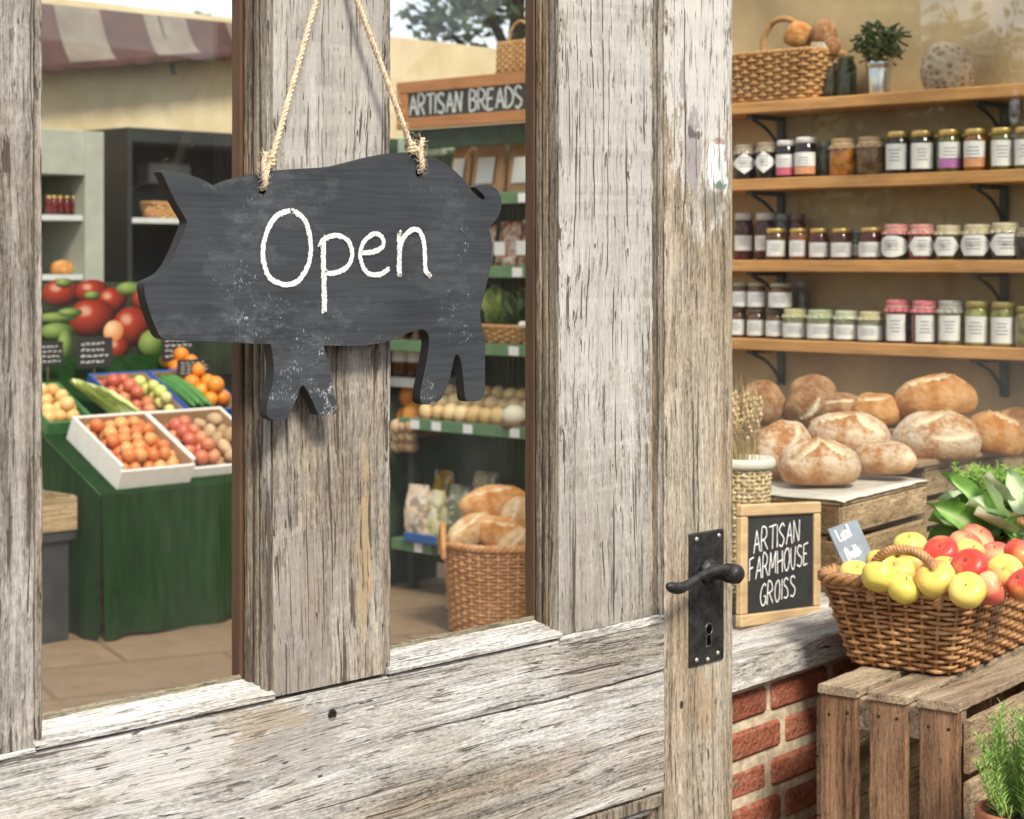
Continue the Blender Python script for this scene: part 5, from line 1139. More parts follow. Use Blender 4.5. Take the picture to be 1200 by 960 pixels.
# tin bucket with plant
p = PX(1030, HZ, XS + .09); d_ = (p - CAM).dot(VIEW); p.z = ZT + .001; k = d_ / F
tp_ = thing('potted_plant', 'small dark leafy plant in a shiny tin bucket on the top shelf', 'plant', p)
b = MB(); b.lathe([(.0001, 0), (12 * k, 0), (12.5 * k, 2 * k), (14.6 * k, 31 * k), (14.2 * k, 32 * k), (15.6 * k, 33 * k), (16 * k, 40 * k), (15 * k, 41 * k), (13.8 * k, 34 * k), (.0001, 33 * k)], 28, Matrix.Translation(p)); obj('tin_bucket', b, plain('shiny_tin', (.62, .62, .60), .22, .12, 30, metal=.9), tp_)
b = MB(); rib = []
for q in range(150):
    a = RND.uniform(0, 6.28); rr = RND.uniform(0, 26) * k; c_ = p + V((math.cos(a) * rr, math.sin(a) * rr, (44 + RND.uniform(-4, 32)) * k)); o = V((math.cos(a) + RND.uniform(-.6, .6), math.sin(a) + RND.uniform(-.6, .6), RND.uniform(-.5, .8))).normalized()
    leaf(b, c_, c_ + o * RND.uniform(10, 17) * k, UP, RND.uniform(7, 12) * k, .4, .1, 4, rib)
b.attr['rib'] = rib; obj('leaves', b, leaf_mat('dark_herb_leaf', (.035, .07, .03), (.10, .13, .05)), tp_, None, False)
b = MB()
for q in range(9): b.tube([p + UP * 33 * k, p + V((RND.uniform(-18, 18) * k, RND.uniform(-18, 18) * k, 66 * k))], .0015, 4)
obj('stems', b, M_brk, tp_)
p = PX(1113, 103, XS + .09); p.z = ZT
t = NT('mottled_crust'); c = t.coord('Object'); vo = t.n('ShaderNodeTexVoronoi'); t.l(c, vo.inputs[0]); vo.inputs['Scale'].default_value = 52; n = t.noise(c, 30, 4)
t.bump(vo.outputs[0], .9, .008); M_mott = t.base(t.mix(t.ramp(vo.outputs[0], .15, .6), t.mix(n, (.16, .10, .055), (.24, .17, .10)), (.42, .34, .24)), .85)
loaf('crusty_loaf', 'mottled cracked loaf standing alone at the right of the top shelf', p, .158, .12, .148, vr - .1, M_mott, [], (0, R(-6)), sd=60)
# ================================================================== ground, market yard behind the door
t = NT('stone_flags'); c = t.coord('Position'); br = t.n('ShaderNodeTexBrick'); t.l(t.map(c, (1, 1, 1), rot=(0, 0, .35)), br.inputs[0]); br.inputs['Scale'].default_value = 1.0
br.inputs['Brick Width'].default_value = .75; br.inputs['Row Height'].default_value = .5; br.inputs['Mortar Size'].default_value = .012; br.inputs['Color1'].default_value = (.22, .145, .085, 1); br.inputs['Color2'].default_value = (.29, .195, .115, 1); br.inputs['Mortar'].default_value = (.15, .095, .055, 1)
n = t.noise(c, 7, 4); col = t.mix(t.ramp(n, .35, .7, 0, .5), br.outputs[0], (.15, .095, .06)); col = t.mix(t.ramp(t.noise(c, 26, 5, .7), .56, .68, 0, .6), col, (.11, .075, .05)); t.bump(t.math('MULTIPLY', t.noise(c, 40, 4), 1), .3, .004); M_flag = t.base(col, .75)
b = MB(); b.add([(-3, 1.2, .004), (12, 1.2, .004), (12, 9.6, .004), (-3, 9.6, .004)], [(0, 1, 2, 3)]); solo('yard_paving', b, M_flag, None, None, None, None, 'structure')
M_road = plain('street_ground', (.09, .085, .08), .85, .2, 4, .2, 60, 'Position')
b = MB(); b.add([(-200, -200, 0), (200, -200, 0), (200, 200, 0), (-200, 200, 0)], [(0, 1, 2, 3)]); solo('ground', b, M_road, None, None, None, None, 'structure')

WY = 9.5
b = MB(); b.box((-4, WY, 0), (13, WY + .3, 3.02)); q = solo('yard_wall', b, M_render, 'tall cream rendered wall at the far end of the market yard, open sky above it', 'wall', None, (4, WY, 0)); q['kind'] = 'thing'
# solid striped awning standing in for one mirrored in the pane
t = NT('striped_awning_cloth'); c = t.coord('Object'); sp = t.n('ShaderNodeSeparateXYZ'); t.l(c, sp.inputs[0])
n = t.noise(c, 6, 4); w_ = t.math('FRACT', t.math('ADD', t.math('DIVIDE', sp.outputs[0], .62), .38)); st = t.math('GREATER_THAN', w_, .5)
a1 = t.mix(t.ramp(n, .35, .65), (.045, .018, .014), (.08, .03, .022)); a2 = t.mix(t.ramp(n, .35, .65), (.14, .11, .085), (.20, .165, .13)); M_awn = t.base(t.mix(st, a1, a2), .85)
M_dred = plain('dark_red_awning_hem', (.06, .022, .016), .85, .4, 12)
aw = thing('striped_awning', 'faded dark red and taupe striped awning built solid in place of its reflection', 'awning', (4.2, WY - .02, 2.95)); 
x0, x1 = PY(20, 30, WY).x, PY(330, 30, WY).x
tl = PY(20, 2, WY - .03); tr_ = PY(330, 34, WY - .03); bl3 = PY(20, 82, WY - .22); br3 = PY(330, 58, WY - .22)
b = MB(); b.grid(lambda u, v: (tl.lerp(tr_, u)).lerp(bl3.lerp(br3, u), v) - UP * .05 * math.sin(v * 3.14) , 24, 10); o = obj('canopy', b, M_awn, aw, None, False); md = o.modifiers.new('thick', 'SOLIDIFY'); md.thickness = .012
b = MB(); b.grid(lambda u, v: bl3.lerp(br3, u) + V((0, -.006, v * -(.05 + .006 * math.sin(u * 60)) + .02)), 60, 3); o = obj('valance', b, M_dred, aw, None, False); md = o.modifiers.new('thick', 'SOLIDIFY'); md.thickness = .008
b = MB()
for p_ in (tl, tl.lerp(tr_, .5), tr_): b.tube([p_, V((p_.x, WY - .20, p_.z - .36))], .015, 6)
obj('awning_arm', b, M_brk, aw)

# ---- green covered sloping stand with produce -------------------------------------------------------------------
TY = 6.31; TX0 = 4.36; TX1 = 5.35; SLP = R(27); TZ = .575
t = NT('green_cloth'); c = t.coord('Position'); n = t.noise(t.map(c, (1, 1, .15)), 30, 3); n2 = t.noise(c, 300, 2)
t.bump(t.math('ADD', n, t.math('MULTIPLY', n2, 1.2)), .8, .01); spz = t.n('ShaderNodeSeparateXYZ'); t.l(c, spz.inputs[0]); dirt = t.math('MULTIPLY', t.ramp(t.math('ADD', spz.outputs[2], t.math('MULTIPLY', t.noise(c, 11, 4, .65), .28)), .30, .14), .55)
M_green = t.base(t.mix(dirt, t.mix(t.ramp(n, .3, .7), (.005, .027, .004), (.012, .058, .010)), (.035, .045, .025)), .95, Specular_IOR_Level=.1)
def SL(u, v, w_=0.0):                                   # on the slope: u along X, v up the slope, w off it
    return V((TX0 + u, TY + v * math.cos(SLP) - w_ * math.sin(SLP), TZ + v * math.sin(SLP) + w_ * math.cos(SLP)))
SLN = V((0, -math.sin(SLP), math.cos(SLP)))
def SH(px, py, w_=0.0):
    p = hit(px, py, SL(0, 0, w_), SLN); d = p - SL(0, 0, w_); return d.x, d.dot(V((0, math.cos(SLP), math.sin(SLP))))
SM = Matrix(((1, 0, 0, TX0), (0, math.cos(SLP), -math.sin(SLP), TY), (0, math.sin(SLP), math.cos(SLP), TZ), (0, 0, 0, 1)))
gs = thing('produce_stand', 'sloping market stand draped in green cloth, seen through the left pane', 'market stand', (TX0, TY, 0))
b = MB(); LV = 1.08
b.grid(lambda u, v: SL(-.05 + u * (TX1 - TX0 + .05), v * LV), 20, 10); o = obj('slope_cloth', b, M_green, gs, None, False)
def skirt(u, v):
    per = u * 2.2
    if per < 1.0: p = V((TX0 - .05 + per * (TX1 - TX0 + .05), TY - .004, 0)); nn = V((0, -1, 0))
    else: p = V((TX1, TY + (per - 1) * .8, 0)); nn = V((1, 0, 0))
    z = (TZ - .005) * (1 - v) + .012 + (.018 * math.sin(per * 9) + .02 * max(0, .3 - per) ) * v; return V((p.x, p.y, z)) + nn * (.022 * math.sin(per * 31 + 1.2 * math.sin(per * 7)) * v + .01 * v)
b = MB(); b.grid(lambda u, v: V((TX0 - .05 + u * (TX1 - TX0 + .05), TY - .004 - (.016 * math.sin(u * 29 + 1.3 * math.sin(u * 9)) + .02) * v, (TZ - .002) * (1 - v) + (.010 + .012 * math.sin(u * 11)) * v)), 90, 10); obj('front_cloth', b, M_green, gs, None, False)
b = MB(); b.grid(lambda u, v: V((TX0 - .052 - (.015 * math.sin(u * 21) + .01) * v, TY + u * .95, (TZ + u * .95 * math.tan(SLP)) * (1 - v) + .012 * v)), 40, 10); obj('side_cloth', b, M_green, gs, None, False)
b = MB(); b.box((TX0, TY + .04, .02), (TX0 + .05, TY + .09, TZ - .01)); obj('leg', b, M_crate_d, gs)
b = MB(); b.box((TX1 - .06, TY + .04, .02), (TX1 - .01, TY + .09, TZ - .01)); obj('leg', b, M_crate_d, gs)
b = MB(); b.box((TX1 - .06, TY + .85, .02), (TX1 - .01, TY + .9, TZ + .40)); obj('leg', b, M_crate_d, gs)

# fruit prototypes
def ball(name, mat, r, sx=1.0, sz=.92, lump=.05, label='', cat='', group='', nu=18, nv=12):
    b = MB(); prof = [(max(1e-4, math.sin(math.pi * k / nv)) * r, -math.cos(math.pi * k / nv) * r * sz) for k in range(nv + 1)]
    b.lathe(prof, nu, None, 0, True, False); sd = RND.random() * 9; b.v = [V((p.x * sx, p.y, p.z)) * (1 + lump * N3(p / r * 1.3, 1, sd)) for p in b.v]
    return b, mat, name, label, cat, group
def fruit_mat(name, a, c2, rough=.35, sc=25, hue=.25):
    t = NT(name); c = t.coord('Object'); r_ = t.rand(); n = t.noise(c, sc, 3); cc = t.mix(t.ramp(t.math('ADD', t.math('MULTIPLY', n, .5), t.math('MULTIPLY', r_, .5)), .3, .7), a, c2); t.bump(t.noise(c, 160, 2), .15, .002); return t.base(cc, rough)
M_tom = fruit_mat('peach_tomato', (.58, .15, .035), (.66, .33, .11)); M_tomr = fruit_mat('red_plum', (.46, .09, .05), (.60, .22, .10)); M_pot = fruit_mat('potato', (.40, .25, .13), (.52, .36, .21), .8); M_orn = fruit_mat('orange', (.70, .20, .015), (.76, .30, .03), .4); M_apc = fruit_mat('apricot', (.66, .36, .12), (.70, .48, .20)); M_lime = fruit_mat('pale_lime', (.50, .56, .14), (.60, .56, .22)); M_gcu = fruit_mat('cucumber', (.04, .15, .03), (.09, .24, .05), .4)
def pile(proto, pts, label, group):
    """copies of one fruit, each an object of its own"""
    b, mat, name, _, cat, _ = proto; first = None
    for p in pts:
        rot = (RND.uniform(0, 6.28), RND.uniform(0, 6.28), RND.uniform(0, 6.28)); s = RND.uniform(.88, 1.12)
        if first is None:
            first = solo(name, b, mat, label, cat, group, (0, 0, 0)); first.location = p; first.rotation_euler = rot; first.scale = (s,) * 3
        else: dup(first, p, rot, None, None, s)
def bed(u0, u1, v0, v1, d, w0, layers=2, drop=0.0):
    out = []
    for l in range(layers):
        nu = max(1, int((u1 - u0) / d) - l); nv = max(1, int((v1 - v0) / d) - l); 
        for j in range(nv):
            for i in range(nu):
                if l and RND.random() < .25: continue
                u = (u0 + u1) / 2 + (i - (nu - 1) / 2) * d + (d * .25 if j % 2 else -d * .25) * (1 if nu > 2 else 0) + RND.uniform(-.08, .08) * d; v = (v0 + v1) / 2 + (j - (nv - 1) / 2) * d + RND.uniform(-.1, .1) * d
                out.append(SL(u, v, w0 + d * .5 + l * d * .68 + RND.uniform(-.06, .06) * d))
    return out
M_card = plain('white_card', (.74, .72, .68), .7, .06, 20); M_cardb = plain('brown_card', (.42, .26, .14), .8, .15, 20); M_blue = plain('blue_crate_plastic', (.03, .08, .30), .4, .15, 20); M_gcrate = plain('green_crate_plastic', (.05, .16, .05), .5, .2, 20)
def tray(name, label, u0, u1, v0, v1, h, mo, mi_, hf=None, th_=.012, div=None, tickets=()):
    """open produce box lying on the slope"""
    p = SL(u0, v0); t_ = thing(name, label, 'produce box', p); hf = hf or h
    def bx(nm, lo, hi, m): b = MB(); b.box(lo, hi, SM, .002); return obj(nm, b, m, t_)
    bx('box_base', (u0 + .001, v0 + .001, .002), (u1 - .001, v1 - .001, .008), mi_)
    for nm, lo, hi in (('front_panel', (u0, v0, .0), (u1, v0 + th_, hf)), ('rear_panel', (u0, v1 - th_, 0), (u1, v1, h)), ('side_panel', (u0, v0 + th_ + .0005, 0), (u0 + th_, v1 - th_ - .0005, h)), ('side_panel', (u1 - th_, v0 + th_ + .0005, 0), (u1, v1 - th_ - .0005, h))):
        o = bx(nm, lo, hi, mo)
    bx('inner_lining', (u0 + th_ + .0005, v1 - th_ - .004, .0085), (u1 - th_ - .0005, v1 - th_ - .0005, h - .004), mi_); bx('inner_lining', (u0 + th_ + .0005, v0 + th_ + .0005, .0085), (u0 + th_ + .004, v1 - th_ - .0045, h - .004), mi_); bx('inner_lining', (u1 - th_ - .004, v0 + th_ + .0005, .0085), (u1 - th_ - .0005, v1 - th_ - .0045, h - .004), mi_)
    if div: bx('divider', (div, v0 + th_ + .001, .009), (div + .006, v1 - th_ - .005, h * .9), mi_)
    for (tu, tw) in tickets: b = MB(); b.box((tu, v0 - .0035, hf * .15), (tu + tw, v0 - .0008, hf * .9), SM, .0006); obj('price_ticket', b, M_card, t_)
    return t_
fu0, fv0 = SH(148, 586); fu1, _ = SH(222, 574); _, fv1 = SH(80, 497, .1)
fv0 = .03; fv1 = .43
tom = ball('tomato', M_tom, .0305, 1, .9, .05, '', 'tomato'); 
tray('white_fruit_box', 'white cardboard box of orange red tomatoes at the front of the green stand', fu0, fu0 + .36, fv0, fv1, .105, M_card, M_cardb, .085)
b = MB()
for q in range(9): b.lathe([(.0001, .001), (.012 + .004 * (q % 2), .0009), (.0001, -.002)], 12, SM @ Matrix.Translation((fu0 + .05 + .022 * (q % 3), fv0 - .0015, .03 + .02 * (q // 3))) @ RX)
pile(tom, bed(fu0 + .015, fu0 + .345, fv0 + .015, fv1 - .01, .060, .026, 2), 'small orange red tomato lying in the white cardboard box', 'tomatoes in the white cardboard box')
u2 = fu0 + .375
tray('white_fruit_box', 'second white box, holding red tomatoes and potatoes, right of the tomato box', u2, u2 + .40, fv0 + .03, fv1 + .02, .09, M_card, M_cardb, .045)
pile(ball('tomato', M_tomr, .030, 1, .9, .05, '', 'tomato'), bed(u2 + .015, u2 + .20, fv0 + .045, fv1 - .01, .059, .018, 2), 'red tomato lying in the second white box', 'tomatoes in the second white box')
pile(ball('potato', M_pot, .029, 1.3, .9, .12, '', 'potato'), bed(u2 + .20, u2 + .385, fv0 + .045, fv1, .062, .018, 2), 'brown potato lying in the second white box', 'potatoes in the second white box')
pile(ball('tomato', M_tomr, .027, 1, .9, .05, '', 'tomato'), bed(u2 + .42, u2 + .55, fv0 + .05, fv1, .055, .0, 2), 'red tomato heaped at the right end of the green stand', 'tomatoes at the right end of the stand')
# second row
v2 = fv1 + .05; 
tray('green_veg_box', 'green plastic box of apricots at the left of the second row', -.04, .19, v2 - .02, v2 + .30, .06, M_gcrate, M_gcrate, .06)
pile(ball('apricot', M_apc, .031, 1, .95, .06, '', 'apricot'), bed(-.03, .18, v2, v2 + .29, .06, .01, 2), 'pale orange apricot at the left of the second row', 'apricots in the green box')
b = MB(); rib = []
for q in range(9):
    a = SL(.20 + .024 * q * .5, v2 + .24 - .01 * q, .09); e = SL(.31 + .02 * q * .6, v2 - .02, .05 + .01 * (q % 3)); leaf(b, a, e, SLN + V((RND.uniform(-.5, .5), 0, 0)), .06, .6, .05, 8, rib)
b.attr['rib'] = rib; solo('pale_cabbage', b, leaf_mat('pale_cabbage_leaf', (.38, .46, .12), (.56, .58, .26)), 'pale yellow green pointed cabbage between the apricots and the plums', 'cabbage')
tray('blue_fruit_box', 'blue plastic box of red plums with white tickets in the second row', .36, .66, v2, v2 + .34, .07, M_blue, M_cardb, .055, .012, None, ((.40, .05),))
pile(ball('plum', M_tomr, .029, 1, .95, .05, '', 'plum'), bed(.37, .55, v2 + .01, v2 + .33, .058, .01, 2), 'red plum lying in the blue box', 'plums in the blue box')
pile(ball('pale_plum', M_lime, .028, 1, .95, .05, '', 'plum'), bed(.55, .66, v2 + .01, v2 + .33, .058, .012, 2), 'pale yellow plum at the right end of the blue box', 'pale plums in the blue box')
tray('blue_fruit_box', 'blue plastic box of cucumbers and oranges beside the plum box', .67, .97, v2, v2 + .34, .07, M_blue, M_cardb, .055, .012, None, ((.69, .12),))
for q in range(5):
    b = MB(); a = SL(.69 + q * .022, v2 + .30, .05 + .012 * (q % 2)); e = SL(.74 + q * .022, v2 + .04, .05 + .012 * (q % 2)); b.tube(smoothline([a, a.lerp(e, .5) + SLN * .012, e], 5), [.006, .014, .018, .019, .019, .019, .019, .018, .015, .012, .006][:11], 10); solo('cucumber', b, M_gcu, 'dark green cucumber lying in the blue box next to the oranges', 'cucumber', 'cucumbers in the blue box')
pile(ball('orange', M_orn, .036, 1, .97, .03, '', 'orange'), bed(.80, .98, v2 + .02, v2 + .52, .072, .02, 2), 'bright orange fruit piled at the right end of the stand', 'oranges at the right end of the stand')
# black cards stuck in the rows and the big printed picture behind
M_bl = plain('black_card', (.018, .018, .018), .7, .2)
def stand_card(px0, py0, px1, py1, v, label):
    pc = SL(0, v, 0); y = pc.y; a = PY(px0, py1, y); c_ = PY(px1, py0, y); b = MB(); b.box((a.x, y, a.z), (c_.x, y + .006, c_.z), None, .001); o = solo('price_board', b, M_bl, label, 'price board', None, a)
    b = MB(); H_ = c_.z - a.z; W_ = c_.x - a.x; stx = V((1, 0, 0))
    for r in range(4):
        z = a.z + H_ * (.80 - .2 * r); x0_, x1_ = a.x + W_ * .10, a.x + W_ * RND.uniform(.7, .92); q = [V((x0_ + (x1_ - x0_) * k / 40, y, z + RND.uniform(-.5, .5) * H_ * .07)) for k in range(41)]
        for k in range(0, 40, 9): ribbon(b, q[k:k + 7], H_ * .03, V((0, -1, 0)), .3, .001)
    obj('chalk_lettering', b, M_chalk, o)
    b = MB(); b.tube([V(((a.x + c_.x) / 2, y + .008, c_.z - .02)), V(((a.x + c_.x) / 2, y + .008, a.z - .12))], .004, 5); obj('stake', b, M_crate_d, o)
stand_card(40, 400, 74, 430, v2 + .36, 'small black price board cut by the left edge of the left pane')
stand_card(91, 395, 132, 432, v2 + .36, 'black price board with chalk lines standing behind the plum boxes'); stand_card(190, 392, 228, 424, v2 + .38, 'black price board with chalk lines just under the pig snout'); stand_card(208, 420, 248, 442, v2 + .22, 'grey price board lower down, next to the oranges')
PYB = SL(0, LV + .02).y; pa = PY(20, 425, PYB); pb_ = PY(330, 329, PYB)
pos_ = thing('picture_board', 'large printed picture of red tomatoes and green beans behind the produce', 'poster', (pa.x, PYB, pa.z)); b = MB(); b.box((pa.x, PYB, pa.z - .1), (pb_.x, PYB + .02, pb_.z)); obj('board', b, plain('poster_dark_green', (.018, .028, .012), .6, .6, 8), pos_)
b = MB(); b.box((pa.x + .1, PYB + .022, 0), (pa.x + .14, PYB + .05, pb_.z - .05)); obj('support', b, M_crate_d, pos_); b = MB(); b.box((pb_.x - .14, PYB + .022, 0), (pb_.x - .1, PYB + .05, pb_.z - .05)); obj('support', b, M_crate_d, pos_)
t = NT('printed_tomato_red'); at = t.n('ShaderNodeAttribute'); at.attribute_name = 'tone'; M_pt = t.base(t.mix(t.ramp(at.outputs['Fac'], .12, .30), (.62, .30, .20), t.mix(t.ramp(at.outputs['Fac'], .3, 1), (.36, .036, .016), (.025, .003, .003))), .45)
def print_mat(nm_, a, c2):
    t = NT(nm_); at = t.n('ShaderNodeAttribute'); at.attribute_name = 'tone'; return t.base(t.mix(t.ramp(at.outputs['Fac'], .15, .95), a, c2), .45)
M_pg = print_mat('printed_bean_green', (.28, .36, .10), (.03, .07, .012)); M_py = print_mat('printed_tomato_yellow', (.80, .55, .30), (.60, .20, .07))  # last one colours the yellowish tomato of the print
k_ = 0
def disc(px, py, rx, m, ry=None, lift=.002):
    global k_; k_ += 1; p = PY(px, py, PYB - lift - .0004 * k_); r = rx * 8.2 / F / .69; q = (ry or rx) * 8.2 / F; b = MB(); dd_ = [(0, 0)] + [(m_, a) for m_ in (.35, .6, .8, .92, 1) for a in range(28)]; b.add([p + V((math.cos(a * .2244) * r * m_ * (1 + .04 * math.sin(a * .45)) + .0, 0, math.sin(a * .2244) * q * m_)) for m_, a in dd_], [(0, 1 + a, 1 + (a + 1) % 28) for a in range(28)] + [(1 + k * 28 + a, 1 + (k + 1) * 28 + a, 1 + (k + 1) * 28 + (a + 1) % 28, 1 + k * 28 + (a + 1) % 28) for k in range(4) for a in range(28)]); b.attr['tone'] = [max(0, min(1, math.hypot(m_ * math.cos(a * .2244) + .3, m_ * math.sin(a * .2244) - .35) / 1.25)) for m_, a in dd_]; return b, m
for px, py, rx, m, ry, nm2 in ((72, 343, 19, M_pt, 17, 'printed_tomato'), (108, 341, 17, M_pt, 14, 'printed_tomato'), (131, 352, 16, M_pt, 16, 'printed_tomato'), (152, 338, 14, M_pg, 8, 'printed_leaf'), (108, 372, 24, M_pt, 23, 'printed_tomato'), (155, 382, 21, M_pt, 24, 'printed_tomato'), (170, 350, 14, M_pt, 14, 'printed_tomato'), (138, 408, 12, M_pt, 14, 'printed_tomato'), (133, 388, 10, M_py, 13, 'printed_tomato'), (66, 372, 20, M_pg, 6, 'printed_bean'), (66, 388, 16, M_pg, 10, 'printed_bean'), (76, 404, 7, M_pg, 18, 'printed_bean'), (82, 366, 12, M_pg, 5, 'printed_bean'), (178, 402, 14, M_pg, 17, 'printed_lime'), (108, 346, 8, M_pg, 5, 'printed_leaf'), (75, 331, 8, M_pg, 5, 'printed_leaf'), (210, 370, 20, M_pt, 20, 'printed_tomato'), (245, 380, 22, M_pt, 20, 'printed_tomato'), (262, 352, 18, M_pt, 18, 'printed_tomato')):
    bb_, mm = disc(px, py, rx, m, ry); obj(nm2, bb_, mm, pos_, None, False)

# wooden crate on a dark stand at the left of the green table
cx1 = 4.26; cy0 = 6.40
cs = thing('wooden_crate', 'low open wooden crate on a dark stand left of the green cloth', 'crate', (cx1 - .3, cy0, .44))
for nm2, lo, hi in (('side_board', (cx1 - .62, cy0, .44), (cx1, cy0 + .015, .57)), ('side_board', (cx1 - .015, cy0 + .0155, .44), (cx1, cy0 + .5, .575)), ('side_board', (cx1 - .62, cy0 + .5, .44), (cx1, cy0 + .515, .575)), ('base_board', (cx1 - .62, cy0 + .016, .442), (cx1 - .016, cy0 + .499, .455))):
    b = MB(); b.box(lo, hi, None, .002); obj(nm2, b, M_crate if nm2 != 'base_board' else M_crate_d, cs)
dk = thing('dark_stand', 'dark plinth under the low wooden crate at the left pane edge', 'stand', (cx1 - .3, cy0, 0)); b = MB(); b.box((cx1 - .58, cy0 + .03, 0), (cx1 - .02, cy0 + .48, .40)); obj('plinth_body', b, plain('charcoal_paint', (.03, .03, .033), .6, .3), dk); b = MB(); b.box((cx1 - .60, cy0 + .01, .40), (cx1, cy0 + .5, .438)); obj('plinth_top', b, plain('charcoal_paint', (.03, .03, .033), .6, .3), dk)

# grey cabinet and dark kiosk against the yard wall
def box_open(t_, x0, x1, y0, y1, z0, z1, m, shelves, th_=.05, top=.0, inner=None):
    for nm2, lo, hi in (('side_panel', (x0, y0, z0), (x0 + th_, y1, z1)), ('side_panel', (x1 - th_, y0, z0), (x1, y1, z1)), ('back_panel', (x0 + th_ + .001, y1 - .03, z0), (x1 - th_ - .001, y1, z1)), ('top_panel', (x0 + th_ + .001, y0, z1 - th_ - top), (x1 - th_ - .001, y1 - .031, z1))):
        b = MB(); b.box(lo, hi, None, .003); obj(nm2, b, inner if (inner and nm2 == 'back_panel') else m, t_)
    for z, m2 in shelves: b = MB(); b.box((x0 + th_ + .001, y0 + .02, z - .03), (x1 - th_ - .001, y1 - .031, z), None, .002); obj('shelf', b, m2, t_)
cy = 8.75; c0 = PY(-20, 240, cy); c1_ = PY(122, 240, cy); zt = PY(90, 153, cy).z; zs1 = PY(75, 252, cy).z; zs2 = PY(75, 322, cy).z
M_cab = plain('grey_green_cabinet', (.34, .35, .29), .5, .1, 10); M_pale = plain('pale_grey_metal', (.52, .54, .52), .45, .1)
cb = thing('grey_cabinet', 'tall grey green open cabinet with jars against the cream yard wall', 'cabinet', ((c0.x + c1_.x) / 2, cy, 0)); box_open(cb, c0.x, c1_.x, cy, cy + .45, 0, zt, M_cab, ((zs1, M_pale), (zs2, M_pale)), .12, .12)
for k, px in enumerate((57, 63, 70, 78, 86)):
    p = PY(px, 250, cy + .12); p.z = zs1; j = thing('cabinet_jar', 'small dark red jar standing on the upper shelf of the grey cabinet', 'jar', p, 'jars in the grey cabinet'); r = .020; M = Matrix.Translation(p); b = MB(); b.lathe([(.0001, 0), (r, .004), (r, .075), (r * .8, .09)], 14, M); obj('glass_body', b, jmat((.20, .03, .03)), j); b = MB(); b.lathe([(r * .86, .089), (r * .86, .108), (.0001, .108)], 14, M); obj('lid', b, lidmat(GOLD, .7), j)
p = PY(73, 318, cy + .15); p.z = zs2; loaf('bread_roll', 'pale loaf on the lower shelf of the grey cabinet', p, .16, .10, .08, .3, M_loafB, [], (0, 0), None, 'bread', sd=71)
ky = 8.9; k0 = PY(150, 240, ky); k1 = PY(345, 240, ky); zt = PY(152, 149, ky).z; zs = PY(200, 256, ky).z
kk = thing('dark_kiosk', 'dark open fronted kiosk with a pale shelf, behind the pig snout', 'kiosk', ((k0.x + k1.x) / 2, ky, 0)); M_kd = plain('kiosk_shade_black', (.016, .018, .016), .6, .3, 8); box_open(kk, k0.x, k1.x, ky, ky + .55, 0, zt, M_kd, ((zs, M_pale), (PY(200, 332, ky).z, M_kd)), .03, .05)  # near-black colour stands in for the shade of a deep opening
b = MB(); a_ = PY(170, 157, ky + .06); c_ = PY(226, 168, ky + .06); b.tube([a_, c_], .018, 8); obj('pale_tube', b, M_pale, kk); b = MB(); a_ = PY(172, 190, ky + .3); c_ = PY(222, 216, ky + .3); b.box((a_.x, ky + .28, c_.z), (c_.x, ky + .4, a_.z), None, .01); obj('grey_unit', b, plain('grey_unit', (.16, .17, .165), .5, .2), kk)
p = PY(192, 253, ky + .2); p.z = zs; wkb = thing('brown_basket', 'small brown wicker basket on the kiosk shelf', 'basket', p); M = Matrix.Translation(p); wicker(wkb, rect_path(M, .20, .14, .24, .17, .09, rr_table(.4, 1.3)), 7, 24, .006, .006, M_wickT, rim=.007, sub=3)
p = PY(176, 252, ky + .15); p.z = zs; loaf('bread_roll', 'brown bread roll on the kiosk shelf left of the basket', p, .10, .08, .07, .3, M_loafC, [], (0, 0), None, 'bread', sd=72)

# ================================================================== shelving seen through the middle pane
XM = 5.86
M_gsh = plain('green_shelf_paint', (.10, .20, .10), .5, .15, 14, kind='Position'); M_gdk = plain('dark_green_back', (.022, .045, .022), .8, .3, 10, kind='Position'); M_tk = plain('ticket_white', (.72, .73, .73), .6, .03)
ya = PX(476, 500, XM).y; yb = PX(652, 500, XM).y
def sz(py, px=600): return PX(px, py, XM).z
SHZ = [sz(226), sz(313), sz(405), sz(501)]
un = thing('green_shelving', 'dark green market shelving with white price tickets, seen through the middle pane', 'shelving', (XM + .2, (ya + yb) / 2, 0)); XB = XM + .42
b = MB(); b.box((XB, yb, .1), (XB + .02, ya + .25, sz(150)), None, .002); obj('back_panel', b, M_gdk, un)
for y in (yb, ya + .23): b = MB(); b.box((XM + .02, y, 0), (XB - .001, y + .025, sz(150)), None, .003); obj('upright', b, M_gdk, un)
for k, (z, pxs) in enumerate(zip(SHZ, ((613,), (606,), (602,), (486, 511, 548, 603)))):
    b = MB(); b.box((XM + .012, yb + .026, z - .03), (XB - .002, ya + .228 if k < 3 else ya + .05, z), None, .002); s_ = obj('shelf_board', b, M_gdk if k < 3 else M_crate, un)
    b = MB(); b.box((XM, yb + .026, z - .046), (XM + .011, ya + .228 if k < 3 else ya + .05, z + .004), None, .002); obj('shelf_edge', b, M_gsh, un)
    for px in pxs: p = PX(px, HZ, XM - .002); b = MB(); b.box((XM - .004, p.y - .028, z - .042), (XM - .0006, p.y + .028, z - .004), None, .0006); obj('price_ticket', b, M_tk, un)
ze = PX(490, 636, XM - .02).z; b = MB(); b.box((XM, ya - .16, ze - .05), (XB - .002, ya + .10, ze), None, .002); obj('shelf_edge', b, M_gsh, un); p = PX(491, HZ, XM - .002); b = MB(); b.box((XM - .004, p.y - .02, ze - .046), (XM - .0006, p.y + .03, ze - .006), None, .0006); obj('price_ticket', b, M_tk, un)
b = MB(); b.box((XM + .3, yb + .03, .1), (XM + .32, ya + .2, SHZ[3] - .05), None, .002); obj('lower_back', b, M_gdk, un)
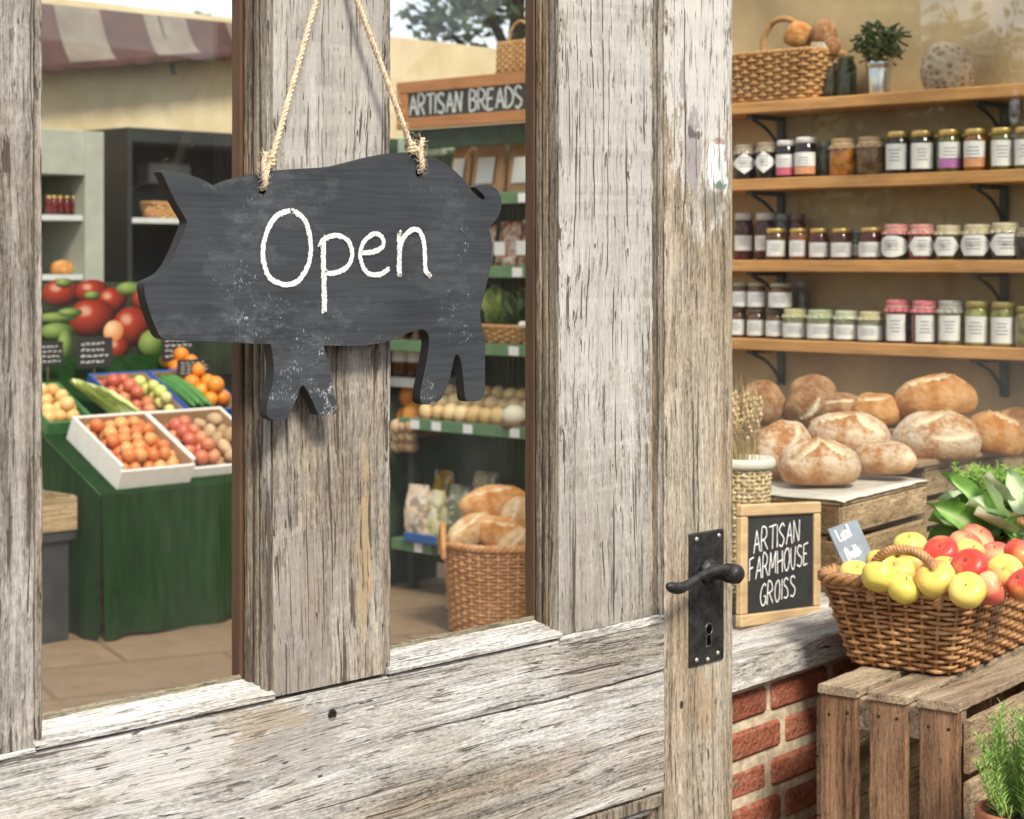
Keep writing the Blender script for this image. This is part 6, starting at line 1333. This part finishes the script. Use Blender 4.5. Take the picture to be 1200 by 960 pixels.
# header sign
M_orw = wood('orange_sign_wood', (.46, .20, .075), 'Y', 12, .5, .25)
XSG = XM - .05; s0 = PX(464, HZ, XSG).y; s1 = PX(634, HZ, XSG).y; zA, zB, zC, zD = (PX(540, q, XSG).z for q in (90, 104, 134, 147))
sg = thing('bread_sign', 'long orange wood framed blackboard reading ARTISAN BREADS over the shelving', 'sign', (XSG, (s0 + s1) / 2, zD))
for lo, hi in (((XSG, s1, zB), (XSG + .03, s0, zA)), ((XSG, s1, zD), (XSG + .03, s0, zC)), ((XSG + .0005, s0 - .07, zC + .0005), (XSG + .0295, s0 - .0005, zB - .0005)), ((XSG + .0005, s1 + .0005, zC + .0005), (XSG + .0295, s1 + .03, zB - .0005))): b = MB(); b.box(lo, hi, None, .003); obj('frame', b, M_orw, sg)
b = MB(); b.box((XSG + .008, s1 + .031, zC + .001), (XSG + .016, s0 - .071, zB - .001), None, .0005); obj('slate', b, M_slab, sg)
b = MB(); y0_ = PX(479, HZ, XSG).y; y1_ = PX(613, HZ, XSG).y; m0 = MB(); L = letters(m0, 'ARTISAN BREADS', V(), V((0, -1, 0)), UP, 1, .01)
asp = (y0_ - y1_) / ((zB - zC) * .80 * L); letters(b, 'ARTISAN BREADS', V((XSG + .0075, y0_, zC + (zB - zC) * .11)), V((0, -1, 0)), UP, (zB - zC) * .80, .0105, 1, .2, .03, 9, .001, asp); obj('chalk_lettering', b, plain('grey_chalk', (.55, .58, .56), .95, .08, 90), sg)
b = MB(); b.box((XSG + .031, s1, zD - .09), (XSG + .06, s0 - .02, zD - .002), None, .002); obj('rear_board', b, M_gdk, sg)
b = MB(); b.tube([V((XSG + .06, s0 - .1, zD - .05)), V((XB, s0 - .1, zD - .05))], .012, 6); b.tube([V((XSG + .06, s1 + .02, zD - .05)), V((XB, s1 + .02, zD - .05))], .012, 6); obj('sign_bracket', b, M_brk, sg)
# kraft paper bags on the top board
M_kraft = plain('kraft_paper', (.46, .27, .13), .75, .18, 9, .4, 18, 'Position'); M_kl = plain('bag_label', (.66, .66, .64), .6, .05)
def bag(px0, px1, py0, z, label, xo=.10):
    x = XM + xo; a = PX(px0, HZ, x); c_ = PX(px1, HZ, x); w_ = abs(a.y - c_.y); yc = (a.y + c_.y) / 2; h = PX((px0 + px1) / 2, py0, x).z - z; t_ = thing('paper_bag', label, 'paper bag', (x, yc, z)); b = MB(); S = []
    for k in range(9):
        v = k / 8; d = .09 * (1 - .85 * v ** 1.6); ww = w_ * (1 - .10 * v); cr = [(-.5, -1), (0, -1.12), (.5, -1), (.5, 1), (0, 1.12), (-.5, 1)]
        S.append([V((x + .06 + e * d * .5, yc + q * ww + .004 * N3((q * 9, e * 7, v * 5 + px0)), z + h * v + .003 * N3((q * 6, e * 5, v * 9)))) for q, e in cr])
    b.loft(S); obj('bag_body', b, M_kraft, t_); b = MB(); b.box((x + .008, yc - w_ * .44, z + h * .90), (x + .10, yc + w_ * .44, z + h * 1.01), None, .004); obj('folded_top', b, M_kraft, t_)
    b = MB(); b.grid(lambda u, v: V((x + .004 - .002 + .022 * v, yc - w_ * .26 + u * w_ * .55, z + h * (.20 + .48 * v))), 2, 3, 0, False); o = obj('bag_label', b, M_kl, t_, None, False)
bag(523, 546, 165, SHZ[0], 'brown paper bag half hidden behind the pig back, left of the three'); bag(549, 585, 163, SHZ[0], 'brown paper bag with a white label, middle one of the three on the top board'); bag(591, 626, 163, SHZ[0], 'brown paper bag with a white label, right one next to the door moulding')
b = MB(); p0_ = PX(465, 170, XM + .1); p1_ = PX(519, 157, XM + .1); b.box((XM + .1, p1_.y, p0_.z - .06), (XM + .25, p0_.y, p1_.z), None, .008); q = solo('pale_box', b, plain('pale_mint_card', (.42, .55, .42), .6, .1), 'pale mint green box high on the shelving left of the paper bags', 'box', None, p0_)
# second board: packs; third: greens in a punnet; fourth: pale rolls and squash
for k, (px0, px1, hh, lb) in enumerate(((540, 568, 50, 'clear pack of dried fruit mostly hidden behind the pig tail'), (574, 598, 54, 'clear pack of dark sausages with a white label under the pig tail'), (600, 624, 56, 'clear pack with a white label next to the door moulding'))):
    x = XM + .06; a = PX(px0, HZ, x); c_ = PX(px1, HZ, x); h = hh * 8.1 / F; z = SHZ[1]; t_ = thing('food_pack', lb, 'food pack', (x, (a.y + c_.y) / 2, z)); b = MB(); w_ = a.y - c_.y
    b.grid(lambda u, v: V((x + .03 - .03 * math.sin(u * 3.14) * math.sin(min(1, v * 1.2) * 3.14) ** .5 + .05 * v, c_.y + u * w_, z + h * v)), 10, 10); b.grid(lambda u, v: V((x + .07 + .02 * math.sin(u * 3.14), c_.y + u * w_, z + h * v)), 6, 6)
    tt = NT('pack_contents'); cq = tt.coord('Position'); n = tt.noise(cq, 22, 3); cm = tt.mix(tt.ramp(n, .42, .5), (.22, .045, .03), (.50, .30, .18)); cm = tt.mix(tt.ramp(n, .56, .6), cm, (.60, .56, .48)); obj('pack_body', b, tt.base(cm, .15, Coat_Weight=.6), t_, None, False)
    b = MB(); b.box((x - .006, c_.y + w_ * .25, z + h * .25), (x + .0005, c_.y + w_ * .75, z + h * .55), None, .001); obj('pack_label', b, M_kl, t_)
pn = PX(596, 400, XM + .04); pt_ = thing('brown_punnet', 'low brown wicker tray of green vegetables on the third board', 'tray', (XM + .16, pn.y, SHZ[2])); M = Matrix.Translation((XM + .17, pn.y, SHZ[2] + .002)) @ Matrix.Rotation(R(90), 4, 'Z'); wicker(pt_, rect_path(M, .34, .22, .38, .25, .07, rr_table(.3, 1.5)), 6, 30, .006, .005, M_wickT, rim=.008, sub=3)
for k, (px, py, sx_, lb) in enumerate(((582, 365, .055, 'pale green cabbage leaning at the left of the brown tray'), (606, 368, .05, 'dark green cabbage at the back of the brown tray'), (620, 360, .05, 'dark green cabbage at the right end of the brown tray'))):
    p = PX(px, py, XM + .16 + .03 * k); b = MB(); rib = []
    for q in range(26):
        a = q * 2.4; ti = q / 26; o = V((math.cos(a) * (1 - ti * .6), math.sin(a) * (1 - ti * .6), .4 + ti)).normalized(); leaf(b, p - UP * .06, p + o * (.10 + .02 * ti) * (1.1 if k == 0 else 1) - UP * .02, V((math.cos(a), math.sin(a), -.2)), .10, -.7, .15, 7, rib)
    b.attr['rib'] = rib; solo('cabbage', b, leaf_mat('cabbage_leaf' , *(((.22, .36, .06), (.42, .52, .16)) if k == 0 else ((.02, .07, .015), (.06, .15, .04)))), lb, 'cabbage', None, p)
for k, px in enumerate((612, 617)): p = PX(px, 381, XM + .02); bq = ball('white_bulb', M_lime, .018); solo('garlic_bulb', bq[0], plain('garlic_white', (.68, .64, .55), .6, .08), ('left' if k == 0 else 'right') + ' one of two white bulbs at the front of the brown tray', 'garlic', None, (0, 0, 0)).location = p
M_oni = fruit_mat('pale_onion', (.60, .40, .17), (.72, .56, .30), .5, 30)
pts_ = []
for j in range(3):
    for i in range(9):
        p = PX(500 + i * 14.2 + (7 if j % 2 else 0), 490 - j * 13, XM + .07 + .075 * j + RND.uniform(-.01, .01)); p.z = SHZ[3] + .034 + .042 * j + RND.uniform(-.004, .004); pts_.append(p)
pts_ = [q for q in pts_ if abs((q - PX(603, 490, XM + .05)).y) > .06 or q.z > SHZ[3] + .06]
pile(ball('pale_onion', M_oni, .037, 1, 1.15, .06, '', 'onion'), pts_, 'pale golden onion heaped on the wooden board of the green shelving', 'onions on the lowest green shelf')
pc = PX(603, 493, XM + .045); pc.z = SHZ[3] + .046; bq = ball('round_cheese', M_lime, .055, 1, .85, .02); solo('round_cheese', bq[0], plain('cheese_white', (.74, .68, .52), .5, .06), 'round creamy white cheese at the front of the onion board', 'cheese', None, (0, 0, 0)).location = pc
b = MB(); b.lathe([(.03, 0), (.056, 0), (.060, .022), (.055, .024)], 24, Matrix.Translation(pc - UP * .052), cap=False); solo('cheese_dish', b, plain('brown_dish', (.16, .07, .03), .5, .2), 'small dark brown dish under the white cheese', 'dish', None, pc)
# another bin at the left end with squash and jars
bn = thing('squash_bin', 'narrow green bin of orange squashes at the left edge of the middle pane', 'bin', (XM + .1, ya + .35, 0)); zb_ = PX(470, 500, XM + .15).z
b = MB(); b.box((XM + .10, ya + .06, zb_ - .04), (XM + .45, ya + .62, zb_), None, .003); obj('bin_base', b, M_crate, bn)
for y in (ya + .08, ya + .58): b = MB(); b.box((XM + .12, y, 0), (XM + .16, y + .04, zb_ - .041), None, .003); obj('leg', b, M_gdk, bn)
b = MB(); b.box((XM + .43, ya + .06, .1), (XM + .45, ya + .9, zb_ - .041), None, .003); obj('back_panel', b, M_gdk, bn)
pile(ball('orange_squash', M_orn, .06, 1, .85, .05, '', 'squash'), [V((XM + .18, ya + .14, zb_ + .052)), V((XM + .2, ya + .27, zb_ + .052)), V((XM + .19, ya + .40, zb_ + .052)), V((XM + .22, ya + .2, zb_ + .14)), V((XM + .22, ya + .34, zb_ + .14))], 'orange squash heaped in the bin at the left edge of the middle pane', 'squashes in the narrow bin')
pile(ball('brown_onion', M_pot, .034, 1, .95, .05, '', 'onion'), [PX(466 + (k % 3) * 8, 500 + (k // 3) * 11, XM + .02 + .02 * (k // 3)) for k in range(9)], 'brown onion hanging in a bunch below the squash bin', 'onions hung below the squash bin')
for k, (px0, px1, lb) in enumerate(((463, 480, 'brown bottle with a white label behind the pig belly, left'), (481, 496, 'dark brown bottle behind the pig hind leg'))):
    x = XM + .15; a = PX(px0, 440, x); c_ = PX(px1, 440, x); r = (a.y - c_.y) / 2; p = V((x, (a.y + c_.y) / 2, PX(470, 441, x).z)); t_ = thing('brown_bottle', lb, 'bottle', p); h = PX(470, 385, x).z - p.z + .03; b = MB(); b.lathe([(.0001, 0), (r, .003), (r, h * .6), (r * .45, h * .8), (r * .4, h)], 20, Matrix.Translation(p)); obj('glass_body', b, jmat((.14, .06, .025)), t_); b = MB(); b.lathe([(r * 1.02, h * .28), (r * 1.02, h * .55)], 20, Matrix.Translation(p), cap=False); obj('bottle_label', b, M_kl, t_, None, False)
zq = PX(470, 441, XM + .15).z; b = MB(); b.box((XM + .09, ya + .0, zq - .045), (XM + .45, ya + .62, zq - .001), None, .003); q = solo('pale_shelf', b, M_pale, 'pale grey shelf under the brown bottles behind the pig belly', 'shelf', None, (XM + .2, ya + .3, zq)); q['kind'] = 'thing'
b = MB(); b.tube([V((XM + .4, ya + .55, 0)), V((XM + .4, ya + .55, zq - .046))], .015, 8); solo('shelf_post', b, M_brk, 'thin dark post carrying the pale grey shelf', 'post', None, (XM + .4, ya + .55, 0))
# bags of produce low down behind the bread basket
for k, (px, py, w_, h_, cl_, lb) in enumerate(((480, 590, .10, .16, (.72, .55, .42), 'white and pink bag of fruit at the far left below the onions'), (497, 597, .12, .17, (.72, .64, .36), 'pale yellow bag of vegetables left of the bread basket'), (510, 565, .09, .10, (.78, .44, .03), 'bright yellow bag standing behind the vegetables'), (530, 585, .11, .12, (.36, .38, .26), 'grey green bag behind the basket handle'), (560, 568, .12, .11, (.30, .26, .16), 'brown bag behind the bread loaves'))):
    x = XM + .03 + .04 * (k % 3) + (.1 if k > 1 else 0); p = PX(px, py, x); p.z = ze + .01 if k < 2 else p.z; b = MB(); hz = h_
    base_z = ze + .001
    hz2 = max(hz, (PX(px, py, x).z - base_z) + hz * .5); S = []
    for q in range(10):
        v = q / 9; dd = .055 * (1 - .75 * max(0, v - .55) / .45) * (.8 + .2 * min(1, v * 4)); ww = w_ * .62 * (1 - .12 * max(0, v - .6)); ring = []
        for a_ in range(20):
            an = a_ / 20 * 6.2832; ca, sa = math.cos(an), math.sin(an); px_ = math.copysign(abs(sa) ** .5, sa) * dd; py_ = math.copysign(abs(ca) ** .5, ca) * ww
            lump = .012 * N3((an * 1.2 + k * 3, v * 5, k), 1.3) + .006 * N3((an * 4, v * 12, k + 3), 1); ring.append(V((x + .06 + px_ * (1 + lump * 12), p.y + py_ * (1 + lump * 5), base_z + hz2 * v + lump * .6)))
        S.append(ring)
    b.loft(S, True, 0, True); tt = NT('produce_bag'); cq = tt.coord('Position'); n = tt.noise(cq, 14, 3); n3 = tt.noise(tt.map(cq, loc=(2, 1, 4)), 22, 2); tt.bump(tt.noise(cq, 40, 3), .6, .01); solo('produce_bag', b, tt.base(tt.mix(tt.ramp(n3, .58, .61), tt.mix(tt.ramp(n, .45, .52), tuple(q * .45 for q in cl_), cl_), (.66, .62, .54)), .25, Coat_Weight=.4), lb, 'bag', None, (x + .06, p.y, base_z))
b = MB(); b.box((XM - .02, ya - .20, ze - .003), (XM - .005, ya - .0, ze + .038), None, .004); solo('blue_tray', b, plain('bright_blue_card', (.02, .10, .34), .5, .15), 'bright blue tray edge in front of the bags left of the bread basket', 'tray', None, (XM, ya, ze))
b = MB(); b.box((XM + .0, yb + .03, ze - .05), (XB - .02, ya - .162, ze), None, .002); obj('shelf_board', b, M_gdk, un)
# tall wicker basket of long loaves on the paving
BC = PZ(582, 738, .0); bk = thing('bread_basket', 'tall round wicker basket filled with long loaves on the yard paving', 'basket', (BC.x, BC.y, .004))
hB = .352
def cyl(u, v): a = u * 2 * math.pi; r = .205 + .028 * v; return V((BC.x + math.cos(a) * r, BC.y - .03 + math.sin(a) * r, .006 + hB * v))
wicker(bk, cyl, 25, 36, .0050, .0050, M_wickL, rim=.013, sub=4)
hl = cyl(.0, 1); 
for (px, s_) in ((517, 1), (660, 1)):
    p = PX(px, 640, BC.x); a = hit(px, 640, (BC.x, BC.y, 0), VIEW); c_ = a + UP * .0
    q = [a + RIGHT * -.0 - UP * .03, a + UP * .02 - RIGHT * .004, a + UP * .075 + RIGHT * .004 - VIEW * .02, a + UP * .092 + RIGHT * .010 - VIEW * .06, a + UP * .07 + RIGHT * .012 - VIEW * .1, a + UP * .01 + RIGHT * .014 - VIEW * .12, a - UP * .03 + RIGHT * .015 - VIEW * .12]; obj('handle', twisted(q, .011, 7), M_wickL, bk)
M_pale_loaf = loaf_mat('pale_crust', (.60, .37, .16), (.70, .50, .28), (.46, .24, .085), .3)
for (px, py, L_, W_, H_, rz, ti, lb, m_, back) in (
  (581, 607, .29, .115, .135, .06, (0, R(-5)), 'long smooth roll lying across the top of the tall basket', M_loafB, .0), (622, 616, .17, .12, .15, .5, (0, R(-52)), 'roll standing upright at the right of the tall basket, cut by the moulding', M_pale_loaf, -.02),
  (556, 632, .22, .10, .115, .5, (R(8), R(-24)), 'pale roll slanting up from the left rim of the tall basket', M_pale_loaf, -.07), (583, 636, .24, .11, .125, -.25, (R(8), R(12)), 'long roll in the middle of the tall basket under the top one', M_loafB, -.09),
  (612, 648, .18, .11, .13, .3, (R(16), R(-30)), 'floury roll at the right front of the tall basket', M_pale_loaf, -.13), (535, 644, .13, .085, .085, .8, (R(10), R(20)), 'small roll tucked into the left rim of the tall basket', M_pale_loaf, -.06), (577, 655, .12, .09, .08, .0, (R(20), 0), 'small pale roll at the front rim of the tall basket', M_pale_loaf, -.15)):
    p = hit(px, py, (BC.x, BC.y, 0) , VIEW) + VIEW * back; loaf('long_loaf', lb, p, L_, W_, H_, vr + rz, m_, [(-.7, .25, .6, .5, .07)] if px < 600 else [(-.6, .1, .5, .4, .09)], ti, 'loaves in the tall basket', sd=px)
# wicker bag on top of the sign
p = PX(610, 84, XM + .02); p.z = zA + .001; wbg = thing('wicker_bag', 'small wicker bag with an arched handle standing on the bread sign', 'basket', p); M = Matrix.Translation(p) @ Matrix.Rotation(R(90), 4, 'Z'); wicker(wbg, rect_path(M, .20, .10, .19, .10, .125, rr_table(.3, 2)), 9, 26, .006, .005, M_wickT, rim=.006, sub=3)
obj('handle', twisted([M @ V((-.07 * math.cos(a * .31416), 0, .12 + .10 * math.sin(a * .31416))) for a in range(11)], .006, 8), M_wickT, wbg)
b = MB(); b.box((XM - .045, p.y - .13, zA - .022), (XM + .12, p.y + .13, zA), None, .002); obj('sign_ledge', b, M_orw, sg)

# ---- trees over the yard wall; street side that the panes reflect
M_bark = plain('tree_bark', (.10, .075, .055), .9, .3, 14, .6, 40)
def tree(label, base, h, cr, n, lmat, seed=0, lw=.10):
    rn = random.Random(seed); base = V(base); t_ = thing('tree', label, 'tree', base); b = MB(); top = base + UP * h
    b.tube(smoothline([base, base + V((.05, .04, h * .3)), base + V((-.04, .06, h * .6)), top - UP * h * .12], 6), [.16 - .12 * i / 18 for i in range(19)], 8); cl_ = []
    for k in range(16):
        a = rn.uniform(0, 6.28); z = rn.uniform(.42, .92) * h; s = base + UP * z * .8; e = base + V((math.cos(a) * cr * rn.uniform(.4, 1), math.sin(a) * cr * rn.uniform(.4, 1), z + rn.uniform(0, .12) * h)); b.tube(smoothline([s, s.lerp(e, .5) + UP * .1, e], 4), [.05, .045, .04, .035, .03, .025, .02, .014, .01], 5); cl_ += [(e, rn.uniform(.3, .62) * cr * .7), (s.lerp(e, .6), .3 * cr)]
    obj('trunk', b, M_bark, t_); b = MB()
    for k in range(n):
        c_, r = cl_[rn.randrange(len(cl_))]; o = V((rn.gauss(0, .5), rn.gauss(0, .5), rn.gauss(0, .42))) * r; p = c_ + o; d = V((rn.gauss(0, 1), rn.gauss(0, 1), rn.gauss(0, .7))).normalized(); s = d.orthogonal().normalized() * lw * .33; L = lw * rn.uniform(.7, 1.3); b.add([p, p + d * L * .5 + s, p + d * L, p + d * L * .5 - s], [(0, 1, 2, 3)])
    o = obj('crown', b, lmat, t_, None, False)
M_tl = plain('tree_leaves', (.055, .085, .025), .6, .5, 3, kind='Position'); M_tl2 = plain('grey_green_leaves', (.075, .11, .04), .6, .5, 3, kind='Position')
tc_ = P(612, 30, 15.5); tree('dark leafy tree rising over the cream yard wall, seen through the middle pane', (tc_.x, tc_.y, 0), 4.6, 1.35, 5200, M_tl, 3, .13)
tc_ = P(262, 24, 24); tree('small distant tree whose top shows just over the striped awning', (tc_.x, tc_.y, 0), 4.55, .8, 1600, M_tl, 5, .14)
# ================================================================== far side of the street (what the panes mirror)
M_hs = [plain('house_render', (.12, .10, .075), .9, .2, 2, kind='Position'), plain('house_brick', (.10, .055, .04), .9, .25, 6, kind='Position'), plain('house_grey', (.09, .09, .085), .9, .2, 2, kind='Position')]
M_roof = plain('slate_roof', (.055, .055, .06), .8, .3, 4, kind='Position'); M_wd = plain('dark_window', (.02, .024, .028), .15, .2); M_wf2 = plain('white_window_frame', (.20, .20, .19), .5, .05)
def house(x0, x1, y, h, m, label, door_x):
    t_ = thing('street_house', label, 'house', ((x0 + x1) / 2, y, 0)); b = MB(); b.box((x0, y - 6, 0), (x1, y, h), None, .01); obj('walls', b, M_hs[m], t_)
    b = MB(); b.prism([V((x0 - .15, y + .3, h)), V((x0 - .15, y - 6.3, h)), V((x0 - .15, y - 3, h + 1.3))], [V((x1 + .15, y + .3, h)), V((x1 + .15, y - 6.3, h)), V((x1 + .15, y - 3, h + 1.3))]); obj('roof', b, M_roof, t_)
    n = int((x1 - x0) / 2.2)
    for k in range(n):
        xc_ = x0 + (k + .5) * (x1 - x0) / n; b = MB(); b.box((xc_ - .6, y + .002, 1.0), (xc_ + .6, y + .06, 2.2), None, .01); w_ = obj('window', b, M_wf2, t_); b = MB(); b.box((xc_ - .52, y + .05, 1.08), (xc_ + .52, y + .075, 2.12), None, .005); obj('pane', b, M_wd, w_)
    b = MB(); b.box((door_x - .45, y + .002, 0), (door_x + .45, y + .08, 2.05), None, .01); obj('front_door', b, M_wf_d, t_)
M_wf_d = plain('dark_blue_door', (.03, .04, .07), .5, .2)
house(-3, 10, -14, 3.0, 0, 'low sandy rendered house across the street', 2.0); house(10.4, 22, -14, 2.9, 1, 'low brick house across the street, middle of the row', 15.9); house(22.5, 36, -14, 4.7, 2, 'low grey house, last of the row across the street', 30)
house(46, 48.2, -16.6, 9.5, 1, 'tall dark brick house added to keep sky out of the shop glass', 47); house(46, 57, -10.2, 3.4, 0, 'low house added beside the tall one to screen the sky', 52); house(46, 57, -3.6, 3.6, 2, 'low grey house added nearest the shop side to screen the sky', 52)  # unseen houses added at the street end to darken the glass reflections
tree('round street tree across the road from the shop window', (30, -9.3, 0), 5.9, 1.5, 3500, M_tl2, 8, .22); tree('low bushy street tree nearer the shop', (31, -8.6, 0), 5.1, 2.2, 5200, M_tl2, 12, .2); tree('tall street tree beside the brick house', (19, -11, 0), 5.6, 1.9, 3500, M_tl2, 9, .22); tree('street tree at the far end of the road', (42, -15.5, 0), 7.0, 2.2, 3500, M_tl2, 10, .3)
